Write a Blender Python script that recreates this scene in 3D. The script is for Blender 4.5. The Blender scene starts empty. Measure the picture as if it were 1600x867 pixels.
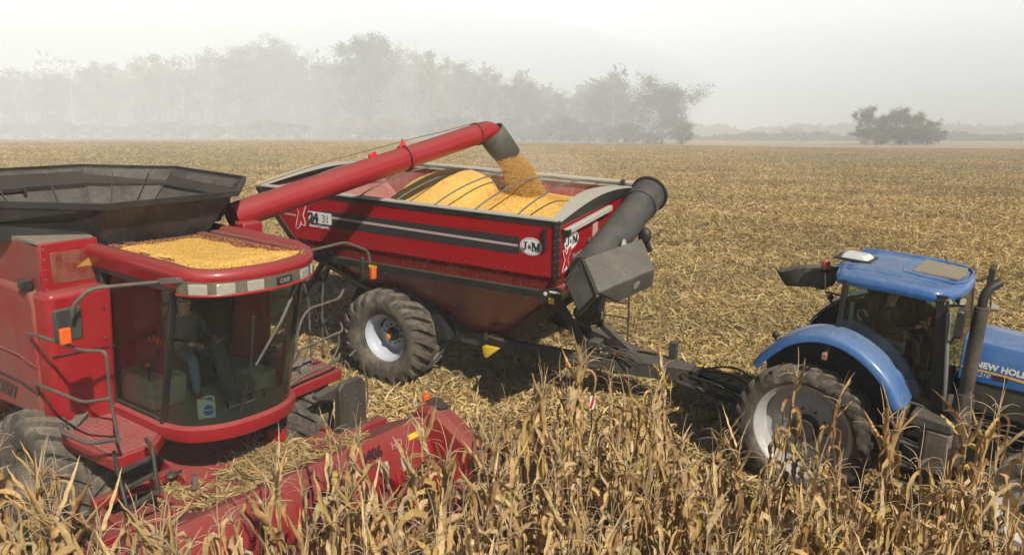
import bpy, bmesh, math, random
import numpy as np
from mathutils import Vector, Matrix

R = math.radians
rng = random.Random(7)
np.random.seed(11)
scene = bpy.context.scene
C = scene.collection

# ------------------------------------------------------------------ camera
F_PX, CAM_H, HORIZON = 1250.0, 6.03, 207.0          # focal length in pixels of the 1600 px photograph
TILT = math.atan((433 - HORIZON) / F_PX)
cam_d = bpy.data.cameras.new('camera')
cam = bpy.data.objects.new('camera', cam_d); C.objects.link(cam)
cam_d.sensor_width = 36.0; cam_d.lens = 36.0 * F_PX / 1600.0
cam_d.clip_start = 0.1; cam_d.clip_end = 6000
cam.location = (0, 0, CAM_H); cam.rotation_euler = (math.pi / 2 - TILT, 0, 0)
scene.camera = cam

# ------------------------------------------------------------------ light, sky, exposure
SUN_AZ, SUN_EL = R(27), R(38)                        # the light travels to the left (-x) and away (+y)
Ldir = Vector((-math.sin(SUN_AZ) * math.cos(SUN_EL), math.cos(SUN_AZ) * math.cos(SUN_EL), -math.sin(SUN_EL)))
sun_d = bpy.data.lights.new('sun', 'SUN'); sun_d.energy = 5.0; sun_d.angle = R(0.6); sun_d.color = (1.0, 0.93, 0.82)
sun = bpy.data.objects.new('sun', sun_d); C.objects.link(sun)
sun.rotation_euler = Ldir.to_track_quat('-Z', 'Y').to_euler(); sun.location = (20, -40, 40)

w = bpy.data.worlds.new('World'); scene.world = w; w.use_nodes = True
nt = w.node_tree; nt.nodes.clear()
out = nt.nodes.new('ShaderNodeOutputWorld')
sky = nt.nodes.new('ShaderNodeTexSky'); sky.sky_type = 'NISHITA'; sky.sun_disc = False
sky.sun_elevation = SUN_EL; sky.sun_rotation = math.atan2(-Ldir.x, -Ldir.y); sky.dust_density = 0.4; sky.air_density = 0.8
bg1 = nt.nodes.new('ShaderNodeBackground'); bg1.inputs[1].default_value = 0.05
nt.links.new(sky.outputs[0], bg1.inputs[0])
# milky overcast band low in the sky: greyer at the horizon, white above, giving way to the blue overhead
tc = nt.nodes.new('ShaderNodeTexCoord'); sep = nt.nodes.new('ShaderNodeSeparateXYZ')
nt.links.new(tc.outputs['Generated'], sep.inputs[0])
cr = nt.nodes.new('ShaderNodeValToRGB'); e = cr.color_ramp.elements
e[0].position = 0.0; e[0].color = (0.50, 0.55, 0.58, 1)
e[1].position = 0.13; e[1].color = (0.88, 0.89, 0.89, 1)
m = cr.color_ramp.elements.new(0.085); m.color = (0.74, 0.775, 0.795, 1)
nt.links.new(sep.outputs[2], cr.inputs[0])
bg2 = nt.nodes.new('ShaderNodeBackground'); bg2.inputs[1].default_value = 1.55
nt.links.new(cr.outputs[0], bg2.inputs[0])
mr = nt.nodes.new('ShaderNodeMapRange'); mr.interpolation_type = 'SMOOTHSTEP'
mr.inputs['From Min'].default_value = 0.18; mr.inputs['From Max'].default_value = 0.24
nt.links.new(sep.outputs[2], mr.inputs['Value'])
mx = nt.nodes.new('ShaderNodeMixShader')
nt.links.new(mr.outputs[0], mx.inputs[0]); nt.links.new(bg2.outputs[0], mx.inputs[1]); nt.links.new(bg1.outputs[0], mx.inputs[2])
nt.links.new(mx.outputs[0], out.inputs[0])

scene.view_settings.view_transform = 'Standard'; scene.view_settings.look = 'None'
scene.view_settings.exposure = 0.0; scene.view_settings.gamma = 1.0
scene.render.engine = 'CYCLES'
cy = scene.cycles
cy.use_denoising = True; cy.max_bounces = 7; cy.diffuse_bounces = 3; cy.glossy_bounces = 3
cy.transmission_bounces = 6; cy.transparent_max_bounces = 12; cy.volume_bounces = 3
cy.caustics_reflective = False; cy.caustics_refractive = False

# ------------------------------------------------------------------ frames of the three machines (x forward, y to its left, z up)
GX, GY = -0.023, 0.081                               # slope of the field near the machines

def ground_h(x, y):
    x = np.asarray(x, float); y = np.asarray(y, float)
    near = GY * np.minimum(y, 22.0)
    far = np.where(y > 22, 2.72 * (1 - np.exp(-(np.maximum(y, 22) - 22) / 33.0)), 0)
    fall = np.where(y > 260, -1.6 * (1 - np.exp(-(np.maximum(y, 260) - 260) / 200.0)), 0)
    side = np.where(x > 0, GX * 60 * np.tanh(x / 60.0), GX * 22 * np.tanh(x / 22.0))
    return near + far + fall + side

def machine_frame(x, y, a, z=0.0, ep=0.0, er=0.0):
    p = -(GX * math.cos(a) - GY * math.sin(a)) + ep
    r = GX * math.sin(a) + GY * math.cos(a) + er
    f = Vector((math.cos(a) * math.cos(p), -math.sin(a) * math.cos(p), -math.sin(p)))
    l = Vector((math.sin(a) * math.cos(r), math.cos(a) * math.cos(r), math.sin(r)))
    l = (l - f * f.dot(l)).normalized(); u = f.cross(l)
    M = Matrix(((f.x, l.x, u.x, x), (f.y, l.y, u.y, y), (f.z, l.z, u.z, GX * x + GY * y + z), (0, 0, 0, 1)))
    return M
COMB = machine_frame(-5.302, 11.026, 0.609, 0.0, -0.007, -0.034)
CART = machine_frame(-2.152, 14.637, 0.487, 0.0, 0.0, 0.032)
TRAC = machine_frame(4.10, 10.999, 0.659, 0.0, 0.01, 0.003)

def site(M, px, py, ax, val):
    """survey: where the sight line of the photograph's pixel meets the plane ax = val of a machine, in that machine's metres"""
    x = (px - 800) / F_PX; y = (py - 433) / F_PX
    d = Vector((x, math.cos(TILT) - y * math.sin(TILT), -math.sin(TILT) - y * math.cos(TILT)))
    Mi = M.inverted(); a = Mi @ Vector((0, 0, CAM_H)); b = Mi.to_3x3() @ d
    i = 'uvw'.index(ax); t = (val - a[i]) / b[i]
    return a + b * t

# ------------------------------------------------------------------ materials
MATS = {}
def nodes_of(name):
    m = bpy.data.materials.new(name); m.use_nodes = True
    return m, m.node_tree, m.node_tree.nodes['Principled BSDF']

def mix_rgb(nt, fac, a, b):
    n = nt.nodes.new('ShaderNodeMix'); n.data_type = 'RGBA'
    for s, v in ((n.inputs[0], fac), (n.inputs[6], a), (n.inputs[7], b)):
        if hasattr(v, 'is_linked') or hasattr(v, 'links'): nt.links.new(v, s)
        elif isinstance(v, (tuple, list)): s.default_value = (*v[:3], 1)
        else: s.default_value = v
    return n.outputs[2]

def math_n(nt, op, a, b=None, clamp=False):
    n = nt.nodes.new('ShaderNodeMath'); n.operation = op; n.use_clamp = clamp
    for i, v in enumerate((a, b)):
        if v is None: continue
        if hasattr(v, 'links'): nt.links.new(v, n.inputs[i])
        else: n.inputs[i].default_value = v
    return n.outputs[0]

def noise(nt, scale, detail=4, rough=0.6, coord='Object'):
    t = nt.nodes.new('ShaderNodeTexCoord'); n = nt.nodes.new('ShaderNodeTexNoise')
    n.inputs['Scale'].default_value = scale; n.inputs['Detail'].default_value = detail; n.inputs['Roughness'].default_value = rough
    nt.links.new(t.outputs[coord], n.inputs['Vector'])
    return n.outputs['Fac']

def maprange(nt, v, a, b, c=0.0, d=1.0):
    n = nt.nodes.new('ShaderNodeMapRange'); nt.links.new(v, n.inputs['Value'])
    n.inputs['From Min'].default_value = a; n.inputs['From Max'].default_value = b
    n.inputs['To Min'].default_value = c; n.inputs['To Max'].default_value = d
    return n.outputs[0]

def paint(name, col, rough=0.4, metal=0.0, dust=0.4, dustcol=(0.36, 0.27, 0.19), top=0.5, var=0.25, scale=2.0, bump=0.02, coat=0.0):
    """paint or plastic with settled field dust: more on faces that lie flat, broken up by noise"""
    if name in MATS: return MATS[name]
    m, nt, b = nodes_of(name)
    n1 = noise(nt, scale, 6, 0.65); n2 = noise(nt, scale * 9, 5, 0.7)
    base = mix_rgb(nt, math_n(nt, 'MULTIPLY', n1, var), col, tuple(c * 0.5 for c in col))
    geo = nt.nodes.new('ShaderNodeNewGeometry'); sp = nt.nodes.new('ShaderNodeSeparateXYZ'); nt.links.new(geo.outputs['Normal'], sp.inputs[0])
    up = maprange(nt, sp.outputs[2], 0.2, 1.0, 0.0, top)
    patch = maprange(nt, n1, 0.35, 0.7, 0.0, dust)
    fine = maprange(nt, n2, 0.3, 0.75, 0.5, 1.15)
    f = math_n(nt, 'MULTIPLY', math_n(nt, 'ADD', up, patch), fine, True)
    st_t = nt.nodes.new('ShaderNodeTexCoord'); st_m = nt.nodes.new('ShaderNodeMapping'); st_m.inputs['Scale'].default_value = (7, 7, 0.7); nt.links.new(st_t.outputs['Object'], st_m.inputs['Vector'])
    st_n = nt.nodes.new('ShaderNodeTexNoise'); st_n.inputs['Scale'].default_value = 2.2; st_n.inputs['Detail'].default_value = 5; nt.links.new(st_m.outputs[0], st_n.inputs['Vector'])
    f = math_n(nt, 'ADD', f, maprange(nt, st_n.outputs['Fac'], 0.5, 0.75, 0.0, 0.38 * dust), True)
    colr = mix_rgb(nt, f, base, dustcol)
    nt.links.new(colr, b.inputs['Base Color'])
    rr = maprange(nt, f, 0.0, 0.7, rough, 0.85); nt.links.new(rr, b.inputs['Roughness'])
    b.inputs['Metallic'].default_value = metal
    if coat: b.inputs['Coat Weight'].default_value = coat; b.inputs['Coat Roughness'].default_value = 0.15
    if bump:
        bn = nt.nodes.new('ShaderNodeBump'); bn.inputs['Strength'].default_value = 0.35; bn.inputs['Distance'].default_value = bump
        nt.links.new(n2, bn.inputs['Height']); nt.links.new(bn.outputs[0], b.inputs['Normal'])
    MATS[name] = m; return m

def plain(name, col, rough=0.5, metal=0.0, emit=None):
    if name in MATS: return MATS[name]
    m, nt, b = nodes_of(name)
    n1 = noise(nt, 14, 4, 0.6)
    nt.links.new(mix_rgb(nt, maprange(nt, n1, 0.3, 0.7, 0, 0.3), col, tuple(c * 0.6 for c in col)), b.inputs['Base Color'])
    b.inputs['Roughness'].default_value = rough; b.inputs['Metallic'].default_value = metal
    MATS[name] = m; return m

def tinted_glass(name, tint, gloss=0.12, film=0.1, filmcol=(0.3, 0.28, 0.22)):
    m = bpy.data.materials.new(name); m.use_nodes = True; nt = m.node_tree; nt.nodes.clear()
    o = nt.nodes.new('ShaderNodeOutputMaterial'); tr = nt.nodes.new('ShaderNodeBsdfTransparent'); tr.inputs[0].default_value = (*tint, 1)
    gl = nt.nodes.new('ShaderNodeBsdfGlossy'); gl.inputs['Roughness'].default_value = 0.04; gl.inputs[0].default_value = (1, 1, 1, 1)
    df = nt.nodes.new('ShaderNodeBsdfDiffuse'); df.inputs[0].default_value = (*filmcol, 1)
    fr = nt.nodes.new('ShaderNodeFresnel'); fr.inputs[0].default_value = 1.5
    a = nt.nodes.new('ShaderNodeMixShader'); b = nt.nodes.new('ShaderNodeMixShader')
    n1 = noise(nt, 5, 6, 0.7)
    nt.links.new(maprange(nt, n1, 0.3, 0.75, film * 0.4, film), a.inputs[0]); nt.links.new(tr.outputs[0], a.inputs[1]); nt.links.new(df.outputs[0], a.inputs[2])
    nt.links.new(math_n(nt, 'ADD', math_n(nt, 'MULTIPLY', fr.outputs[0], 0.9), gloss * 0.2), b.inputs[0])
    nt.links.new(a.outputs[0], b.inputs[1]); nt.links.new(gl.outputs[0], b.inputs[2]); nt.links.new(b.outputs[0], o.inputs[0])
    return m

def attr_mat(name, rough=0.75, transl=0.0, spec=0.3, patch=False, soil=0.35):
    """albedo from the 'tint' attribute: each straw, leaf or kernel has its own colour, the lowest corn leaves with shade mixed in"""
    m, nt, b = nodes_of(name)
    if patch: pg = nt.nodes.new('ShaderNodeNewGeometry'); pmap = nt.nodes.new('ShaderNodeMapping'); pmap.inputs['Rotation'].default_value = (0, 0, 0.55); pmap.inputs['Scale'].default_value = (0.16, 0.50, 0.2); nt.links.new(pg.outputs['Position'], pmap.inputs['Vector'])
    at = nt.nodes.new('ShaderNodeAttribute'); at.attribute_name = 'tint'
    n1 = noise(nt, 22, 3, 0.6)
    col = mix_rgb(nt, maprange(nt, n1, 0.3, 0.75, 0.0, soil), at.outputs['Color'], (0.12, 0.075, 0.035))
    if patch:   # rows, tracks and damp patches of the field
        pn = nt.nodes.new('ShaderNodeTexNoise'); pn.inputs['Scale'].default_value = 1.0; pn.inputs['Detail'].default_value = 4; nt.links.new(pmap.outputs[0], pn.inputs['Vector'])
        pw_ = nt.nodes.new('ShaderNodeTexNoise'); pw_.inputs['Scale'].default_value = 0.045; pw_.inputs['Detail'].default_value = 3; nt.links.new(pg.outputs['Position'], pw_.inputs['Vector'])
        col = mix_rgb(nt, maprange(nt, pn.outputs['Fac'], 0.46, 0.64, 0.0, 0.45), col, (0.21, 0.145, 0.07))
        col = mix_rgb(nt, maprange(nt, pw_.outputs['Fac'], 0.48, 0.64, 0.0, 0.38), col, (0.27, 0.25, 0.12))
    nt.links.new(col, b.inputs['Base Color']); b.inputs['Roughness'].default_value = rough
    b.inputs['Specular IOR Level'].default_value = spec
    if transl:
        o = nt.nodes['Material Output']; t = nt.nodes.new('ShaderNodeBsdfTranslucent'); nt.links.new(col, t.inputs[0])
        mxs = nt.nodes.new('ShaderNodeMixShader'); mxs.inputs[0].default_value = transl
        nt.links.new(b.outputs[0], mxs.inputs[1]); nt.links.new(t.outputs[0], mxs.inputs[2]); nt.links.new(mxs.outputs[0], o.inputs[0])
    MATS[name] = m; return m

# ------------------------------------------------------------------ object helpers
def tag(o, label=None, cat=None, group=None, kind=None):
    if label: o['label'] = label
    if cat: o['category'] = cat
    if group: o['group'] = group
    if kind: o['kind'] = kind
    return o

def empty(name, M=None, loc=None):
    o = bpy.data.objects.new(name, None); C.objects.link(o); o.empty_display_size = 0.3
    if M is not None: o.matrix_world = M
    if loc is not None: o.location = loc
    return o

class MB:
    """collects shapes in one mesh; build() links them as one object"""
    def __init__(s): s.v = []; s.f = []
    def add(s, vs, fs):
        n = len(s.v); s.v.extend([tuple(p) for p in vs]); s.f.extend([tuple(i + n for i in f) for f in fs]); return s
    def box(s, c, d, rot=None):
        hx, hy, hz = d[0] / 2, d[1] / 2, d[2] / 2
        vs = [Vector((x, y, z)) for x in (-hx, hx) for y in (-hy, hy) for z in (-hz, hz)]
        if rot is not None: vs = [rot @ p for p in vs]
        c = Vector(c); vs = [p + c for p in vs]
        return s.add(vs, [(0, 1, 3, 2), (4, 6, 7, 5), (0, 4, 5, 1), (2, 3, 7, 6), (0, 2, 6, 4), (1, 5, 7, 3)])
    def hexa(s, b, t):
        """b, t: four bottom and four top corners in the same order"""
        return s.add(list(b) + list(t), [(3, 2, 1, 0), (4, 5, 6, 7), (0, 1, 5, 4), (1, 2, 6, 5), (2, 3, 7, 6), (3, 0, 4, 7)])
    def beam(s, p0, p1, w, h, up=(0, 0, 1)):
        p0 = Vector(p0); p1 = Vector(p1); d = (p1 - p0).normalized(); up = Vector(up)
        sd = d.cross(up)
        if sd.length < 1e-4: sd = d.cross(Vector((0, 1, 0)))
        sd.normalize(); u = sd.cross(d).normalized()
        a = [p0 + sd * x * w / 2 + u * y * h / 2 for x, y in ((-1, -1), (1, -1), (1, 1), (-1, 1))]
        b = [p1 + sd * x * w / 2 + u * y * h / 2 for x, y in ((-1, -1), (1, -1), (1, 1), (-1, 1))]
        return s.add(a + b, [(3, 2, 1, 0), (4, 5, 6, 7), (0, 1, 5, 4), (1, 2, 6, 5), (2, 3, 7, 6), (3, 0, 4, 7)])
    def prism(s, poly, off):
        """poly: coplanar points, extruded by the vector off"""
        n = len(poly); off = Vector(off); a = [Vector(p) for p in poly]; b = [p + off for p in a]
        return s.add(a + b, [tuple(range(n))[::-1], tuple(range(n, 2 * n))] + [(i, (i + 1) % n, n + (i + 1) % n, n + i) for i in range(n)])
    def tube(s, pts, r, n=8, cap=True):
        pts = [Vector(p) for p in pts]; rs = r if isinstance(r, (list, tuple)) else [r] * len(pts)
        rings = []; prev = None
        for i, p in enumerate(pts):
            d = (pts[min(i + 1, len(pts) - 1)] - pts[max(i - 1, 0)]).normalized()
            if prev is None: a = d.orthogonal().normalized()
            else: a = (prev - d * prev.dot(d)); a = a.normalized() if a.length > 1e-5 else d.orthogonal().normalized()
            prev = a; b = d.cross(a)
            rings.append([p + (a * math.cos(t) + b * math.sin(t)) * rs[i] for t in [2 * math.pi * k / n for k in range(n)]])
        vs = [q for g in rings for q in g]; fs = []
        for i in range(len(rings) - 1):
            for k in range(n): fs.append((i * n + k, i * n + (k + 1) % n, (i + 1) * n + (k + 1) % n, (i + 1) * n + k))
        if cap: fs.append(tuple(range(n))[::-1]); fs.append(tuple(range((len(rings) - 1) * n, len(rings) * n)))
        return s.add(vs, fs)
    def lathe(s, prof, c, axis='y', n=40, a0=0.0, a1=2 * math.pi):
        """prof: (radius, along axis); turned about the axis through c"""
        full = abs(a1 - a0 - 2 * math.pi) < 1e-6; m_ = n if full else n + 1
        vs = []; c = Vector(c)
        for r, h in prof:
            for k in range(m_):
                t = a0 + (a1 - a0) * k / n
                if axis == 'y': vs.append(c + Vector((r * math.cos(t), h, r * math.sin(t))))
                elif axis == 'z': vs.append(c + Vector((r * math.cos(t), r * math.sin(t), h)))
                else: vs.append(c + Vector((h, r * math.cos(t), r * math.sin(t))))
        fs = []
        for i in range(len(prof) - 1):
            for k in range(n): 
                k2 = (k + 1) % m_
                fs.append((i * m_ + k, i * m_ + k2, (i + 1) * m_ + k2, (i + 1) * m_ + k))
        return s.add(vs, fs)
    def loft(s, rings, closed=True, caps=False):
        n = len(rings[0]); vs = [p for g in rings for p in g]; fs = []
        for i in range(len(rings) - 1):
            for k in range(n if closed else n - 1): fs.append((i * n + k, i * n + (k + 1) % n, (i + 1) * n + (k + 1) % n, (i + 1) * n + k))
        if caps: fs.append(tuple(range(n))[::-1]); fs.append(tuple(range((len(rings) - 1) * n, len(rings) * n)))
        return s.add(vs, fs)
    def ball(s, c, r, seg=10, rings=6, sc=(1, 1, 1)):
        c = Vector(c); prof = []
        vs = [c + Vector((0, 0, -r * sc[2]))]
        for i in range(1, rings):
            t = -math.pi / 2 + math.pi * i / rings
            for k in range(seg):
                a = 2 * math.pi * k / seg
                vs.append(c + Vector((r * sc[0] * math.cos(t) * math.cos(a), r * sc[1] * math.cos(t) * math.sin(a), r * sc[2] * math.sin(t))))
        vs.append(c + Vector((0, 0, r * sc[2]))); fs = []
        for k in range(seg): fs.append((0, 1 + (k + 1) % seg, 1 + k))
        for i in range(rings - 2):
            for k in range(seg): fs.append((1 + i * seg + k, 1 + i * seg + (k + 1) % seg, 1 + (i + 1) * seg + (k + 1) % seg, 1 + (i + 1) * seg + k))
        L = len(vs) - 1
        for k in range(seg): fs.append((L, 1 + (rings - 2) * seg + k, 1 + (rings - 2) * seg + (k + 1) % seg))
        return s.add(vs, fs)
    def hull(s, pts):
        bm = bmesh.new(); vs = [bm.verts.new(p) for p in pts]; r = bmesh.ops.convex_hull(bm, input=vs)
        for v in [v for v in bm.verts if not v.link_faces]: bm.verts.remove(v)
        bm.verts.index_update()
        s.add([v.co.copy() for v in bm.verts], [[v.index for v in f.verts] for f in bm.faces]); bm.free(); return s
    def build(s, name, mat, parent=None, bevel=0.0, smooth=35, seg=2, normals=True, thick=0.0):
        me = bpy.data.meshes.new(name); me.from_pydata(s.v, [], s.f); me.validate()
        if normals:
            bm = bmesh.new(); bm.from_mesh(me); bmesh.ops.recalc_face_normals(bm, faces=bm.faces); bm.to_mesh(me); bm.free()
        o = bpy.data.objects.new(name, me); C.objects.link(o); me.materials.append(mat)
        if parent is not None: o.parent = parent
        if thick:
            t = o.modifiers.new('solid', 'SOLIDIFY'); t.thickness = thick; t.offset = 0
        if bevel:
            b = o.modifiers.new('bevel', 'BEVEL'); b.width = bevel; b.segments = seg; b.limit_method = 'ANGLE'; b.angle_limit = R(38); b.harden_normals = False
        if smooth:
            for p in me.polygons: p.use_smooth = True
            me.set_sharp_from_angle(angle=R(smooth))
        return o

def arc_pts(pts, n=6):
    """rounded path through the points (Catmull-Rom)"""
    P = [Vector(p) for p in pts]; P = [P[0] * 2 - P[1]] + P + [P[-1] * 2 - P[-2]]; out = []
    for i in range(1, len(P) - 2):
        for k in range(n):
            t = k / n
            out.append(0.5 * ((2 * P[i]) + (P[i + 1] - P[i - 1]) * t + (2 * P[i - 1] - 5 * P[i] + 4 * P[i + 1] - P[i + 2]) * t * t + (3 * P[i] - P[i - 1] - 3 * P[i + 1] + P[i + 2]) * t ** 3))
    out.append(P[-2]); return out

def round_path(pts, r=0.08, n=5):
    """straight runs with bent corners, like bent steel tube"""
    P = [Vector(p) for p in pts]; out = [P[0]]
    for i in range(1, len(P) - 1):
        a = (P[i - 1] - P[i]); b = (P[i + 1] - P[i]); q = min(r, a.length * 0.45, b.length * 0.45)
        A = P[i] + a.normalized() * q; B = P[i] + b.normalized() * q
        for k in range(n + 1):
            t = k / n; out.append(A * (1 - t) ** 2 + P[i] * 2 * t * (1 - t) + B * t * t)
    out.append(P[-1]); return out

def text(name, body, size, origin, xd, yd, mat, parent, off=0.0, shear=0.0, spacing=1.0, depth=0.002):
    cu = bpy.data.curves.new(name, 'FONT'); cu.body = body; cu.size = size; cu.offset = off; cu.shear = shear
    cu.extrude = depth; cu.space_character = spacing; cu.resolution_u = 3
    t = bpy.data.objects.new(name, cu); C.objects.link(t)
    bpy.context.view_layer.update()
    me = bpy.data.meshes.new_from_object(t.evaluated_get(bpy.context.evaluated_depsgraph_get()))
    bpy.data.objects.remove(t)
    me.name = name; me.materials.clear(); me.materials.append(mat)
    o = bpy.data.objects.new(name, me); C.objects.link(o)
    xd = Vector(xd).normalized(); yd = Vector(yd); yd = (yd - xd * yd.dot(xd)).normalized(); zd = xd.cross(yd)
    M = Matrix(((xd.x, yd.x, zd.x, origin[0]), (xd.y, yd.y, zd.y, origin[1]), (xd.z, yd.z, zd.z, origin[2]), (0, 0, 0, 1)))
    if parent is not None: o.parent = parent
    o.matrix_local = M
    return o

def quick_mesh(name, co, loops, nper, tint, mat):
    """co (n,3); faces all with nper corners; tint (faces,3) written per corner"""
    me = bpy.data.meshes.new(name); nf = len(loops) // nper
    me.vertices.add(len(co)); me.vertices.foreach_set('co', np.asarray(co, np.float32).ravel())
    me.loops.add(len(loops)); me.loops.foreach_set('vertex_index', np.asarray(loops, np.int32))
    me.polygons.add(nf); me.polygons.foreach_set('loop_start', np.arange(0, len(loops), nper, dtype=np.int32))
    me.update(calc_edges=True)
    if tint is not None:
        a = me.attributes.new('tint', 'FLOAT_COLOR', 'FACE')
        c = np.ones((nf, 4), np.float32); c[:, :3] = tint; a.data.foreach_set('color', c.ravel())
    me.materials.append(mat)
    return me

# paints
RED = paint('red_paint', (0.31, 0.004, 0.010), 0.32, 0, 0.16, (0.29, 0.11, 0.085), 0.55, 0.25, 1.6, 0.004, 0.25)
RED_DUSTY = paint('dusty_red_paint', (0.28, 0.010, 0.016), 0.55, 0, 1.0, (0.22, 0.105, 0.07), 0.6, 0.2, 0.9, 0.004)
CRED = paint('cart_red_paint', (0.34, 0.003, 0.008), 0.30, 0, 0.05, (0.36, 0.15, 0.10), 0.35, 0.2, 1.2, 0.003, 0.4)
CREDIN = paint('cart_inner_red', (0.30, 0.05, 0.045), 0.6, 0, 0.8, (0.42, 0.28, 0.24), 0.35, 0.2, 1.0, 0.003)
BLACK = paint('black_paint', (0.014, 0.013, 0.012), 0.42, 0, 0.22, (0.12, 0.10, 0.07), 0.40, 0.3, 2.5, 0.004)
DKGREY = paint('grey_steel', (0.035, 0.033, 0.03), 0.45, 0.0, 0.35, (0.16, 0.135, 0.095), 0.5, 0.3, 3, 0.004)
PIPE = paint('pipe_paint', (0.075, 0.068, 0.055), 0.4, 0, 0.5, (0.22, 0.18, 0.13), 0.4, 0.3, 6, 0.002)
RUBBER = paint('tyre_rubber', (0.03, 0.027, 0.023), 0.85, 0, 0.9, (0.21, 0.175, 0.125), 0.5, 0.3, 4.0, 0.01)
RUBBER_B = paint('black_rubber', (0.014, 0.014, 0.014), 0.7, 0, 0.25, (0.13, 0.11, 0.08), 0.35, 0.3, 4.0, 0.006)
RAIL = paint('pale_rail', (0.40, 0.39, 0.34), 0.6, 0, 0.5, (0.50, 0.45, 0.36), 0.5, 0.2, 4, 0.002)
BLUE = paint('blue_paint', (0.016, 0.110, 0.34), 0.28, 0, 0.22, (0.26, 0.31, 0.36), 0.50, 0.2, 1.4, 0.003, 0.5)
ALU = paint('rim_silver', (0.52, 0.52, 0.51), 0.4, 0.1, 0.55, (0.22, 0.19, 0.145), 0.3, 0.15, 3, 0.002)
RIMW = paint('rim_white', (0.50, 0.54, 0.62), 0.4, 0.0, 0.2, (0.36, 0.32, 0.27), 0.25, 0.15, 3, 0.002)
WHITE = plain('white_plastic', (0.72, 0.72, 0.68), 0.5)
CREAM = plain('lettering_white', (0.74, 0.74, 0.70), 0.5)
LETGREY = plain('lettering_grey', (0.10, 0.095, 0.09), 0.5)
HRED = paint('header_red', (0.29, 0.004, 0.009), 0.42, 0, 0.28, (0.21, 0.10, 0.07), 0.55, 0.3, 1.3, 0.004)
ORANGE = plain('orange_plastic', (0.75, 0.13, 0.02), 0.35)
YELLOW = plain('yellow_sticker', (0.80, 0.55, 0.03), 0.5)
STRIPE = plain('dark_stripe', (0.035, 0.03, 0.028), 0.5)
REDP = plain('bright_red', (0.62, 0.01, 0.02), 0.4)
LAMP = plain('lamp_glass', (0.36, 0.34, 0.27), 0.10)
CHROME = plain('bright_metal', (0.55, 0.54, 0.5), 0.25, 0.8)
GLASS = tinted_glass('cab_glass', (0.79, 0.90, 0.81), 0.1, 0.03)
GLASS2 = tinted_glass('tractor_glass', (0.72, 0.84, 0.74), 0.2, 0.03)
# ================================================================== THE SETTING
# ------------------------------------------------------------------ ground sheet
def ground():
    xs = np.concatenate([-np.geomspace(2600, 34, 34), np.linspace(-32, 40, 73), np.geomspace(42, 3000, 36)])
    ys = np.concatenate([np.linspace(-60, -4, 8), np.linspace(-2, 48, 60), np.geomspace(50, 3200, 60)])
    X, Y = np.meshgrid(xs, ys); Z = ground_h(X, Y) - 0.02
    nx, ny = len(xs), len(ys)
    co = np.stack([X.ravel(), Y.ravel(), Z.ravel()], 1)
    i = np.arange(nx * (ny - 1)).reshape(ny - 1, nx)[:, :-1].ravel()
    lp = np.stack([i, i + 1, i + nx + 1, i + nx], 1).ravel()
    m, nt, b = nodes_of('stubble_ground')
    n1 = noise(nt, 0.06, 5, 0.6); n2 = noise(nt, 1.3, 6, 0.7); n3 = noise(nt, 9.0, 4, 0.75)
    soil = mix_rgb(nt, n2, (0.24, 0.18, 0.095), (0.38, 0.30, 0.17))
    straw = mix_rgb(nt, n3, (0.48, 0.38, 0.22), (0.70, 0.59, 0.38))
    c = mix_rgb(nt, maprange(nt, n2, 0.36, 0.52), soil, straw)
    c = mix_rgb(nt, maprange(nt, n1, 0.45, 0.7, 0.0, 0.35), c, (0.30, 0.27, 0.14))
    # coarse flecks stay visible where single straws are too small to see
    vt = nt.nodes.new('ShaderNodeTexVoronoi'); vt.inputs['Scale'].default_value = 4.5; t = nt.nodes.new('ShaderNodeTexCoord')
    nt.links.new(t.outputs['Object'], vt.inputs['Vector'])
    hs = nt.nodes.new('ShaderNodeSeparateColor'); nt.links.new(vt.outputs['Color'], hs.inputs[0])
    c = mix_rgb(nt, maprange(nt, hs.outputs[0], 0.55, 1.0, 0.0, 0.55), c, (0.60, 0.48, 0.30))
    c = mix_rgb(nt, maprange(nt, hs.outputs[1], 0.7, 1.0, 0.0, 0.6), c, (0.24, 0.18, 0.10))
    nt.links.new(c, b.inputs['Base Color']); b.inputs['Roughness'].default_value = 0.95
    b.inputs['Specular IOR Level'].default_value = 0.1
    bn = nt.nodes.new('ShaderNodeBump'); bn.inputs['Strength'].default_value = 0.9; bn.inputs['Distance'].default_value = 0.12
    nt.links.new(math_n(nt, 'ADD', n2, n3), bn.inputs['Height']); nt.links.new(bn.outputs[0], b.inputs['Normal'])
    me = quick_mesh('ground', co, lp, 4, None, m)
    o = bpy.data.objects.new('ground', me); C.objects.link(o); tag(o, kind='structure')
    for p in me.polygons: p.use_smooth = True
ground()

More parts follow.
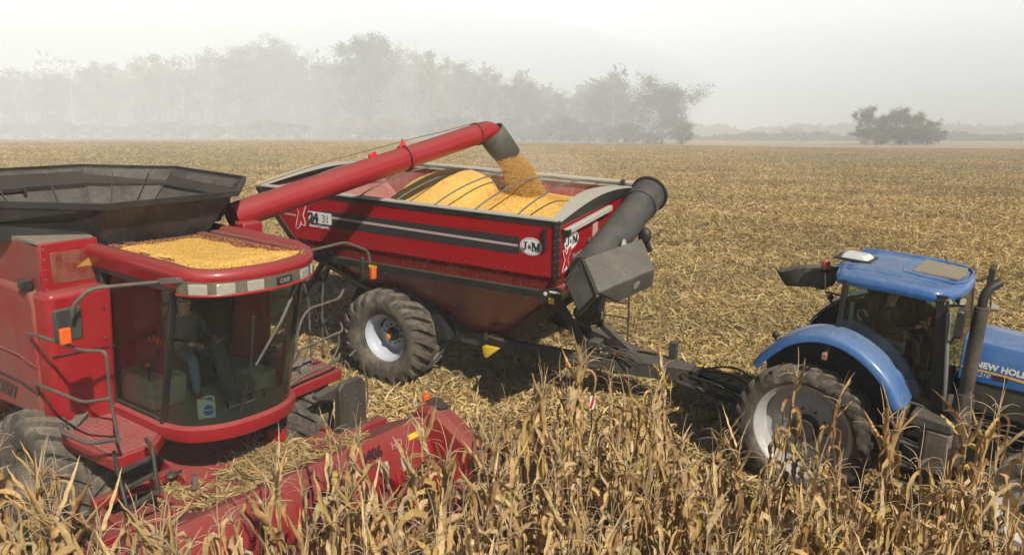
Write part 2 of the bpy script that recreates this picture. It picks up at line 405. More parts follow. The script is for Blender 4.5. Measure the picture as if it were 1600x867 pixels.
# ------------------------------------------------------------------ loose crop residue
STRAWM = attr_mat('dry_residue', 0.8, 0.12, 0.25, True)
def straw_tints(n, rs):
    pal = np.array([(0.64, 0.46, 0.19), (0.54, 0.37, 0.135), (0.74, 0.59, 0.31), (0.38, 0.25, 0.095), (0.58, 0.39, 0.14), (0.24, 0.15, 0.065), (0.36, 0.32, 0.12), (0.68, 0.51, 0.25)])
    pr = np.array([.22, .2, .15, .14, .12, .08, .03, .06])
    t = pal[rs.choice(len(pal), n, p=pr)] * rs.uniform(0.78, 1.42, (n, 1))
    return t
def straw_sheet(n, half, rs, lmin=0.12, lmax=0.5, wmin=0.012, wmax=0.045, zmax=0.10, up=0.25, pos=None, segs=3):
    """n bent strips lying about; returns co, loops, tints"""
    if pos is None:
        px = rs.uniform(-half, half, n); py = rs.uniform(-half, half, n); pz = rs.uniform(0.0, zmax, n) * rs.uniform(0.2, 1, n)
    else: px, py, pz = pos
    L = rs.uniform(lmin, lmax, n); W = rs.uniform(wmin, wmax, n); a = rs.uniform(0, 2 * np.pi, n)
    pit = rs.normal(0, up, n); cv = rs.normal(0, 0.9, n); bd = rs.normal(-0.5, 0.8, n); rl = rs.normal(0, 0.7, n)
    S = segs + 1; co = np.zeros((n, S, 2, 3)); p = np.stack([px, py, pz], 1)
    for k in range(S):
        t = k / segs - 0.5
        ang = a + cv * t; pt = pit + bd * t
        d = np.stack([np.cos(ang) * np.cos(pt), np.sin(ang) * np.cos(pt), np.sin(pt)], 1)
        if k: p = p + d * (L / segs)[:, None]
        sd = np.stack([-np.sin(ang) * np.cos(rl + t), np.cos(ang) * np.cos(rl + t), np.sin(rl + t)], 1)
        wk = W * (0.35 + 0.65 * np.sin(np.pi * min(max(k / segs, 0.12), 0.9)))
        co[:, k, 0] = p - sd * wk[:, None] / 2; co[:, k, 1] = p + sd * wk[:, None] / 2
    base = (np.arange(n) * S * 2)[:, None]
    q = np.array([[2 * k, 2 * k + 1, 2 * k + 3, 2 * k + 2] for k in range(segs)]).ravel()[None]
    return co.reshape(-1, 3), (base + q).ravel(), np.repeat(straw_tints(n, rs), segs, 0)

def residue():
    patches = bpy.data.collections.new('residue_patches')
    for i in range(7):
        rs = np.random.RandomState(50 + i)
        a = straw_sheet(7600, 2.15, rs, 0.07, 0.40, 0.009, 0.042, 0.10, 0.32)
        # cut stubs standing in their rows
        n = 70; pos = (rs.uniform(-2, 2, n), rs.choice([-1.52, -.76, 0, .76, 1.52], n) + rs.normal(0, .06, n), np.zeros(n))
        b = straw_sheet(n, 2, rs, 0.12, 0.30, 0.02, 0.03, 0, 0.3, pos)
        co2 = b[0].reshape(n, -1, 3); c0 = co2[:, :1].copy(); d = co2 - c0; nz = np.abs(d[..., 0]) + np.abs(d[..., 1])
        d[..., 2] = nz * 0.9; d[..., 0] *= 0.35; d[..., 1] *= 0.35; co2 = (c0 + d).reshape(-1, 3)
        co = np.concatenate([a[0], co2]); lp = np.concatenate([a[1], b[1] + len(a[0])]); ti = np.concatenate([a[2], b[2]])
        me = quick_mesh('residue_patch', co, lp, 4, ti, STRAWM)
        patches.objects.link(bpy.data.objects.new('residue_patch', me))
    pts = []; rot = []; scl = []
    y = 4.0
    while y < 140:
        st = 3.7
        half = y * 0.68 + 6; x = -half
        while x < half:
            s = st / 3.7
            jx = x + rng.uniform(-.4, .4); jy = y + rng.uniform(-.4, .4)
            h = float(ground_h(jx, jy)); e_ = 1.5
            gx = (float(ground_h(jx + e_, jy)) - float(ground_h(jx - e_, jy))) / (2 * e_)
            gy = (float(ground_h(jx, jy + e_)) - float(ground_h(jx, jy - e_))) / (2 * e_)
            n = Vector((-gx, -gy, 1)).normalized()
            q = n.to_track_quat('Z', 'Y') @ Matrix.Rotation(0.55 + rng.choice([0, math.pi]) + rng.uniform(-.15, .15), 3, 'Z').to_quaternion()
            pts.append((jx, jy, h - 0.015)); rot.append(tuple(q.to_euler())); scl.append(s )
            x += st
        y += st
    me = bpy.data.meshes.new('crop_residue'); me.from_pydata(pts, [], [])
    a = me.attributes.new('rot', 'FLOAT_VECTOR', 'POINT'); a.data.foreach_set('vector', np.array(rot, np.float32).ravel())
    a = me.attributes.new('scl', 'FLOAT', 'POINT'); a.data.foreach_set('value', np.array(scl, np.float32))
    o = bpy.data.objects.new('crop_residue', me); C.objects.link(o); tag(o, kind='stuff', label='chopped dry corn leaves and stalks littering the harvested field')
    g = bpy.data.node_groups.new('scatter', 'GeometryNodeTree')
    g.interface.new_socket('Geometry', in_out='INPUT', socket_type='NodeSocketGeometry'); g.interface.new_socket('Geometry', in_out='OUTPUT', socket_type='NodeSocketGeometry')
    gi = g.nodes.new('NodeGroupInput'); go = g.nodes.new('NodeGroupOutput'); ip = g.nodes.new('GeometryNodeInstanceOnPoints')
    ci = g.nodes.new('GeometryNodeCollectionInfo'); ci.inputs['Collection'].default_value = patches
    ci.inputs['Separate Children'].default_value = True; ci.inputs['Reset Children'].default_value = True
    na = g.nodes.new('GeometryNodeInputNamedAttribute'); na.data_type = 'FLOAT_VECTOR'; na.inputs[0].default_value = 'rot'
    ns = g.nodes.new('GeometryNodeInputNamedAttribute'); ns.data_type = 'FLOAT'; ns.inputs[0].default_value = 'scl'
    g.links.new(gi.outputs[0], ip.inputs['Points']); g.links.new(ci.outputs[0], ip.inputs['Instance']); ip.inputs['Pick Instance'].default_value = True
    g.links.new(na.outputs[0], ip.inputs['Rotation']); g.links.new(ns.outputs[0], ip.inputs['Scale']); g.links.new(ip.outputs[0], go.inputs[0])
    md = o.modifiers.new('scatter', 'NODES'); md.node_group = g
residue()

# a thicker swath of husks behind the header and beside the cart
def swath():
    rs = np.random.RandomState(5); P = []
    n = 9000
    for cx, cy, sx, sy, h in ((-2.2, 12.6, 1.5, 1.1, 0.28), (0.4, 12.4, 1.7, 0.9, 0.24), (-1.4, 10.9, 1.3, .8, 0.22), (2.4, 11.6, 1.6, 0.8, 0.2)):
        x = rs.normal(cx, sx, n // 4); y = rs.normal(cy, sy, n // 4)
        g = np.exp(-((x - cx) / sx) ** 2 / 2 - ((y - cy) / sy) ** 2 / 2)
        z = ground_h(x, y) + h * g * rs.uniform(0.2, 1, len(x)) * (0.6 + 0.4 * np.sin(x * 3.1) * np.cos(y * 2.3))
        P.append((x, y, z))
    pos = tuple(np.concatenate([p[i] for p in P]) for i in range(3))
    co, lp, ti = straw_sheet(len(pos[0]), 1, rs, 0.12, 0.42, 0.015, 0.055, 0, 0.4, pos)
    o = bpy.data.objects.new('husk_swath', quick_mesh('husk_swath', co, lp, 4, ti * 1.05, STRAWM)); C.objects.link(o)
    tag(o, kind='stuff', label='thick swath of pale shredded husks on the ground beside the cart')
swath()

def weeds():
    rs = np.random.RandomState(9); XS = []
    for px, py, n, s in ((515, 600, 260, .35), (640, 690, 200, .3), (905, 660, 120, .25), (1240, 330, 200, .6), (1330, 300, 200, .7), (1000, 470, 160, .4), (180, 820, 160, .3), (1130, 360, 150, .6)):
        d = Vector(((px - 800) / F_PX, math.cos(TILT) - (py - 433) / F_PX * math.sin(TILT), -math.sin(TILT) - (py - 433) / F_PX * math.cos(TILT)))
        t = 1.0
        while CAM_H + d.z * t > float(ground_h(d.x * t, d.y * t)) and t < 200: t += 0.1
        XS.append((rs.normal(d.x * t, s, n), rs.normal(d.y * t, s, n)))
    x = np.concatenate([a for a, b in XS]); y = np.concatenate([b for a, b in XS]); n = len(x)
    co, lp, ti = straw_sheet(n, 1, rs, 0.10, 0.26, 0.006, 0.016, 0, 0.2, (x, y, ground_h(x, y)))
    c = co.reshape(n, -1, 3); c0 = c[:, :1].copy(); d = c - c0; d[..., 2] = (np.abs(d[..., 0]) + np.abs(d[..., 1])) * 0.8; d[..., :2] *= .5
    co = (c0 + d).reshape(-1, 3)
    ti = np.tile(np.array([[0.10, 0.16, 0.045]]), (len(ti), 1)) * rs.uniform(.7, 1.5, (len(ti), 1))
    o = bpy.data.objects.new('weeds', quick_mesh('weeds', co, lp, 4, ti, STRAWM)); C.objects.link(o)
    tag(o, kind='stuff', label='small tufts of green weeds among the dry residue')
weeds()

# ------------------------------------------------------------------ trees
BARK = paint('bark', (0.17, 0.145, 0.12), 0.9, 0, 0.2, (0.3, 0.28, 0.24), 0.1, 0.4, 3, 0.02)
PALEBARK = paint('pale_bark', (0.48, 0.45, 0.40), 0.85, 0, 0.1, (0.3, 0.28, 0.24), 0.1, 0.5, 2, 0.02)
LEAFM = attr_mat('foliage', 0.8, 0.25, 0.2)

def leaf_quads(cen, size, rs, tints):
    n = len(cen); v1 = rs.normal(size=(n, 3)); v1 /= np.linalg.norm(v1, axis=1)[:, None]
    v2 = rs.normal(size=(n, 3)); v2 -= v1 * (v1 * v2).sum(1)[:, None]; v2 /= np.linalg.norm(v2, axis=1)[:, None]
    s = size * rs.uniform(0.5, 1.3, (n, 1)); v1 = v1 * s; v2 = v2 * s * rs.uniform(.5, .9, (n, 1))
    co = np.stack([cen - v1, cen + v2 * .8, cen + v1, cen - v2 * .8], 1).reshape(-1, 3)
    return co, np.arange(4 * n), tints

def limbs_of(h, spread, rs, n_main=7, low=0.25, bare=False):
    """trunk and limbs of a tree of height h: returns MB, limb ends"""
    mb = MB(); lean = rs.normal(0, 0.03, 2); r0 = h * 0.016 + 0.05
    tr = [(lean[0] * z * h + math.sin(z * 5 + rs.uniform(0, 1)) * 0.1, lean[1] * z * h, z * h * (0.95 if bare else 0.86)) for z in np.linspace(0, 1, 7)]
    mb.tube(tr, [r0 * (1 - 0.85 * z) for z in np.linspace(0, 1, 7)], 7)
    ends = []
    for k in range(n_main):
        z = low + (0.86 - low) * (k + rs.uniform(0, .8)) / n_main; a = k * 2.4 + rs.uniform(-.4, .4)
        b = Vector(tr[min(6, int(z * 7))]); b.z = z * h * 0.9
        ln = spread * (1.05 - 0.55 * abs(z - 0.45) / 0.5) * rs.uniform(.75, 1.1); up = rs.uniform(0.5, 1.0) + (0.5 if bare else 0)
        e1 = b + Vector((math.cos(a) * ln * .5, math.sin(a) * ln * .5, ln * .38 * up)); e2 = b + Vector((math.cos(a + .2) * ln, math.sin(a + .2) * ln, ln * .8 * up))
        rr = r0 * 0.42 * (1.1 - z)
        mb.tube([b, e1, e2], [rr, rr * .65, rr * .2], 5); ends += [e1, e2]
        for j in range(4 if bare else 3):
            t = rs.uniform(.35, .95); p = b.lerp(e1, t * 2) if t < .5 else e1.lerp(e2, t * 2 - 1)
            a2 = a + rs.uniform(-1.3, 1.3); l2 = ln * rs.uniform(.3, .6)
            q = p + Vector((math.cos(a2) * l2, math.sin(a2) * l2, l2 * rs.uniform(.3, 1.1))); mb.tube([p, p.lerp(q, .5) + Vector((0, 0, .05 * l2)), q], [rr * .4, rr * .25, rr * .1], 4); ends.append(q)
            if bare:
                for i in range(4):
                    p2 = p.lerp(q, rs.uniform(.3, 1)); a3 = a2 + rs.uniform(-1.2, 1.2); l3 = l2 * rs.uniform(.3, .6)
                    mb.tube([p2, p2 + Vector((math.cos(a3) * l3, math.sin(a3) * l3, l3 * rs.uniform(.4, 1.2)))], [rr * .2, rr * .06], 3)
    ends.append(Vector(tr[-1]))
    return mb, ends

def crown_of(ends, h, spread, rs, nleaf, tone, size=0.24, clump=1.0, fill=0.35, body=(.56, .40)):
    cen = []; ti = []
    extra = int(len(ends) * fill)
    E_ = [np.array(e) for e in ends]
    for k in range(extra):
        a = E_[rs.randint(len(E_))]; b = E_[rs.randint(len(E_))]; E_.append(a * .6 + b * .4)
    for k in range(int(10 + spread * 3)):    # clumps through the body of the crown
        a_ = rs.uniform(0, 6.28); zz = rs.uniform(-1, 1); rr_ = math.sqrt(1 - zz * zz) * rs.uniform(.35, .95); E_.append(np.array([math.cos(a_) * rr_ * spread, math.sin(a_) * rr_ * spread, h * (body[0] + body[1] * zz)]))
    per = nleaf // len(E_)
    for e_ in E_:
        rad = clump * rs.uniform(.55, 1.25) * spread * 0.26
        c = e_ + rs.normal(size=(per, 3)) * np.array([rad, rad, rad * .72]) * .62
        cen.append(c); t = np.array(tone) * rs.uniform(.7, 1.3) * rs.uniform(.8, 1.2, (per, 1))
        t = t + np.array([0.02, 0.01, 0]) * rs.uniform(-1, 1.6); ti.append(np.clip(t, .01, 1))
    cen = np.concatenate(cen); ti = np.concatenate(ti); k = cen[:, 2] > 0.25; cen = cen[k]; ti = ti[k]
    return leaf_quads(cen, size, rs, ti)

def tree_kind(name, h, spread, tone, nleaf, seed, bark=None, bare=False, low=0.25, clump=1.0, label='', cat='tree', n_main=8, size=0.26, group=None, body=(.56, .40)):
    rs = np.random.RandomState(seed); mb, ends = limbs_of(h, spread, rs, n_main, low, bare)
    root = empty(name); tag(root, label, cat, group)
    mb.build('trunk', bark or BARK, root, smooth=60)
    if nleaf:
        co, lp, ti = crown_of(ends, h, spread, rs, int(nleaf * 1.7), tone, size * .72, clump, .35, body)
        me = quick_mesh('crown', co, lp, 4, ti, LEAFM); c = bpy.data.objects.new('crown', me); C.objects.link(c); c.parent = root
    return root

def copy_tree(o, parent=None):
    kids = [k for k in o.children]
    c = o.copy(); C.objects.link(c)
    if parent is not None: c.parent = parent; c.matrix_parent_inverse = o.matrix_parent_inverse.copy()
    for k in kids: copy_tree(k, c)
    return c

WG = 'trees along the edge of the woods'
KINDS = {
 'bushy': tree_kind('broadleaf_tree', 9.0, 4.6, (0.18, 0.19, 0.11), 6500, 41, label='bushy tree', low=0.08, body=(.46, .46), size=.22),
 'bushytan': tree_kind('broadleaf_tree', 9.0, 4.4, (0.20, 0.165, 0.08), 6500, 42, label='bushy tree', low=0.08, body=(.46, .46), size=.22),
 'grey': tree_kind('broadleaf_tree', 20, 4.6, (0.17, 0.185, 0.10), 5200, 1, label='tall grey-green leafy tree standing in the hazy edge of the woods', group=WG),
 'dark': tree_kind('broadleaf_tree', 18, 4.2, (0.085, 0.115, 0.05), 5600, 2, label='dark green dense tree standing in the hazy edge of the woods', group=WG, clump=1.1),
 'tan': tree_kind('broadleaf_tree', 16, 3.9, (0.27, 0.19, 0.10), 4200, 3, label='brownish tan autumn tree standing in the hazy edge of the woods', group=WG),
 'gold': tree_kind('broadleaf_tree', 13, 3.6, (0.36, 0.29, 0.09), 4000, 4, label='pale yellow autumn tree standing in the hazy edge of the woods', group=WG),
 'bare': tree_kind('bare_tree', 18, 3.4, (0.22, 0.18, 0.10), 500, 5, PALEBARK, True, 0.3, label='nearly bare tree with pale upright branches at the edge of the woods', group=WG, n_main=10, size=.2),
 'bare2': tree_kind('bare_tree', 16, 2.8, (0.25, 0.2, 0.11), 800, 15, BARK, True, 0.35, label='thin bare dark-stemmed tree at the edge of the woods', group=WG, n_main=9, size=.2),
 'shrub': tree_kind('shrub', 4.2, 2.3, (0.15, 0.14, 0.075), 2200, 6, label='low brown-green shrub at the foot of the woods', cat='shrub', group='shrubs at the foot of the woods', low=0.08, size=.2),
 'shrubgold': tree_kind('shrub', 4.0, 2.2, (0.42, 0.33, 0.07), 2200, 7, label='low yellow-leaved shrub at the foot of the woods', cat='shrub', group='shrubs at the foot of the woods', low=0.08, size=.2),
}
KH = {'bushy': 9.0, 'bushytan': 9.0, 'grey': 20, 'dark': 18, 'tan': 16, 'gold': 13, 'bare': 18, 'bare2': 16, 'shrub': 4.2, 'shrubgold': 4.0}
used_kind = set()
def plant_tree(kind, px, dist, top_y, wide=1.0, label=None, group='keep', cat=None):
    """a tree whose foot stands on the field at that distance, as tall as the photograph shows it"""
    x = (px - 800) / F_PX * dist * 1.0; y = dist; z = float(ground_h(x, y))
    el = (433 - top_y) / F_PX
    hgt = CAM_H + dist * math.tan(math.atan(el) - TILT) - z
    o = KINDS[kind]
    if kind in used_kind: o = copy_tree(o)
    used_kind.add(kind)
    s = hgt / (KH[kind] * 0.98); sw = s ** 0.6 * wide
    o.location = (x, y, z - .05); o.rotation_euler = (0, 0, rng.uniform(0, 6.28)); o.scale = (sw, sw, s)
    if label: o['label'] = label
    if cat: o['category'] = cat
    if group != 'keep':
        if 'group' in o.keys(): del o['group']
        if group: o['group'] = group
    return o
prof = [(-120, 110), (0, 100), (60, 105), (110, 95), (200, 92), (270, 80), (330, 85), (370, 60), (430, 50), (480, 72), (530, 95), (560, 48), (620, 45), (670, 62), (710, 95), (770, 102), (830, 118), (870, 128), (910, 122), (965, 120), (985, 150)]
def top_at(px): return float(np.interp(px, [p for p, t in prof], [t for p, t in prof]))
seq = ['grey', 'bare2', 'tan', 'bare', 'grey', 'tan', 'bare', 'grey', 'bare2', 'grey', 'dark', 'bare', 'tan', 'dark', 'gold', 'bare', 'tan', 'gold', 'bare2']
px = -110; i = 0
while px < 985:
    k = seq[i % len(seq)]
    if 550 < px < 600: k = 'dark'
    if 400 < px < 445: k = 'grey'
    if 640 < px < 665: k = 'bare'
    plant_tree(k, px, rng.uniform(152, 166), top_at(px) + rng.uniform(-6, 18), rng.uniform(.85, 1.1)); px += rng.uniform(17, 27); i += 1
px = -100
while px < 1000:
    plant_tree(rng.choice(['grey', 'tan', 'dark', 'grey', 'gold']), px, rng.uniform(172, 190), top_at(px) + rng.uniform(15, 60), 1.1); px += rng.uniform(26, 44)
px = -100
while px < 985:
    if 505 < px < 545: kind = 'shrubgold'
    else: kind = rng.choice(['shrub', 'shrub', 'shrub', 'shrubgold'] if px > 440 else ['shrub'])
    plant_tree(kind, px, rng.uniform(147, 153), rng.uniform(184, 200), rng.uniform(1.0, 1.5)); px += rng.uniform(17, 34)
# the round tree at the right end of the woods, with brush at its foot
def own(kind, px, dist, top, wide, label, cat='tree', seed=None, **kw):
    return plant_tree(kind, px, dist, top, wide, label, None, cat)
rt = tree_kind('broadleaf_tree', 12.5, 6.4, (0.13, 0.145, 0.075), 12500, 31, label='broad round-crowned tree standing apart at the right end of the woods', low=.10, n_main=13, size=.24, body=(.50, .46))
x = (1030 - 800) / F_PX * 158; z = float(ground_h(x, 158)); rt.location = (x, 158, z); rt.scale = (.92, .92, .93)
own('shrub', 985, 156, 198, 1.5, 'brown brush at the left foot of the round-crowned tree', 'shrub')
own('shrub', 1012, 154, 207, 1.5, 'tan brush in front of the round-crowned tree', 'shrub')
own('bushy', 1062, 160, 188, .75, 'small dark bushy tree at the right foot of the round-crowned tree')
own('tan', 962, 165, 112, .95, 'tall thin tan tree just left of the round-crowned tree')
# the clump standing alone in the field on the right
own('bushy', 1343, 190, 169, .52, 'leftmost and tallest bushy tree of the clump standing alone in the field')
own('bushy', 1368, 193, 181, .50, 'second tree from the left in the clump alone in the field')
own('bushy', 1396, 190, 171, .60, 'middle tree of the clump alone in the field, with a rounded top')
own('bushytan', 1424, 191, 177, .58, 'brownish tree right of the middle of the clump alone in the field')
own('bushytan', 1446, 193, 187, .5, 'rightmost leafy pale tree of the clump alone in the field')
own('shrub', 1362, 186, 200, 2.2, 'dark undergrowth at the left foot of the clump alone in the field', 'shrub')
own('shrub', 1405, 186, 200, 2.2, 'dark undergrowth at the middle foot of the clump alone in the field', 'shrub')
own('shrub', 1438, 187, 203, 2.0, 'undergrowth at the right foot of the clump alone in the field', 'shrub')
own('bare', 1458, 192, 188, .55, 'leaning dead tree at the right end of the clump alone in the field')
own('shrub', 1245, 235, 221, 2.6, 'low green mound of brush out in the open field', 'shrub')
own('bushytan', 1221, 430, 201, .9, 'left one of two small distant trees before the horizon woods')
own('bushytan', 1236, 430, 200, .9, 'right one of two small distant trees before the horizon woods')

# the depth of the woods, and the woods on the horizon
def mass(name, label, x0, x1, y0, y1, htop, hmin, n, size, tone, seed, bumps):
    rs = np.random.RandomState(seed); x = rs.uniform(x0, x1, n); y = rs.uniform(y0, y1, n)
    top = htop * (0.72 + 0.28 * np.sin(x / bumps) * np.sin(x / (bumps * .37) + 1) + 0.12 * np.sin(x / (bumps * .13)) + rs.uniform(-.12, .12, n))
    z = ground_h(x, y) + hmin + (top - hmin) * rs.uniform(0, 1, n) ** .8
    ti = np.array(tone) * rs.uniform(.6, 1.35, (n, 1)) + np.array([.05, .02, 0]) * np.clip(np.sin(x / (bumps * .8) + 2), 0, 1)[:, None]
    co, lp, ti = leaf_quads(np.stack([x, y, z], 1), size, rs, ti)
    o = bpy.data.objects.new(name, quick_mesh(name, co, lp, 4, ti, LEAFM)); C.objects.link(o); tag(o, kind='stuff', label=label)
mass('woodland', 'hazy depth of the woods behind the first trees', -150, 26, 176, 215, 16.0, 0.2, 60000, 0.60, (0.19, 0.165, 0.10), 71, 9.0)
mass('distant_woodland', 'dark line of woods along the horizon', 120, 620, 590, 640, 11.0, 0, 16000, 2.0, (0.13, 0.11, 0.065), 72, 37.0)
mass('field_edge_hedge', 'thin line of brush on the rise right of the round tree', 60, 215, 330, 345, 3.6, 0, 6000, 0.8, (0.21, 0.16, 0.09), 73, 17.0)

# ------------------------------------------------------------------ haze
def volume_mat(name, dens, col):
    m = bpy.data.materials.new(name); m.use_nodes = True; nt = m.node_tree; nt.nodes.clear()
    o = nt.nodes.new('ShaderNodeOutputMaterial'); v = nt.nodes.new('ShaderNodeVolumePrincipled')
    v.inputs['Color'].default_value = (*col, 1); v.inputs['Density'].default_value = dens; v.inputs['Anisotropy'].default_value = -0.55
    nt.links.new(v.outputs[0], o.inputs['Volume']); return m
hz = MB().box((200, 1500, 9.0), (7000, 3600, 42.0))
o = hz.build('haze', volume_mat('haze_air', 0.0008, (0.93, 0.97, 1.0)), smooth=0); tag(o, kind='stuff', label='thin pale haze lying over the whole field')
d = MB(); d.ball((-105, 148, 12), 1.0, 40, 22, (142, 62, 21)); o = d.build('dust_cloud', volume_mat('dust_air', 0.0125, (0.92, 0.965, 1.0)), smooth=60)
tag(o, kind='stuff', label='pale dust and mist drifting in front of the woods on the left')


d = MB(); d.ball((40, 330, 0), 1.0, 48, 24, (700, 300, 70)); o = d.build('mist_bank', volume_mat('mist_air', 0.0021, (0.95, 0.98, 1.0)), smooth=60)
tag(o, kind='stuff', label='thin grey-white mist over the far half of the field')
# ================================================================== MACHINES: shared builders
def tyre_mesh(Rr, width, rim_r, nl, lug_h=0.055, lug_w=0.10, sweep=0.32, skew=1):
    """farm tyre about the local y axis: carcass and chevron lugs, y from -width/2 to width/2"""
    mb = MB(); rc = Rr - lug_h; hw = width / 2
    prof = [(rim_r, -hw * .62), (rim_r + .02, -hw * .80), (rim_r + (rc - rim_r) * .35, -hw * .99), (rim_r + (rc - rim_r) * .68, -hw * 1.0), (rc - .05, -hw * .93), (rc - .012, -hw * .82), (rc, -hw * .5), (rc + .01, 0),
            (rc, hw * .5), (rc - .012, hw * .82), (rc - .05, hw * .93), (rim_r + (rc - rim_r) * .68, hw), (rim_r + (rc - rim_r) * .35, hw * .99), (rim_r + .02, hw * .80), (rim_r, hw * .62)]
    mb.lathe(prof, (0, 0, 0), 'y', 72)
    for side in (-1, 1):
        for k in range(nl):
            a0 = 2 * math.pi * (k + (0.5 if side > 0 else 0)) / nl
            secs = []
            for t in (0.0, 0.3, 0.62, 0.9, 1.06):
                y = side * hw * (0.04 * -1 + t * 0.98); ang = a0 - skew * (1 - t) * sweep
                top = Rr - 0.02 * t ** 3 - (0.10 if t > 1 else 0); bot = rc - 0.05 - (0.12 if t > 1 else 0)
                wl = lug_w * (1.0 - .15 * t) / Rr
                ring = []
                for rr, dw in ((bot, .75), (top, .5), (top, -.5), (bot, -.75)):
                    aa = ang + dw * wl
                    ring.append(Vector((rr * math.cos(aa), y, rr * math.sin(aa))))
                secs.append(ring)
            mb.loft(secs, True, True)
    return mb

def wheel(root, c, Rr, width, rim_r, nl, out, rim_mat, dish=0.25, hubmat=None, capmat=None, lug_h=.055, lug_w=.1, rot=0.0, skew=1, tyre_mat=None, name='wheel', holes=10):
    """part wheel (rim) with sub-parts tyre and hub; out = -1 outer face towards -y, +1 towards +y; c = centre of the tyre"""
    hw = width / 2; mb = MB()
    o_ = out
    prof = [(rim_r + .018, hw * .80 * o_), (rim_r + .03, hw * .74 * o_), (rim_r - .005, hw * .70 * o_), (rim_r - .02, hw * .55 * o_), (rim_r - .07, (hw * .55 - .05) * o_), (rim_r - .085, (hw * .7 - dish) * o_),
            (rim_r * .72, (hw * .7 - dish - .02) * o_), (rim_r * .55, (hw * .7 - dish + .05) * o_), (rim_r * .30, (hw * .7 - dish + .06) * o_), (.001, (hw * .7 - dish + .06) * o_)]
    mb.lathe(prof, (0, 0, 0), 'y', 56)
    mb.lathe([(rim_r - .02, -hw * .7 * o_), (rim_r - .02, hw * .55 * o_)], (0, 0, 0), 'y', 40)
    wobj = mb.build(name, rim_mat, root, smooth=40); wobj.location = c; wobj.rotation_euler = (0, rot, 0)
    t = tyre_mesh(Rr, width, rim_r, nl, lug_h, lug_w, skew=skew).build('tyre', tyre_mat or RUBBER, wobj, smooth=40)
    hb = MB(); y0 = (hw * .7 - dish + .06) * o_
    hb.lathe([(rim_r * .30, y0), (rim_r * .30, y0 + .03 * o_), (rim_r * .2, y0 + .05 * o_), (rim_r * .2, y0 + .10 * o_), (.001, y0 + .10 * o_)], (0, 0, 0), 'y', 24)
    for k in range(holes):
        a = 2 * math.pi * k / holes; hb.tube([(rim_r * .42 * math.cos(a), y0 - .01 * o_, rim_r * .42 * math.sin(a)), (rim_r * .42 * math.cos(a), y0 + .03 * o_, rim_r * .42 * math.sin(a))], .017, 6)
    hb.build('hub', hubmat or BLACK, wobj, smooth=40)
    if capmat:
        MB().lathe([(rim_r * .12, y0 + .10 * o_), (rim_r * .12, y0 + .17 * o_), (rim_r * .08, y0 + .19 * o_), (.001, y0 + .19 * o_)], (0, 0, 0), 'y', 16).build('hub_cap', capmat, wobj, smooth=40)
    return wobj

def handrail(root, pts, name='handrail', r=.019, mat=None, rr=.09):
    return MB().tube(round_path(pts, rr), r, 8).build(name, mat or PIPE, root, smooth=60)

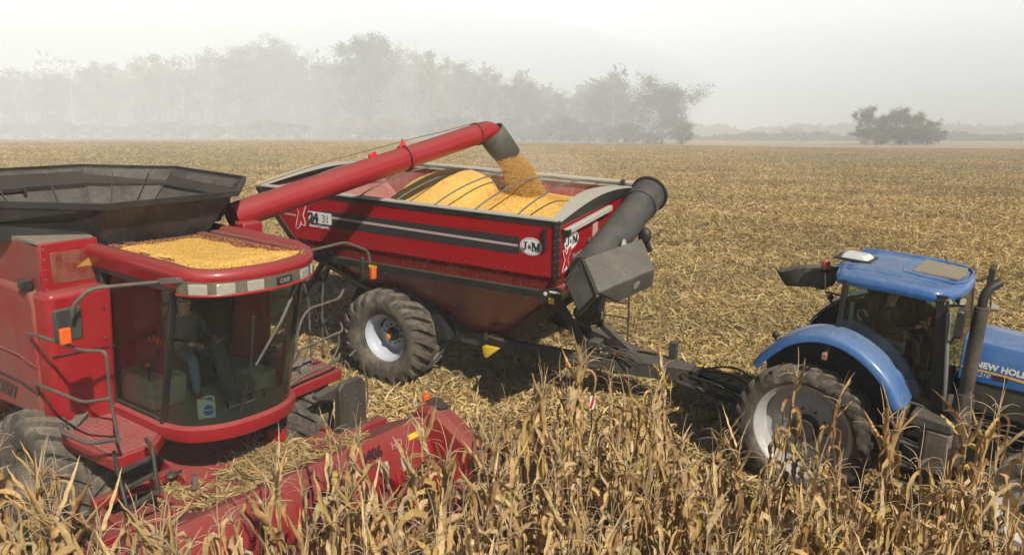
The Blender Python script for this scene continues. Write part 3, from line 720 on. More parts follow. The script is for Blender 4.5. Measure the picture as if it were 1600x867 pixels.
def seated_person(name, M, label, shirt, trousers, skin, hair, scale=1.0, arms=((.34, -.22, .34), (.30, .22, .40)), knees=.16):
    """one continuous body, origin at the seat surface, facing +x"""
    root = empty(name, M); root['label'] = label; root['category'] = 'person'
    V = {}; vs = []; rad = []; ed = []
    def v(k, p, r): V[k] = len(vs); vs.append(tuple(c * scale for c in p)); rad.append(r * scale)
    v('pel', (0, 0, .10), .15); v('bel', (.0, 0, .25), .145); v('che', (-.01, 0, .42), .16); v('upc', (-.01, 0, .52), .13); v('nec', (.0, 0, .60), .058); v('hd0', (.02, 0, .68), .075); v('hd1', (.025, 0, .77), .10); v('hd2', (.02, 0, .84), .085)
    for a, b in (('pel', 'bel'), ('bel', 'che'), ('che', 'upc'), ('upc', 'nec'), ('nec', 'hd0'), ('hd0', 'hd1'), ('hd1', 'hd2')): ed.append((V[a], V[b]))
    for i, (s, hand) in enumerate(zip((-1, 1), arms)):
        v('sh%d' % i, (-.01, s * .19, .52), .068); v('el%d' % i, (.10, s * .27, .27), .048)
        v('wr%d' % i, hand, .033); ed += [(V['upc'], V['sh%d' % i]), (V['sh%d' % i], V['el%d' % i]), (V['el%d' % i], V['wr%d' % i])]
        el = Vector((.10, s * .27, .27)); d = (Vector(hand) - el).normalized(); pm = Vector(hand) + d * .055
        v('pa%d' % i, pm, .036); ed.append((V['wr%d' % i], V['pa%d' % i]))
        v('hp%d' % i, (.02, s * .10, .09), .105); v('kn%d' % i, (.45, s * knees, .13), .072); v('ca%d' % i, (.50, s * knees, -.10), .062); v('an%d' % i, (.52, s * knees, -.33), .045); v('to%d' % i, (.68, s * (knees + .03), -.40), .04)
        ed += [(V['pel'], V['hp%d' % i]), (V['hp%d' % i], V['kn%d' % i]), (V['kn%d' % i], V['ca%d' % i]), (V['ca%d' % i], V['an%d' % i]), (V['an%d' % i], V['to%d' % i])]
    me = bpy.data.meshes.new('body'); me.from_pydata(vs, ed, [])
    o = bpy.data.objects.new('body', me); C.objects.link(o); o.parent = root
    sk = o.modifiers.new('skin', 'SKIN'); ss = o.modifiers.new('sub', 'SUBSURF'); ss.levels = 2; ss.render_levels = 2
    for i, r in enumerate(rad): me.skin_vertices[0].data[i].radius = (r, r)
    me.skin_vertices[0].data[0].use_root = True
    bpy.context.view_layer.update()
    m2 = bpy.data.meshes.new_from_object(o.evaluated_get(bpy.context.evaluated_depsgraph_get()))
    o.modifiers.clear(); o.data = m2; m2.name = 'body'
    m2.materials.clear()
    for m in (skin, trousers, shirt, BLACK): m2.materials.append(m)
    for p in m2.polygons:
        p.use_smooth = True; c = p.center / scale
        if c.z > .585: p.material_index = 0
        elif c.z < -.30: p.material_index = 3
        elif c.z < .19 and (c.x > .15 or c.z < .14): p.material_index = 1 if abs(c.y) < .255 or c.z < .16 else 2
        else: p.material_index = 2
    for i, hand in enumerate(arms):
        hv = Vector(hand)
        for p in m2.polygons:
            if (p.center / scale - hv).length < .085 and p.center.x / scale > hv.x - .03: p.material_index = 0
        # fingers, curled round what the hand rests on, and a thumb at the side
        s = (-1, 1)[i]; el = Vector((.10, s * .27, .27)); d = (hv - el).normalized(); pm = hv + d * .085; side = Vector((0, 1, 0))
        f = MB()
        for k in range(4):
            b = pm + side * (k - 1.5) * .021; ln = (.055, .066, .062, .048)[k]
            f.tube([b * scale, (b + d * ln * .5 + Vector((0, 0, -.008))) * scale, (b + d * ln * .8 + Vector((0, 0, -.035))) * scale, (b + d * ln * .7 + Vector((0, 0, -.058))) * scale], [.0095 * scale, .009 * scale, .008 * scale, .006 * scale], 6)
        b = hv + d * .03 - side * s * .03
        f.tube([b * scale, (b - side * s * .03 + d * .02) * scale, (b - side * s * .035 + d * .055 + Vector((0, 0, -.02))) * scale], [.012 * scale, .011 * scale, .008 * scale], 6)
        n0 = len(m2.vertices)
        bm = bmesh.new(); bm.from_mesh(m2); bv = [bm.verts.new(q) for q in f.v]
        for ff in f.f:
            nf = bm.faces.new([bv[j] for j in ff]); nf.material_index = 0; nf.smooth = True
        bm.to_mesh(m2); bm.free()
    # face and hair
    fc = MB(); hc = Vector((.025, 0, .775)) * scale; q = scale
    fc.hull([hc + Vector(p) * q for p in ((.095, -.012, .0), (.095, .012, .0), (.125, 0, -.012), (.098, 0, .03), (.10, -.015, -.018), (.10, .015, -.018))])
    for s in (-1, 1): fc.ball(hc + Vector((0, s * .098, 0)) * q, .026 * q, 8, 6, (.6, .4, 1))
    fb = fc.build('face', skin, o, smooth=60)
    ey = MB()
    for s in (-1, 1): ey.ball(hc + Vector((.088, s * .034, .022)) * q, .012 * q, 8, 6)
    ey.hull([hc + Vector(p) * q for p in ((.093, -.025, -.045), (.093, .025, -.045), (.095, -.02, -.052), (.095, .02, -.052), (.10, 0, -.048))])
    ey.build('eyes_and_mouth', BLACK, o, smooth=60)
    hr = MB(); hr.ball(hc + Vector((-.012, 0, .035)) * q, .108 * q, 16, 10, (1, .98, .95)); hr.hull([hc + Vector(p) * q for p in ((.07, -.08, .06), (.07, .08, .06), (.17, -.05, .05), (.17, .05, .05), (.07, -.08, .045), (.07, .08, .045), (.165, -.05, .04), (.165, .05, .04))])
    hr.build('cap', hair, o, smooth=60)
    return root

# ================================================================== THE COMBINE
def combine():
    root = empty('combine_harvester', COMB)
    tag(root, 'red combine harvester with a black grain hopper and its auger swung over the cart', 'combine harvester')
    S = lambda px, py, ax, v: site(COMB, px, py, ax, v)
    # --- long side body, the engine side runs back out of the frame
    b = MB()
    prof = [(-6.2, 1.30), (-1.25, 1.15), (-.95, 1.42), (-.45, 1.62), (.10, 1.64), (.40, 1.52), (.60, 1.44), (.66, 3.12), (.56, 3.27), (-6.2, 3.30)]
    b.prism([(u, -1.66, w_) for u, w_ in prof], (0, .42, 0))
    b.build('side_panel', RED_DUSTY, root, bevel=.06, seg=3)
    for wz in (2.07, 2.42):
        MB().tube([(-6.1, -1.67, wz), (.2, -1.67, wz - .02), (.60, -1.67, wz - .08)], .012, 6).build('panel_seam', RED_DUSTY if wz > 2.2 else BLACK, root)
    b = MB(); b.prism([(u, 1.26, w_) for u, w_ in prof], (0, .40, 0)); b.build('side_panel', RED, root, bevel=.05)
    # front panel beside the cab, lit by the sun
    for s in (-1, 1): MB().hexa([(.58, s * 1.645, 1.46), (.80, s * 1.60, 1.46), (.90, s * .87, 1.46), (.58, s * .87, 1.46)], [(.58, s * 1.645, 3.26), (.90, s * 1.60, 3.26), (.99, s * .87, 3.28), (.58, s * .87, 3.28)]).build('front_panel', RED, root, bevel=.075, seg=4)
    MB().beam((.872, -1.60, 2.50), (.960, -.88, 2.50), .012, .014).build('panel_seam', BLACK, root)
    bl = MB()
    for v_, w_ in ((-1.0, 2.2), (-1.0, 3.0), (-1.0, 2.62)): bl.tube([(.93, v_, w_), (.99, v_, w_)], .013, 6)
    bl.build('bolt', DKGREY, root)
    # core behind the cab, under the tank, and chassis
    k = MB(); k.box((-2.7, 0, 2.3), (6.9, 2.7, 1.7)); k.box((-2.2, 0, 1.3), (5.2, 1.6, .5)); k.build('machine_core', BLACK, root)
    MB().beam((1.0, -1.9, .92), (1.0, 1.9, .92), .28, .28).build('axle', BLACK, root)
    # grain tank walls with the window
    t = MB()
    for s in (-1, 1):
        t = MB(); tw_ = 3.84 if s < 0 else 3.6; t.hexa([(-3.9, s * 1.66, 3.20), (.68, s * 1.56, 3.20), (.68, s * 1.48, 3.20), (-3.9, s * 1.58, 3.20)], [(-3.9, s * 1.80, tw_), (.68, s * 1.56, tw_ - .02), (.68, s * 1.50, tw_ - .02), (-3.9, s * 1.74, tw_)]); t.build('tank_side', RED_DUSTY, root, bevel=.015)
    MB().box((-3.0, 0, 3.33), (.1, 2.9, .6)).build('tank_back', BLACK, root); MB().box((-.9, 0, 3.36), (2.9, 2.6, .03)).build('tank_floor', BLACK, root)
    t = MB(); t.box((.70, -1.22, 3.53), (.07, .68, .60)); t.build('tank_front', RED, root, bevel=.015); MB().box((.40, -1.25, 3.835), (.60, .66, .03)).build('tank_cap', paint('cap_grey', (.20, .19, .16), .6, 0, .5), root)
    wn = MB(); wn.box((.738, -1.20, 3.52), (.012, .50, .38)); wn.build('tank_window', paint('window_film', (.20, .028, .022), .15, 0, .6, (.3, .16, .1), .1, .4, 5, .001, .3), root, bevel=.005)
    MB().hull([(.742, -.97, 3.62), (.742, -.96, 3.50), (.742, -1.16, 3.50), (.748, -.97, 3.62), (.748, -.96, 3.50), (.748, -1.16, 3.50)]).build('tank_grain', plain('window_grain', (.45, .25, .05), .6), root)
    bl = MB()
    for i in range(5): bl.tube([(.735, -1.52, 3.28 + i * .12), (.742, -1.52, 3.28 + i * .12)], .011, 6)
    bl.build('bolt', CHROME, root)
    # --- black folding hopper: octagonal flared rim over a narrower skirt
    top = [(1.08, -.95), (1.0, .95), (-.38, 2.12), (-2.3, 2.18), (-3.4, 1.12), (-3.4, -1.12), (-2.3, -2.18), (-.38, -2.12)]
    mid = [(.60, -.88), (.58, .82), (-.32, 1.78), (-2.2, 1.82), (-3.0, 1.0), (-3.0, -1.0), (-2.2, -1.86), (-.05, -1.80)]
    low = [(.45, -.60), (.45, .60), (-.5, 1.15), (-1.9, 1.15), (-2.3, .7), (-2.3, -.7), (-1.9, -1.15), (-.5, -1.15)]
    def ring(p, wz, k=1.0): return [Vector((u, v, wz)) for u, v in p]
    h = MB(); h.loft([ring(mid, 4.0), ring(top, 4.24)]); paint('hopper_black', (.022, .021, .020), .40, 0, .55, (.17, .15, .125), .45, .3, 2.2, .004); h.build('hopper', BLACK, root, smooth=0, thick=.025)
    # skirt plates below the flare
    h = MB(); h.loft([ring(mid, 3.78), ring(mid, 4.01)]); h.build('hopper_skirt', BLACK, root, smooth=0, thick=.03)
    h = MB(); h.loft([ring(low, 3.35), ring([(u * .97 - .03, v * .96) for u, v in top], 4.225)]); h.build('hopper_liner', MATS['hopper_black'], root, smooth=0, normals=False)
    h = MB(); rr = ring(top, 4.25); h.loft([[p + Vector((0, 0, -.045)) for p in rr], [p + Vector((0, 0, .03)) for p in rr]]); h.build('hopper_rim', BLACK, root, smooth=0, thick=.05)
    for i in range(8):
        p, q = rr[i], rr[(i + 1) % 8]
        for t_ in (.25, .75):
            c = p.lerp(q, t_) + Vector((0, 0, -.05)); MB().box(c - (c - Vector((-1.2, 0, 4.2))).normalized() * .05, (.10, .10, .035)).build('hinge', DKGREY, root, bevel=.006)
    # folds, ribs and gussets of the inside
    ri = MB()
    for i in range(8):
        a_, b_ = Vector((*low[i], 3.36)), Vector((top[i][0] * .96 - .03, top[i][1] * .95, 4.215)); cdir = Vector((-1.2, 0, 4.1))
        MB().tube([a_ + (cdir - a_).normalized() * .03, b_ + (cdir - b_).normalized() * .03], .010, 5).build('hopper_rib', DKGREY, root)
    for i in (3, 4, 5):
        p0, p1 = Vector((*low[i], 3.38)), Vector((*low[(i + 1) % 8], 3.38)); q0, q1 = Vector((top[i][0] * .95, top[i][1] * .94, 4.2)), Vector((top[(i + 1) % 8][0] * .95, top[(i + 1) % 8][1] * .94, 4.2))
        for t_ in (.3, .7): MB().tube([p0.lerp(p1, t_) + Vector((.05, 0, .02)), q0.lerp(q1, t_) + Vector((.05, 0, .0))], .008, 5).build('hopper_rib', DKGREY, root)
    br = MB(); p = Vector((-2.95, -.30, 3.98)); br.box(p, (.05, .55, .06)); br.box(p + Vector((.04, -.26, -.05)), (.04, .04, .14)); br.box(p + Vector((.04, .26, -.05)), (.04, .04, .14)); br.build('hopper_bracket', BLACK, root, bevel=.006)
    # handhold cut through the front flare shows pale; a window plate of pale plastic
    c = S(70, 336, 'w', 4.06); a_ = Vector((*mid[0], 3.93)); 
    e0 = Vector((*top[7], 4.24)) ; e1 = Vector((*top[0], 4.24)); m0 = Vector((*mid[7], 4.0)); m1 = Vector((*mid[0], 4.0))
    def onfl(s_, t_): return (m0.lerp(m1, s_)).lerp(e0.lerp(e1, s_), t_)
    nrm = (e1 - e0).cross(m0 - e0).normalized(); nrm = nrm if nrm.z < 0 else -nrm
    MB().prism([onfl(s_, t_) + nrm * .016 for s_, t_ in ((.40, .40), (.58, .36), (.62, .52), (.58, .60), (.38, .64), (.34, .50))], nrm * .004).build('hopper_window', plain('window_plate', (.36, .32, .25), .3), root)
    # --- cab
    bot = [(.78, -.86), (1.88, -.86), (2.24, -.74), (2.46, -.42), (2.52, 0), (2.46, .42), (2.24, .74), (1.88, .86), (.78, .86)]
    topp = [(.78, -.88), (2.32, -.89), (2.60, -.76), (2.80, -.42), (2.85, 0), (2.80, .42), (2.60, .76), (2.32, .89), (.78, .88)]
    WB, WT = 1.73, 3.46
    bs = arc_pts([(u, v, WB) for u, v in bot[1:8]], 5); ts = arc_pts([(u, v, WT) for u, v in topp[1:8]], 5)
    g = MB(); g.loft([bs, ts], closed=False); g.build('windshield', GLASS, root, smooth=60, normals=False)
    for s in (-1, 1):
        g = MB(); g.add([(.86, s * .86, WB), (1.86, s * .86, WB), (2.30, s * .89, WT), (.86, s * .88, WT)], [(0, 1, 2, 3)]); g.build('side_window', GLASS, root, smooth=0, normals=False)
    for s in (-1, 1):
        MB().beam((1.89, s * .87, WB - .02), (2.32, s * .895, WT + .02), .075, .055, (1, 0, 0)).build('cab_post', BLACK, root, bevel=.01)
        MB().beam((.80, s * .88, WB), (.80, s * .90, WT + .05), .09, .14, (1, 0, 0)).build('cab_post', BLACK, root, bevel=.012)
        MB().beam((.80, s * .875, WB + .01), (1.9, s * .875, WB + .01), .03, .05).build('door_frame', BLACK, root)
        MB().beam((.80, s * .885, WT - .02), (2.3, s * .885, WT - .02), .03, .05).build('door_frame', BLACK, root)
        for w_ in (2.16, 2.95):
            q = MB(); q.box((.80, s * .96, w_), (.10, .07, .09)); q.build('door_hinge', CHROME, root, bevel=.01)
    cb = MB(); cb.box((.72, 0, 2.6), (.06, 1.7, 1.75)); cb.build('cab_rear_wall', plain('cab_dark', (.02, .022, .02), .7), root)
    # curved red sill below the glass
    inn = [(.70, -.84)] + bot[1:8] + [(.70, .84)]
    pth = arc_pts([(u, v, 0) for u, v in bot[1:8]], 5); pth = [Vector((.70, -.86, 0))] + pth + [Vector((.70, .86, 0))]
    sec = [(-.05, 1.70), (.02, 1.735), (.075, 1.70), (.085, 1.62), (.06, 1.54), (-.04, 1.50)]
    rings = []
    for i, p in enumerate(pth):
        d = (pth[min(i + 1, len(pth) - 1)] - pth[max(i - 1, 0)]).normalized(); nrm = Vector((d.y, -d.x, 0)) 
        if nrm.dot(p - Vector((1.2, 0, 0))) < 0: nrm = -nrm
        rings.append([Vector((p.x + nrm.x * o_, p.y + nrm.y * o_, w_)) for o_, w_ in sec])
    cs = MB(); cs.loft(rings, True, True); cs.build('cab_sill', RED, root, smooth=50)
    fl = MB(); fl.prism([(p.x, p.y, 1.60) for p in pth], (0, 0, .10)); fl.build('cab_floor', paint('floor_mat', (.26, .31, .20), .8, 0, .5, (.25, .22, .15), .5, .3, 4, .004), root)
    # roof: raised border round a ribbed tray
    ro = arc_pts([(.72, -1.03, 0), (1.6, -1.03, 0), (2.35, -1.03, 0), (2.72, -.93, 0), (2.97, -.60, 0), (3.05, -.05, 0), (2.93, .48, 0), (2.66, .82, 0), (2.30, .96, 0), (1.6, 1.01, 0), (.72, 1.03, 0)], 5)
    rings = []
    for i, p in enumerate(ro):
        d = (ro[min(i + 1, len(ro) - 1)] - ro[max(i - 1, 0)]).normalized(); nrm = Vector((d.y, -d.x, 0))
        if nrm.dot(p - Vector((1.2, 0, 0))) < 0: nrm = -nrm
        front = min(1, max(0, (p.x - 2.3) / .5))
        dp = .03 * front
        rings.append([Vector((p.x + nrm.x * o_, p.y + nrm.y * o_, w_ - dp * 1.2)) for o_, w_ in ((-.17, 3.50), (-.20, 3.715), (-.15, 3.755), (-.06, 3.765), (.0, 3.725), (.012, 3.66), (-.02, 3.60), (-.05, 3.50))])
    rf = MB(); rf.loft(rings, True, True); roof = rf.build('cab_roof', RED, root, smooth=50)
    tr = MB(); tr.prism([(p.x - (.16 if p.x > 2.3 else 0), p.y * .84, 3.66) for p in ro], (0, 0, .035)); tr.build('roof_tray', RED_DUSTY, roof)
    rb = MB()
    for i in range(8):
        v_ = -.72 + i * .206; rb.box((1.62 + (.16 if abs(v_) < .5 else 0), v_, 3.708), (1.72, .12, .04))
    rb.build('roof_rib', RED_DUSTY, roof, bevel=.012)
    und = MB(); und.prism([(p.x - .06, p.y * .95, 3.44) for p in ro], (0, 0, .10)); und.build('roof_lining', BLACK, roof)
    # lamp bar under the front of the roof
    fr = [p for p in ro if p.x > 2.5]
    def fpt(t_):
        n = len(fr) - 1; x_ = t_ * n; i = min(int(x_), n - 1); return fr[i].lerp(fr[i + 1], x_ - i), (fr[i + 1] - fr[i]).normalized()
    rings = []
    for i in range(25):
        p, d = fpt(i / 24); nrm = Vector((d.y, -d.x, 0)); nrm = nrm if nrm.x > 0 else -nrm
        rings.append([Vector((p.x + nrm.x * o_, p.y + nrm.y * o_, w_)) for o_, w_ in ((-.10, 3.43), (-.015, 3.425), (-.002, 3.605), (-.10, 3.615))])
    lb = MB(); lb.loft(rings, True, True); lbo = lb.build('lamp_bar', paint('lamp_bar_grey', (.10, .09, .065), .5, 0, .4, (.3, .25, .17), .4, .2, 5, .002), roof, smooth=40)
    for t_, w_ in ((.15, .21), (.29, .21), (.42, .21), (.70, .19), (.83, .17)):
        p, d = fpt(t_); nrm = Vector((d.y, -d.x, 0)); nrm = nrm if nrm.x > 0 else -nrm
        c = p + nrm * -.002 + Vector((0, 0, 3.515)); q = MB(); q.beam(c - d * w_ / 2, c + d * w_ / 2, .03, .125); q.build('headlight', LAMP, lbo, bevel=.014, seg=3)
    p, d = fpt(.56); q = MB(); q.beam(p + Vector((.0, 0, 3.522)) - d * .12, p + Vector((.0, 0, 3.522)) + d * .12, .03, .085); q.build('badge_plate', BLACK, lbo, bevel=.01)
    text('lettering', 'CASE', .07, p - d * .10 + Vector((.022, 0, 3.495)), d, (0, 0, 1), plain('badge_grey', (.25, .24, .2), .4), lbo, .002, .2)
    rim = MB(); rim.tube([Vector((q_.x + .005, q_.y, 3.445)) for q_ in fr], .018, 6); rim.build('roof_lip', RED, roof, smooth=60)
    # red lip at roof bottom sides
    # --- inside the cab
    dark = plain('interior_dark', (.03, .033, .03), .6); grn = paint('interior_grey', (.28, .32, .24), .7, 0, .4, (.3, .26, .18), .3, .3, 3, .003)
    MB().box((1.15, -.52, 1.90), (.72, .50, .42)).build('side_console', grn, root, bevel=.05, seg=3)
    q = MB(); q.box((1.10, -.44, 2.28), (.55, .24, .35)); q.build('control_box', dark, root, bevel=.04); q = MB()
    for i in range(7): q.tube([(1.0 + .06 * i, -.46 + .03 * (i % 3), 2.45), (1.0 + .06 * i, -.46 + .03 * (i % 3), 2.52 + .01 * (i % 2))], .012, 5)
    q.build('switch', ORANGE, root)
    q = MB(); q.box((1.02, -.50, 2.95), (.10, .26, .6)); q.build('monitor_post', dark, root, bevel=.02)
    MB().tube([(1.45, -.74, 1.75), (1.42, -.74, 2.28)], .014, 6).build('lever', BLACK, root); MB().box((1.42, -.74, 2.31), (.06, .05, .06)).build('lever_knob', ORANGE, root, bevel=.015)
    st = MB(); st.box((1.05, .02, 1.98), (.46, .50, .42)); st.build('seat', dark, root, bevel=.05); st = MB(); st.box((.84, .02, 2.62), (.14, .50, .80)); st.build('seat_back', dark, root, bevel=.05)
    MB().tube(arc_pts([(1.88, .10, 1.70), (1.78, .09, 2.1), (1.62, .06, 2.42)], 4), [.095, .07, .05] + [.05] * 6 if False else .10, 10).build('steering_column', dark, root)
    sw = MB(); c = Vector((1.60, .06, 2.46)); n_ = Vector((-.45, 0, .9)).normalized(); a_ = Vector((0, 1, 0)); b_ = n_.cross(a_)
    sw.tube([c + (a_ * math.cos(t_) + b_ * math.sin(t_)) * .19 for t_ in np.linspace(0, 2 * math.pi, 25)], .013, 6)
    for t_ in (0, 2.1, 4.2): sw.tube([c, c + (a_ * math.cos(t_) + b_ * math.sin(t_)) * .19], .01, 5)
    sw.build('steering_wheel', dark, root)
    for v_ in (-.10, .26, .46): 
        q = MB(); q.box((2.06, v_, 1.80), (.06, .10, .015), Matrix.Rotation(-.5, 3, 'Y')); q.tube([(2.08, v_, 1.71), (2.06, v_, 1.80)], .012, 5); q.build('pedal', BLACK, root)
    st = MB(); st.box((1.5, .62, 1.83), (.9, .36, .28)); st.build('side_box', grn, root, bevel=.06, seg=3)
    # --- wipers
    def gl(t_, z_):
        n = len(bs) - 1; x_ = t_ * n; i = min(int(x_), n - 1); a = bs[i].lerp(bs[i + 1], x_ - i); b2 = ts[i].lerp(ts[i + 1], x_ - i); return a.lerp(b2, z_) + Vector((.03, 0, 0))
    wp = MB(); piv = gl(.72, .99); end = gl(.46, .42)
    wp.tube([piv, piv.lerp(end, .5) + Vector((.05, 0, 0)), end + Vector((.01, 0, 0))], .017, 6); wp.tube([piv + Vector((0, -.03, -.02)), piv.lerp(end, .5) + Vector((.05, -.03, -.02)), end + Vector((.01, -.02, -.02))], .013, 6); wp.box(piv, (.05, .09, .05)); wp.build('wiper_arm', PIPE, root)
    wb = MB(); wb.tube([gl(.40, .06), gl(.43, .40), gl(.42, .78)], .019, 6); wb.build('wiper_blade', BLACK, root)
    wb = MB(); wb.tube([gl(.60, .72), gl(.68, .90)], .010, 6); wb.build('wiper_blade', BLACK, root)
    # --- mirrors on their arms
    m_ = MB(); A = Vector((2.62, -.97, 3.62))
    m_.tube(round_path([A, Vector((2.45, -1.9, 3.66)), Vector((2.36, -2.02, 3.50)), Vector((2.33, -2.03, 3.38))], .16), .021, 8); m_.beam(A + Vector((-.0, .06, .0)), A + Vector((-.04, -.26, .02)), .06, .05); m_.build('mirror_arm', PIPE, root, smooth=50)
    MB().box((2.16, -2.00, 3.25), (.05, .29, .36)).build('mirror', DKGREY, root, bevel=.04, seg=3)
    MB().box((2.21, -2.06, 3.15), (.05, .11, .17)).build('indicator_light', ORANGE, root, bevel=.012)
    m_ = MB(); B = Vector((2.30, 1.0, 3.60)); P1 = S(540, 378, 'u', 2.05); P2 = S(575, 392, 'u', 2.05); P3 = S(578, 410, 'u', 2.05)
    m_.tube(round_path([B, P1, P2, P3], .12), .021, 8); m_.build('mirror_arm', PIPE, root, smooth=50)
    c = S(566, 420, 'u', 2.05); MB().box(c, (.07, .06, .36)).build('mirror', BLACK, root, bevel=.02); c = S(583, 426, 'u', 2.1); MB().box(c, (.06, .09, .18)).build('indicator_light', ORANGE, root, bevel=.012)
    # work light on the body corner
    c = Vector((.50, -1.66, 3.34)); MB().hull([c + Vector(p) for p in ((-.08, -.05, -.05), (.08, -.07, -.07), (.09, .06, -.07), (-.08, .05, -.04), (-.07, -.04, .06), (.10, -.07, .06), (.10, .06, .06), (-.07, .04, .06))]).build('work_light', BLACK, root, bevel=.012)
    # --- platforms with punched tread
    tm, ntt, bb = nodes_of('punched_tread'); t2 = ntt.nodes.new('ShaderNodeTexCoord'); vo = ntt.nodes.new('ShaderNodeTexVoronoi'); vo.inputs['Scale'].default_value = 17; vo.inputs['Randomness'].default_value = 0.0
    ntt.links.new(t2.outputs['Object'], vo.inputs['Vector']); fac = maprange(ntt, vo.outputs['Distance'], .27, .34)
    cc = mix_rgb(ntt, fac, (.03, .008, .008), mix_rgb(ntt, noise(ntt, 9), (.36, .03, .035), (.42, .20, .16))); ntt.links.new(cc, bb.inputs['Base Color']); bb.inputs['Roughness'].default_value = .6
    bn = ntt.nodes.new('ShaderNodeBump'); bn.inputs['Distance'].default_value = .02; ntt.links.new(fac, bn.inputs['Height']); ntt.links.new(bn.outputs[0], bb.inputs['Normal'])
    pl = MB(); pl.prism([(.62, -.84, 1.44), (1.86, -.84, 1.44), (2.10, -1.10, 1.44), (2.10, -1.62, 1.44), (1.0, -1.68, 1.44), (.62, -1.2, 1.44)], (0, 0, .15)); p_ = pl.build('platform', RED, root, bevel=.02)
    pl = MB(); pl.prism([(.70, -.88, 1.592), (1.84, -.90, 1.592), (2.04, -1.12, 1.592), (2.04, -1.58, 1.592), (1.05, -1.62, 1.592), (.70, -1.2, 1.592)], (0, 0, .012)); pl.build('tread_plate', tm, p_, smooth=0)
    pl = MB(); pl.prism([(.90, .84, 1.42), (1.92, .84, 1.42), (1.80, 2.10, 1.42), (.95, 2.18, 1.42)], (0, 0, .16)); p2 = pl.build('platform', RED, root, bevel=.02)
    pl = MB(); pl.prism([(.96, .90, 1.582), (1.40, .90, 1.582), (1.36, 2.05, 1.582), (1.0, 2.10, 1.582)], (0, 0, .012)); pl.prism([(1.44, .90, 1.582), (1.86, .90, 1.582), (1.74, 2.03, 1.582), (1.40, 2.05, 1.582)], (0, 0, .012)); pl.build('tread_plate', tm, p2, smooth=0)
    # handrails of the near platform
    h1 = [S(45, 520, 'v', -1.72), S(66, 526, 'v', -1.86), S(128, 547, 'v', -1.88), S(166, 548, 'v', -1.80), S(172, 620, 'v', -1.74), S(186, 690, 'v', -1.70)]
    handrail(root, h1); handrail(root, [S(55, 598, 'v', -1.70), S(75, 606, 'v', -1.88), S(130, 628, 'v', -1.86), S(172, 622, 'v', -1.76)])
    handrail(root, [S(95, 663, 'v', -1.70), S(98, 676, 'v', -1.86), S(140, 692, 'v', -1.86), S(182, 686, 'v', -1.72)], r=.024)
    # handrails of the far platform
    a = S(443, 612, 'u', 2.0); handrail(root, [S(443, 618, 'u', 2.0), S(470, 500, 'u', 1.95), S(482, 482, 'u', 1.95), S(530, 466, 'u', 1.9), S(537, 452, 'u', 1.85)])
    handrail(root, [S(463, 548, 'u', 1.95), S(536, 516, 'u', 1.9), S(532, 503, 'u', 1.85)]); handrail(root, [S(446, 606, 'u', 2.02), S(470, 588, 'u', 2.0), S(528, 562, 'u', 1.95), S(531, 552, 'u', 1.9)], r=.023)
    handrail(root, [S(486, 560, 'u', 1.3), S(482, 470, 'u', 1.3), S(474, 440, 'u', 1.3), S(462, 434, 'u', 1.3)], r=.016); handrail(root, [S(505, 560, 'u', 1.4), S(503, 470, 'u', 1.4), S(505, 440, 'u', 1.4)], r=.016)
    handrail(root, [S(506, 558, 'u', 1.35), S(516, 535, 'u', 1.35), S(504, 498, 'u', 1.35)], r=.016); handrail(root, [S(519, 562, 'u', 1.5), S(530, 540, 'u', 1.5), S(529, 520, 'u', 1.5)], r=.016)
    hs = MB()
    for k_ in range(4):
        p0 = S(478 + 7 * k_, 500 - 12 * k_, 'u', 1.0 + .12 * k_); p1 = S(500 + 5 * k_, 470 + 14 * k_, 'u', 1.2); mm = (p0 + p1) / 2 + Vector((0, 0, -.16 - .03 * k_)); hs.tube(arc_pts([p0, mm, p1], 5), .011, 6)
    hs.build('hydraulic_hose', RUBBER_B, root, smooth=60)
    # folded boarding ladder on the far side: dark plate with holes, and its hand loop
    q = MB(); c0 = S(547, 640, 'u', 2.25); q.hull([Vector((2.22 + du, c0.y + dv, dw)) for du in (0, .10) for dv, dw in ((-.27, 1.52), (-.20, 1.60), (.17, 1.60), (.25, 1.48), (.27, .60), (-.27, .60))]); q.build('ladder_shield', DKGREY, root, bevel=.02)
    q = MB()
    for dv, dw in ((-.16, 1.42), (-.10, 1.34), (.02, 1.40), (.06, 1.30), (.14, 1.20), (.16, .95), (.12, .90), (-.02, 1.22), (.05, 1.12), (.15, .82), (.10, .80)): q.tube([(2.32, c0.y + dv, dw), (2.327, c0.y + dv, dw)], .012, 6)
    q.build('bolt', CHROME, root)
    MB().hexa([(2.12, c0.y - .6, 1.44), (2.24, c0.y - .6, 1.44), (2.24, c0.y - .2, 1.34), (2.12, c0.y - .2, 1.34)], [(2.12, c0.y - .6, 1.50), (2.24, c0.y - .6, 1.50), (2.24, c0.y - .2, 1.54), (2.12, c0.y - .2, 1.54)]).build('ladder_bracket', DKGREY, root, bevel=.01)
    handrail(root, [S(546, 556, 'u', 2.3), S(556, 545, 'u', 2.3), S(563, 550, 'u', 2.3), S(574, 600, 'u', 2.3), S(575, 630, 'u', 2.3), S(562, 644, 'u', 2.3)], r=.014)
    # ladder on the near side
    l1 = [S(228, 685, 'v', -1.35), S(238, 700, 'v', -1.45), S(248, 770, 'v', -1.5)]; l2 = [S(178, 705, 'v', -1.55), S(185, 740, 'v', -1.75), S(200, 800, 'v', -1.75)]
    lad = MB(); lad.tube(l1, .024, 8); lad.tube(l2, .024, 8); lad.build('ladder', BLACK, root, smooth=60)
    for t_ in (.35, .65, .95):
        MB().beam(l1[0].lerp(l1[2], t_), l2[0].lerp(l2[2], t_), .10, .03).build('ladder_step', DKGREY, root)
    # --- front wheels
    wheel(root, (.54, -1.53, .88), .89, .78, .42, 20, -1, paint('muddy_rim', (.10, .09, .075), .8, 0, .8, (.2, .17, .12)), .25, lug_h=.07, lug_w=.13, rot=.1)
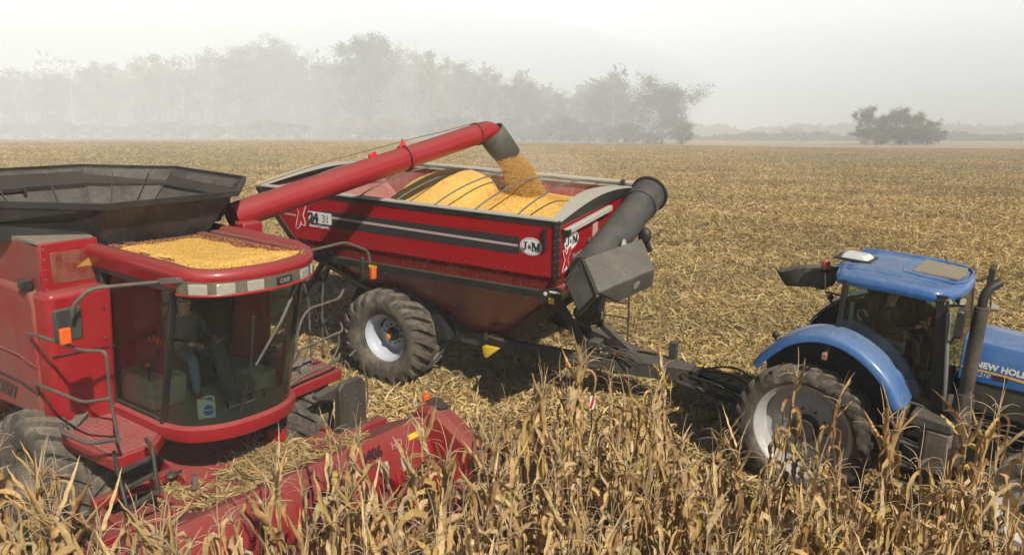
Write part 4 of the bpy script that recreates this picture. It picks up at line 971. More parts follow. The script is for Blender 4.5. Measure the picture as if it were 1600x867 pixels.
    wheel(root, (.98, 1.53, .92), .92, .78, .42, 20, 1, ALU, .25, lug_h=.07, lug_w=.13, rot=.25)
    MB().hull([(1.95, .58, 1.15), (2.05, .80, 1.15), (1.9, .75, .55), (1.8, .55, .55), (1.98, .58, 1.0), (2.1, .8, 1.0)]).build('final_drive', RED, root, bevel=.02)
    # feeder house down to the header
    MB().hexa([(1.0, -.62, .75), (2.45, -.62, .35), (2.45, .62, .35), (1.0, .62, .75)], [(.9, -.62, 1.12), (2.4, -.62, .74), (2.4, .62, .74), (.9, .62, 1.12)]).build('feeder_house', RED, root, bevel=.02)
    # --- unloading auger
    A = S(376, 334, 'v', 1.55)
    Ec = CART @ site(CART, 752, 207, 'v', 1.95); E = COMB.inverted() @ Ec
    ax = (E - A).normalized(); Lr = (E - A).length
    au = MB(); j = A + ax * Lr * .63
    au.tube([A - ax * .15, j], .205, 28); au.build('unloading_auger', RED, root, smooth=50)
    a2 = MB(); 
    k1 = E + ax * .02; dn = (COMB.inverted().to_3x3() @ (CART.to_3x3() @ Vector((.35, .25, -1.0)))).normalized()
    a2.tube([j, E - ax * .12], .195, 28); el = arc_pts([E - ax * .12, E + ax * .06, E + ax * .20 + dn * .04, E + ax * .27 + dn * .13], 5); a2.tube(el, .195, 28); a2.build('auger_tube', RED, root, smooth=50)
    fg = MB(); 
    for c_, r_ in ((j, .245), (E - ax * .12, .215)):
        fg.tube([c_ - ax * .018, c_ + ax * .018], r_, 28)
    fg.build('flange', RED_DUSTY, root, smooth=40)
    bt = MB(); o1 = ax.orthogonal().normalized(); o2 = ax.cross(o1)
    for c_, r_ in ((j, .228), (E - ax * .12, .205)):
        for k_ in range(18):
            t_ = 2 * math.pi * k_ / 18; p = c_ + (o1 * math.cos(t_) + o2 * math.sin(t_)) * r_; bt.tube([p - ax * .035, p + ax * .035], .012, 5)
    bt.build('bolt', BLACK, root)
    # cable along the top of the tube with its bracket
    upv = (Vector((0, 0, 1)) - ax * ax.z).normalized(); cbp = [S(300, 314, 'v', 1.3)]
    cb = MB(); cb.tube(arc_pts([A - ax * 1.2 + upv * .26, A + ax * 1.2 + upv * .36, j + upv * .30, j + ax * .9 + upv * .25, E - ax * .2 + upv * .22], 4), .009, 5); cb.build('cable', plain('cable_tan', (.22, .15, .06), .6), root)
    MB().hull([j + upv * .2 - ax * .10, j + upv * .2 + ax * .08, j + upv * .36, j + upv * .34 + o1 * .02, j + upv * .2 + o1 * .05, j + upv * .2 - o1 * .05]).build('cable_bracket', REDP, root)
    MB().beam(j - ax * .75 + upv * .22, j - ax * .60 + upv * .24, .06, .07).build('cable_bracket', REDP, root, bevel=.01)
    # saddle that carries the auger, seen right of the hopper
    sd = MB(); c = S(384, 350, 'v', 1.5); sd.box(c + Vector((.0, 0, -.12)), (.35, .35, .34)); sd.build('auger_saddle', RED, root, bevel=.03)
    sd = MB(); sd.hexa([S(296, 352, 'v', .9), S(345, 345, 'v', 1.2), S(345, 345, 'v', 1.5), S(296, 352, 'v', 1.4)], [S(312, 330, 'v', .9), S(355, 318, 'v', 1.2), S(355, 318, 'v', 1.5), S(312, 330, 'v', 1.4)]); sd.build('auger_cover', DKGREY, root, bevel=.02)
    # rubber spout
    s0 = el[-1] - dn * .05; sp = []
    fw = (COMB.inverted().to_3x3() @ (CART.to_3x3() @ Vector((1, -.25, 0)))).normalized(); dd = (dn + ax * .35).normalized(); sx = dd.cross(Vector((0, 0, 1)).cross(ax)).normalized(); sy = dd.cross(sx).normalized()
    for t_, rx, ry in ((-.28, .20, .20), (-.08, .255, .27), (.2, .265, .26), (.56, .245, .22), (.50, .22, .20)):
        c_ = el[-4].lerp(el[-1], .1) + dd * (t_ + .05)
        sp.append([c_ + sx * rx * math.cos(a_) + sy * ry * math.sin(a_) for a_ in np.linspace(0, 2 * math.pi, 24, endpoint=False)])
    q = MB(); q.loft(sp[1:4]); spout = q.build('spout', paint('spout_rubber', (.055, .058, .045), .65, 0, .4, (.2, .18, .13), .4, .3, 3, .01), root, smooth=60, thick=.03)
    # body number
    text('lettering', '2577', .23, (-.44, -1.672, 1.80), (1, 0, -.03), (0, 0, 1), plain('number_grey', (.05, .042, .035), .5), root, .012, .15)
    text('lettering', 'MAG', .16, (-1.0, -1.668, 1.86), (1, 0, -.03), (0, 0, 1), plain('number_pale', (.30, .22, .19), .5), root, .006, .15) if False else None
    MB().box((-2.9, -1.664, 1.90), (4.6, .008, .21)).build('side_stripe', plain('stripe_dusty', (.17, .10, .085), .6), root)
    return root, E, dd, el, sp
comb_root, AUG_END, SPOUT_DIR, AUG_EL, SPOUT_RINGS = combine()

# ------------------------------------------------------------------ corn header carried in front of the combine
def header():
    M = COMB.copy(); root = empty('corn_header', M)
    tag(root, 'red six row corn header numbered 3406, half hidden by corn below the combine', 'corn header')
    S = lambda px, py, ax, v: site(COMB, px, py, ax, v)
    H_ = MB(); VL, VR = -2.55, 2.42
    # front sheet with folded top, and the deck behind it
    H_.prism([(2.95, VL, 1.02), (3.08, VL, 1.06), (3.16, VL, 1.0), (3.30, VL, .72), (3.42, VL, .34), (3.30, VL, .30), (3.12, VL, .62)], (0, VR - VL, 0))
    H_.build('back_sheet', HRED, root, bevel=.01)
    MB().hexa([(2.42, VL, .66), (2.98, VL, .84), (2.98, VR, .84), (2.42, VR, .66)], [(2.42, VL, .78), (2.97, VL, 1.02), (2.97, VR, 1.02), (2.42, VR, .78)]).build('deck', HRED, root, bevel=.01)
    MB().box((2.36, (VL + VR) / 2, .78), (.14, VR - VL, .16)).build('frame_beam', HRED, root, bevel=.012)
    MB().box((2.05, -.05, .70), (.55, 3.4, .10)).build('lower_deck', HRED, root, bevel=.012)
    MB().box((1.62, -.2, .88), (.12, 2.9, .12)).build('frame_beam', HRED, root, bevel=.012)
    for v_ in (-1.62, -.95, -.1, .95, 1.62): MB().beam((1.65, v_, .82), (2.4, v_, .76), .08, .08).build('cross_member', HRED, root, bevel=.008)
    # holes punched along the deck edge and raised plates
    q = MB()
    for i in range(26): q.tube([(2.52 + .0, .1 + i * .07, .832), (2.54, .1 + i * .07, .846)], .014, 6)
    q.build('punched_hole', BLACK, root)
    MB().box((2.60, 1.05, .92), (.22, .42, .06)).build('cover_plate', HRED, root, bevel=.01)
    for v_ in (-2.0, -1.1, -.2, .7, 1.6): MB().prism([(3.19, v_, .95), (3.44, v_, .36), (3.44, v_, .30), (3.10, v_, .8)], (0, .02, 0)).build('gusset', HRED, root)
    # hitch pin and valve seen left of the cab
    q = MB(); c = S(305, 762, 'w', .86); q.tube([c, c + Vector((0, 0, .18))], .035, 10); q.build('lock_pin', CHROME, root, smooth=50); q = MB(); c = S(268, 742, 'w', .9); q.ball(c, .07, 10, 6, (1, 1.2, .7)); q.tube([c, c + Vector((.05, .12, .05))], .02, 6); q.build('valve', BLACK, root)
    # auger in the trough ahead of the sheet
    q = MB(); q.tube([(3.78, VL + .1, .55), (3.78, VR - .1, .55)], .10, 16); 
    fl = []; n = 150
    for i in range(n + 1):
        v_ = VL + .15 + (VR - VL - .3) * i / n; a_ = i / n * 2 * math.pi * 11 * (1 if v_ > 0 else -1)
        fl.append([Vector((3.78 + r_ * math.cos(a_), v_, .55 + r_ * math.sin(a_))) for r_ in (.09, .25)])
    q.loft(fl, closed=False); q.build('cross_auger', HRED, root, smooth=50)
    MB().prism([(3.40, VL, .30), (3.6, VL, .22), (4.1, VL, .25), (4.15, VL, .30), (3.6, VL, .28), (3.42, VL, .36)], (0, VR - VL, 0)).build('trough', HRED, root)
    # snouts between the rows
    for k in range(-3, 3):
        v_ = .38 + .76 * k
        if k == -3: continue
        v_ = k * .76 + .76 * .0
        pr = []
        for u, wd, hh, z0 in ((4.05, .24, .30, .30), (4.4, .23, .42, .26), (4.75, .17, .30, .18), (5.15, .09, .15, .10), (5.4, .02, .04, .06)):
            pr.append([Vector((u, v_ - wd, z0)), Vector((u, v_ - wd * .8, z0 + hh * .7)), Vector((u, v_, z0 + hh)), Vector((u, v_ + wd * .8, z0 + hh * .7)), Vector((u, v_ + wd, z0))])
        q = MB(); q.loft(pr, True, True); q.build('snout', HRED, root, smooth=50)
    # end divider: humped shield with a dark window and an amber light, running forward to its point
    for s, ve in ((1, 2.42), (-1, -2.55)):
        pr = []
        for u, w0, w1, zt, zb in ((2.85, 0, .32, .98, .40), (3.02, 0, .42, 1.20, .36), (3.22, 0, .50, 1.25, .34), (3.50, .02, .54, 1.12, .30), (3.90, .04, .52, .86, .24), (4.35, .08, .44, .62, .18), (4.9, .14, .36, .40, .12), (5.4, .22, .27, .14, .06)):
            c_ = [(w0, zb), (w0, zt * .92), (w0 + (w1 - w0) * .22, zt), (w0 + (w1 - w0) * .62, zt * .97), (w1, zt * .80), (w1, zb)]
            pr.append([Vector((u, ve + s * a_, b_)) for a_, b_ in c_])
        q = MB(); q.loft(pr, True, True); en = q.build('end_divider', HRED, root, smooth=22, bevel=.012)
        if s > 0:
            MB().hexa([(3.10, ve + .10, 1.262), (3.40, ve + .10, 1.20), (3.40, ve + .32, 1.19), (3.10, ve + .36, 1.252)], [(3.10, ve + .10, 1.275), (3.40, ve + .10, 1.213), (3.40, ve + .32, 1.203), (3.10, ve + .36, 1.265)]).build('divider_window', BLACK, en)
            MB().box((3.02, ve + .20, 1.27), (.09, .12, .12)).build('marker_light', ORANGE, en, bevel=.02)
            q = MB(); c = Vector((2.98, ve + .02, 1.24)); q.tube([c + Vector((0, math.cos(t_) * .035, math.sin(t_) * .055)) for t_ in np.linspace(.6, 5.6, 12)], .007, 5); q.build('hook', WHITE, en)
        else:
            MB().box((2.98, ve - .02, 1.09), (.10, .30, .03)).build('reflector', YELLOW, en)
    nrm = Vector((.42, 0, .9)).normalized()
    def face(v_, w_): # point on the sunny front sheet
        u = 3.16 + (1.0 - w_) / (1.0 - .72) * .14 + .006 if w_ > .72 else 3.30 + (.72 - w_) / .38 * .12 + .006
        return Vector((u, v_, w_))
    upf = (face(0, .95) - face(0, .80)).normalized()
    MB().prism([face(2.02, .86), face(2.36, .86), face(2.36, .93), face(2.02, .93)], Vector((.004, 0, .002))).build('reflector', YELLOW, root)
    text('lettering', '3406', .20, face(1.08, .84), (0, 1, 0), upf, plain('header_number', (.03, .008, .008), .5), root, .010, .15)
    text('lettering', 'HD', .15, face(1.66, .845), (0, 1, 0), upf, plain('header_letters', (.45, .22, .20), .5), root, .003, .15)
    for v_, w_, a_, b_ in ((1.36, .70, .16, .11), (1.76, .62, .07, .18), (1.35, 1.04, .16, .0)):
        if b_: MB().prism([face(v_, w_ - b_ / 2), face(v_ + a_, w_ - b_ / 2), face(v_ + a_, w_ + b_ / 2), face(v_, w_ + b_ / 2)], Vector((.004, 0, .002))).build('sticker', plain('sticker_grey', (.45, .43, .36), .5), root)
    # cut stalks and husks lying on the deck
    rs = np.random.RandomState(3); n = 8000
    v_ = np.concatenate([rs.normal(.45, .55, n * 2 // 3), rs.uniform(-1.0, 1.5, n - n * 2 // 3)]); u = np.concatenate([rs.normal(2.15, .24, n * 2 // 3), rs.uniform(1.7, 2.9, n - n * 2 // 3)])
    base = np.where(u < 2.42, .76, .80 + (u - 2.42) * .42); hp = .22 * np.exp(-((u - 2.15) / .28) ** 2) * np.exp(-((v_ - .5) / .7) ** 2)
    k = (u > 1.6) & (u < 2.96) & (v_ > -1.4) & (v_ < 1.7) & ((v_ < .9) | (u > 2.3)); u, v_, base, hp = u[k], v_[k], base[k], hp[k]
    co, lp, ti = straw_sheet(len(u), 1, rs, .08, .34, .005, .022, 0, .25, (u, v_, base + hp * rs.uniform(0, 1, len(u)) + .01))
    o = bpy.data.objects.new('crop_debris', quick_mesh('crop_debris', co, lp, 4, ti, STRAWM)); C.objects.link(o); o.matrix_world = COMB
    tag(o, kind='stuff', label='heap of broken straw and husks lying on the header deck under the cab')
header()

# driver, jug and paper in the combine's cab
JEANS = plain('blue_jeans', (.13, .19, .24), .85); SKIN = plain('skin', (.50, .27, .17), .55)
seated_person('person', COMB @ Matrix.Translation((1.10, -.02, 2.16)), 'person in blue jeans and a dark shirt seated at the wheel behind the combine windshield', plain('dark_shirt', (.06, .065, .07), .9), JEANS, SKIN, plain('dark_cap', (.03, .03, .035), .8), 1.0,
              arms=((.42, -.16, .30), (.46, .14, .32)), knees=.20)
def jug():
    root = empty('plastic_jug', COMB @ Matrix.Translation((2.10, -.42, 1.703)) @ Matrix.Rotation(-.55, 4, 'Z'))
    tag(root, 'pale green plastic jug with a red cap on the cab floor behind the windshield', 'jug')
    jm = plain('jug_plastic', (.58, .68, .58), .4)
    b = MB(); b.hull([(x * .055, y * .105, z) for x in (-1, 1) for y in (-1, 1) for z in (0, .20)] + [(x * .05, -.07 + y * .03, .255) for x in (-1, 1) for y in (-1, 1)]); b.build('jug_body', jm, root, bevel=.014, seg=3)
    MB().tube(round_path([(0, -.03, .245), (0, .0, .27), (0, .085, .265), (0, .09, .18)], .03), .014, 8).build('jug_handle', jm, root, smooth=60)
    MB().tube([(0, -.07, .25), (0, -.07, .288)], .024, 14).build('cap', REDP, root, smooth=40)
    q = MB(); q.add([(.057, .02 + math.cos(t) * .06, .11 + math.sin(t) * .068) for t in np.linspace(0, 2 * math.pi, 20, endpoint=False)] + [(.060, .02 + math.cos(t) * .06, .11 + math.sin(t) * .068) for t in np.linspace(0, 2 * math.pi, 20, endpoint=False)], [tuple(range(20)), tuple(range(20, 40))] + [(i, (i + 1) % 20, 20 + (i + 1) % 20, 20 + i) for i in range(20)])
    q.build('label', plain('jug_label', (.10, .16, .50), .5), root)
    MB().box((.0615, .02, .115), (.002, .11, .012)).build('label_stripe', WHITE, root)
jug()
q = MB(); q.box((0, 0, .004), (.20, .36, .008)); o = q.build('paper_sheet', plain('paper', (.60, .68, .62), .7), None); o.matrix_world = COMB @ Matrix.Translation((2.16, .02, 1.74)) @ Matrix.Rotation(-.5, 4, 'Y') @ Matrix.Rotation(-.12, 4, 'Z')
tag(o, 'pale sheet of paper lying on the cab floor right of the jug', 'paper')

# grain lying on the cab roof
def grain_mat():
    m, nt, b = nodes_of('corn_kernels')
    t = nt.nodes.new('ShaderNodeTexCoord'); v = nt.nodes.new('ShaderNodeTexVoronoi'); v.inputs['Scale'].default_value = 95; nt.links.new(t.outputs['Object'], v.inputs['Vector'])
    s = nt.nodes.new('ShaderNodeSeparateColor'); nt.links.new(v.outputs['Color'], s.inputs[0])
    c = mix_rgb(nt, s.outputs[0], (.82, .46, .075), (.87, .57, .14)); c = mix_rgb(nt, maprange(nt, s.outputs[1], .86, .97), c, (.66, .28, .05)); c = mix_rgb(nt, maprange(nt, s.outputs[2], .9, 1), c, (.9, .75, .45))
    c = mix_rgb(nt, maprange(nt, noise(nt, 3, 4), .4, .7, 0, .35), c, (.62, .36, .10))
    nt.links.new(c, b.inputs['Base Color']); b.inputs['Roughness'].default_value = .6
    bn = nt.nodes.new('ShaderNodeBump'); bn.inputs['Strength'].default_value = .8; bn.inputs['Distance'].default_value = .009
    nt.links.new(math_n(nt, 'ADD', v.outputs['Distance'], noise(nt, 20)), bn.inputs['Height']); nt.links.new(bn.outputs[0], b.inputs['Normal'])
    return m
KERN = grain_mat(); KERN_A = attr_mat('loose_kernels', .6, .3, .3, False, .04)
def kernels(n, pos, rs, size=.011):
    """loose kernels: small tetrahedra"""
    base = np.array([(0, 0, 1), (.94, 0, -.33), (-.47, .82, -.33), (-.47, -.82, -.33)])
    q = rs.normal(size=(n, 3, 3)); q[:, 0] /= np.linalg.norm(q[:, 0], axis=1)[:, None]; q[:, 1] -= q[:, 0] * (q[:, 0] * q[:, 1]).sum(1)[:, None]; q[:, 1] /= np.linalg.norm(q[:, 1], axis=1)[:, None]; q[:, 2] = np.cross(q[:, 0], q[:, 1])
    co = np.einsum('kj,njl->nkl', base, q) * (size * rs.uniform(.7, 1.3, n))[:, None, None] + pos[:, None]
    lp = (np.arange(n)[:, None] * 4 + np.array([0, 1, 2, 0, 2, 3, 0, 3, 1, 1, 3, 2])[None]).ravel()
    pal = np.array([(.86, .48, .07), (.90, .58, .13), (.74, .30, .035), (.84, .40, .05), (.92, .70, .30)]); ti = pal[rs.choice(5, n, p=[.38, .33, .08, .13, .08])] * rs.uniform(.8, 1.1, (n, 1))
    return co.reshape(-1, 3), lp, np.repeat(ti, 4, 0)
def roof_grain():
    out = [(.96, -.82), (1.0, -.4), (.98, .0), (1.05, .28), (1.45, .38), (1.95, .30), (2.35, .42), (2.62, .62), (2.80, .50), (2.86, .1), (2.86, -.25), (2.80, -.55), (2.62, -.78), (2.3, -.86), (1.5, -.86)]
    P = np.array(out); nx, ny = 170, 120; U, V = np.meshgrid(np.linspace(.85, 2.90, nx), np.linspace(-.88, .72, ny))
    d = np.full(U.shape, 9.0); inside = np.zeros(U.shape, bool)
    for i in range(len(P)):
        a, b = P[i], P[(i + 1) % len(P)]; e_ = b - a; t = np.clip(((U - a[0]) * e_[0] + (V - a[1]) * e_[1]) / (e_ @ e_), 0, 1)
        d = np.minimum(d, np.hypot(U - a[0] - t * e_[0], V - a[1] - t * e_[1]))
        c = ((a[1] > V) != (b[1] > V)) & (U < (b[0] - a[0]) * (V - a[1]) / (b[1] - a[1] + 1e-9) + a[0]); inside ^= c
    d = np.where(inside, d, -d) + .03 * np.sin(U * 11 + V * 7) + .02 * np.sin(V * 23 - U * 5) + .012 * np.sin(U * 41)
    t = np.clip((d + .06) / .30, 0, 1); W = 3.700 + .052 * (t * t * (3 - 2 * t)) + .004 * np.sin(U * 17) * np.cos(V * 21) + np.random.RandomState(1).normal(0, .0015, U.shape)
    co = np.stack([U.ravel(), V.ravel(), W.ravel()], 1); i = np.arange(nx * (ny - 1)).reshape(-1, nx)[:, :-1]; keep = (d[:-1, :-1] > -.05).ravel(); i = i.ravel()[keep]
    me = quick_mesh('spilled_grain', co, np.stack([i, i + 1, i + nx + 1, i + nx], 1).ravel(), 4, None, KERN); o = bpy.data.objects.new('spilled_grain', me); C.objects.link(o); o.matrix_world = COMB
    for p in me.polygons: p.use_smooth = True
    tag(o, kind='stuff', label='layer of yellow corn grain lying on the cab roof of the combine')
    r2 = np.random.RandomState(8); ii = r2.choice(U.size, 1500); dd = d.ravel()[ii]; k = (dd > -.12); ii = ii[k]; u, v = U.ravel()[ii], V.ravel()[ii]
    P3 = np.stack([u, v, np.maximum(W.ravel()[ii], 3.728) + .004], 1) + r2.normal(0, .006, (len(u), 3)) * [1, 1, .2]
    co, lp, ti = kernels(len(u), P3, r2, .009); k = bpy.data.objects.new('loose_grain', quick_mesh('loose_grain', co, lp, 3, ti, KERN_A)); C.objects.link(k); k.parent = o
roof_grain()
# ================================================================== THE GRAIN CART
L2, CW, TH_ = 3.23, 3.60, 3.60
def heap(u, v):
    """height of the grain in the cart, in the cart's metres"""
    u = np.asarray(u, float); v = np.asarray(v, float)
    h = 3.30 + .62 * np.exp(-((u - .05) / 1.25) ** 2 - ((v - 2.1) / 1.15) ** 2) + .24 * np.exp(-((u - 1.75) / .6) ** 2 - ((v - 1.95) / .7) ** 2)
    h = h - .10 * np.exp(-((u - 1.0) / .35) ** 2 - ((v - 2.0) / .9) ** 2)
    h = h - np.maximum(0, -(u + .75)) * .62 - .30 * np.maximum(0, u - 2.45) - .04 * (v < .5)
    return h + .006 * np.sin(u * 4 + v * 3)
def cart():
    root = empty('grain_cart', CART)
    tag(root, 'red grain cart heaped with yellow corn, its dark auger folded across the front', 'grain cart')
    S = lambda px, py, ax, v: site(CART, px, py, ax, v)
    PB = 2.66                                        # lower edge of the side panels
    def wallrear(w_): return -L2 + (3.6 - w_) * .86
    # side panels
    for v0, nm, mt in ((0.0, 'side_panel', CRED), (CW - .02, 'side_panel', CRED)):
        m = MB(); m.prism([(-L2, v0, 3.60), (L2, v0, 3.60), (L2, v0, PB), (wallrear(PB), v0, PB)], (0, .02, 0)); m.build(nm, mt, root)
    # inner faces: one liner per wall, dust-pink
    m = MB()
    tp = [(-L2 + .03, .03), (L2 - .03, .03), (L2 - .03, CW - .03), (-L2 + .03, CW - .03)]; lo = [(-1.9, .09), (L2 - .03, .09), (L2 - .03, CW - .09), (-1.9, CW - .09)]; bt = [(.2, .95), (1.8, .95), (1.8, 2.65), (.2, 2.65)]
    m.loft([[Vector((*p, 1.25)) for p in bt], [Vector((*p, 2.40)) for p in lo], [Vector((*p, 3.59)) for p in tp]]); m.build('hopper_liner', CREDIN, root, smooth=0, normals=False)
    m = MB()
    for a_, b_ in (((-2.9, 1.0), (-1.0, 1.6)), ((-2.9, 2.6), (-1.0, 2.1))):
        m.tube([(a_[0], a_[1], 3.25), (b_[0], b_[1], 1.9)], .02, 5)
    m.build('liner_seam', CREDIN, root)
    # lower hopper: band, then inward slopes
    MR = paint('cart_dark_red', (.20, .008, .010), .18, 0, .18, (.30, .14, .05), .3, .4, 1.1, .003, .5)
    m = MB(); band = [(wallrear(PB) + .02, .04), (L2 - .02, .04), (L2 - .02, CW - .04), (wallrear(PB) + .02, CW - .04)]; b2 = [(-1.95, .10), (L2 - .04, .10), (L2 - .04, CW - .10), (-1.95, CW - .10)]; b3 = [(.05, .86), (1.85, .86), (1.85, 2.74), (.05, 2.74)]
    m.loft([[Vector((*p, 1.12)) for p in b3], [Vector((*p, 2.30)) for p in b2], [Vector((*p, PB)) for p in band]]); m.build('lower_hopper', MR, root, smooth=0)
    # black trims
    m = MB(); m.beam((-1.98, .05, 2.34), (L2 + .02, .05, 2.34), .10, .13); m.beam((-1.98, CW - .05, 2.34), (L2 + .02, CW - .05, 2.34), .10, .13); m.build('side_trim', BLACK, root, bevel=.008)
    for v_ in (-.005, CW + .005): m = MB(); m.beam((-L2 - .01, v_, 3.58), (wallrear(PB) - .01, v_, PB), .05, .11); m.beam((wallrear(PB) - .01, v_, PB), (-1.98, v_ * .98 + .02, 2.32), .05, .11); m.build('rear_edge_trim', BLACK, root)
    m = MB()
    for v_ in (0.03, CW - .03): m = MB(); m.prism([(-1.98, v_, 2.28), (-1.75, v_, 2.28), (.3, v_ + (.75 if v_ < 1 else -.75), 1.08), (.0, v_ + (.75 if v_ < 1 else -.75), 1.08)], (0, .05, 0)); m.build('corner_frame', BLACK, root); m = MB(); m.prism([(L2 + .05, v_, 2.50), (L2 - .1, v_, 2.28), (1.75, v_ + (.75 if v_ < 1 else -.75), 1.02), (1.98, v_ + (.75 if v_ < 1 else -.75), 1.02), (L2 + .06, v_, 2.12)], (0, .06, 0)); m.build('corner_frame', BLACK, root)
    m = MB(); m.prism([(L2 - .30, -.02, 2.42), (L2 + .07, -.02, 2.52), (L2 + .12, -.02, 2.36), (L2 - .12, -.02, 2.10), (L2 - .30, -.02, 2.20)], (0, .03, 0)); m.build('frame_plate', BLACK, root, bevel=.008)
    MB().box((L2 - .06, -.032, 2.27), (.10, .006, .10)).build('warning_sticker', YELLOW, root)
    q = MB(); c = Vector((L2 - .17, -.032, 2.385)); q.prism([c + Vector((math.cos(t) * .035, 0, math.sin(t) * .035)) for t in np.linspace(0, 6.283, 16, endpoint=False)], (0, -.004, 0)); q.box((L2 + .0, -.034, 2.43), (.20, .004, .035)); q.build('badge', CREAM, root)
    MB().box((-.50, -.008, 2.345), (.18, .008, .05)).build('warning_sticker', YELLOW, root)
    # corner posts with bolts
    m = MB(); m.box((L2 - .01, -.012, 3.12), (.07, .05, .98)); m.box((L2 + .012, .03, 3.12), (.03, .07, .98)); m.box((L2 - .01, CW + .012, 3.12), (.07, .05, .98)); m.build('corner_post', BLACK, root, bevel=.006)
    m = MB()
    for i in range(8): m.tube([(L2 - .01, -.036, 2.72 + i * .115), (L2 - .01, -.044, 2.72 + i * .115)], .011, 6); m.tube([(L2 + .026, .03, 2.72 + i * .115), (L2 + .034, .03, 2.72 + i * .115)], .011, 6)
    for i in range(44): m.tube([(wallrear(PB) + .1 + i * .128, -.001, PB + .06), (wallrear(PB) + .1 + i * .128, -.008, PB + .06)], .008, 5)
    for k in range(7):
        for w_ in (2.85, 3.05, 3.28, 3.46): m.tube([(-2.0 + k * .80, -.001, w_), (-2.0 + k * .80, -.008, w_)], .008, 5)
    for i in range(18): m.tube([(L2 + .022, .15 + i * .19, PB + .06), (L2 + .029, .15 + i * .19, PB + .06)], .008, 5)
    m.build('rivet_rows', CHROME, root)
    m = MB(); m.tube([(L2 - .20, -.04, 3.48), (L2 - .20, -.04, 3.12)], .035, 8); m.build('manual_holder', BLACK, root, smooth=50)
    # graphics on the near side: dark stripe with a pale line, the X2431 mark and the oval badge
    y = -.0045
    m = MB(); m.prism([(-1.62, y, 3.28), (2.55, y, 3.28), (2.55, y, 2.98), (-1.95, y, 2.98)], (0, .003, 0)); m.build('stripe', STRIPE, root)
    m = MB(); m.prism([(-1.55, y - .003, 3.19), (2.52, y - .003, 3.145), (2.52, y - .003, 3.105), (-1.55, y - .003, 3.145)], (0, .002, 0)); m.prism([(-2.78, y - .003, 3.145), (-2.3, y - .003, 3.13), (-2.3, y - .003, 3.10), (-2.80, y - .003, 3.12)], (0, .002, 0)); m.build('stripe_line', plain('line_pale', (.50, .38, .36), .5), root)
    lw = plain('white_vinyl', (.74, .74, .72), .4); lb = plain('dark_vinyl', (.03, .04, .035), .4); lr = plain('red_vinyl', (.50, .01, .02), .4)
    def serif(o_, xd, s):
        """slab-serif J & M centred on o_"""
        o_ = Vector(o_); xd = Vector(xd); zd = Vector((0, 0, 1)); nd = Vector((0, -.004, 0)) if xd.x else Vector((.004, 0, 0))
        def bar(name_q, pts, k): name_q.prism([o_ + xd * a * s + zd * b * s + nd * (.5 + k * .15) for a, b in pts], nd)
        q = MB(); bar(q, [(-.70, .42), (-.70, .34), (-.62, .34), (-.62, -.12), (-.66, -.26), (-.76, -.30), (-.84, -.24), (-.84, -.14), (-.94, -.14), (-.94, -.28), (-.80, -.42), (-.62, -.40), (-.50, -.28), (-.46, -.12), (-.46, .34), (-.36, .34), (-.36, .42)], 0); q.build('letter_j', lb, root)
        q = MB(); x0 = .06
        for k, pts in enumerate(([(x0, -.40), (x0 + .28, -.40), (x0 + .28, -.33), (x0, -.33)], [(x0, .42), (x0 + .24, .42), (x0 + .24, .34), (x0, .34)], [(x0 + .08, -.36), (x0 + .18, -.36), (x0 + .18, .38), (x0 + .08, .38)],
            [(x0 + .10, .42), (x0 + .28, .42), (x0 + .52, -.16), (x0 + .44, -.40)], [(x0 + .42, -.40), (x0 + .50, -.40), (x0 + .80, .42), (x0 + .66, .42)], [(x0 + .64, -.36), (x0 + .80, -.36), (x0 + .80, .38), (x0 + .64, .38)],
            [(x0 + .56, -.40), (x0 + .90, -.40), (x0 + .90, -.33), (x0 + .56, -.33)], [(x0 + .66, .42), (x0 + .90, .42), (x0 + .90, .34), (x0 + .66, .34)])): bar(q, pts, k)
        q.build('letter_m', lb, root)
        text('lettering', '&', s * .55, o_ + xd * (-.30) * s - zd * .20 * s + nd, xd, zd, lb, root, .002)
    def badge(cx, cz, rx, rz, size, normal_front=False):
        n = 40
        if not normal_front:
            q = MB(); q.prism([(cx + rx * math.cos(t), y - .006, cz + rz * math.sin(t)) for t in np.linspace(0, 6.283, n, endpoint=False)], (0, .004, 0)); o = q.build('badge', lw, root)
            serif((cx, y - .008, cz), (1, 0, 0), size)
            q = MB(); q.tube([(cx + rx * .9 * math.cos(t), y - .006, cz + rz * .88 * math.sin(t)) for t in np.linspace(0, 6.283, n)], .004, 4); q.build('badge_line', lb, root)
        else:
            u0 = L2 + .034
            q = MB(); q.prism([(u0, cx + rx * math.cos(t), cz + rz * math.sin(t)) for t in np.linspace(0, 6.283, n, endpoint=False)], (.004, 0, 0)); q.build('badge', lw, root)
            serif((u0 + .006, cx, cz), (0, 1.5, 0), size)
    badge(2.77, 3.14, .205, .15, .18)
    def xmark(o_, xd, zd, s, nrm):
        xd = Vector(xd); zd = Vector(zd); nrm = Vector(nrm); o_ = Vector(o_)
        def P(a, b, d): return o_ + xd * a * s + zd * b * s + nrm * d
        for k, (mt, gr, d) in enumerate(((lw, .055, .006), (lr, .0, .010))):
            q = MB()
            q.prism([P(.62 - .04 - gr, 1.0 + gr, d), P(.86 + gr, 1.02 + gr, d), P(.86 + gr, .90, d), P(.20 + gr, -.62, d), P(.06, -.70 - gr, d), P(-.02 - gr, -.62, d), P(.26 - gr, .22, d)], nrm * .002)
            q.prism([P(.02 - gr, .90 + gr, d + .001), P(.20 + gr, .94 + gr, d + .001), P(.62 + gr, -.30, d + .001), P(.58 + gr, -.48 - gr, d + .001), P(.42 - gr, -.44 - gr, d + .001)], nrm * .002)
            q.build('emblem', mt, root)
    xmark((-2.30, y, 3.12), (1, 0, 0), (0, 0, 1), .36, (0, -1, 0))
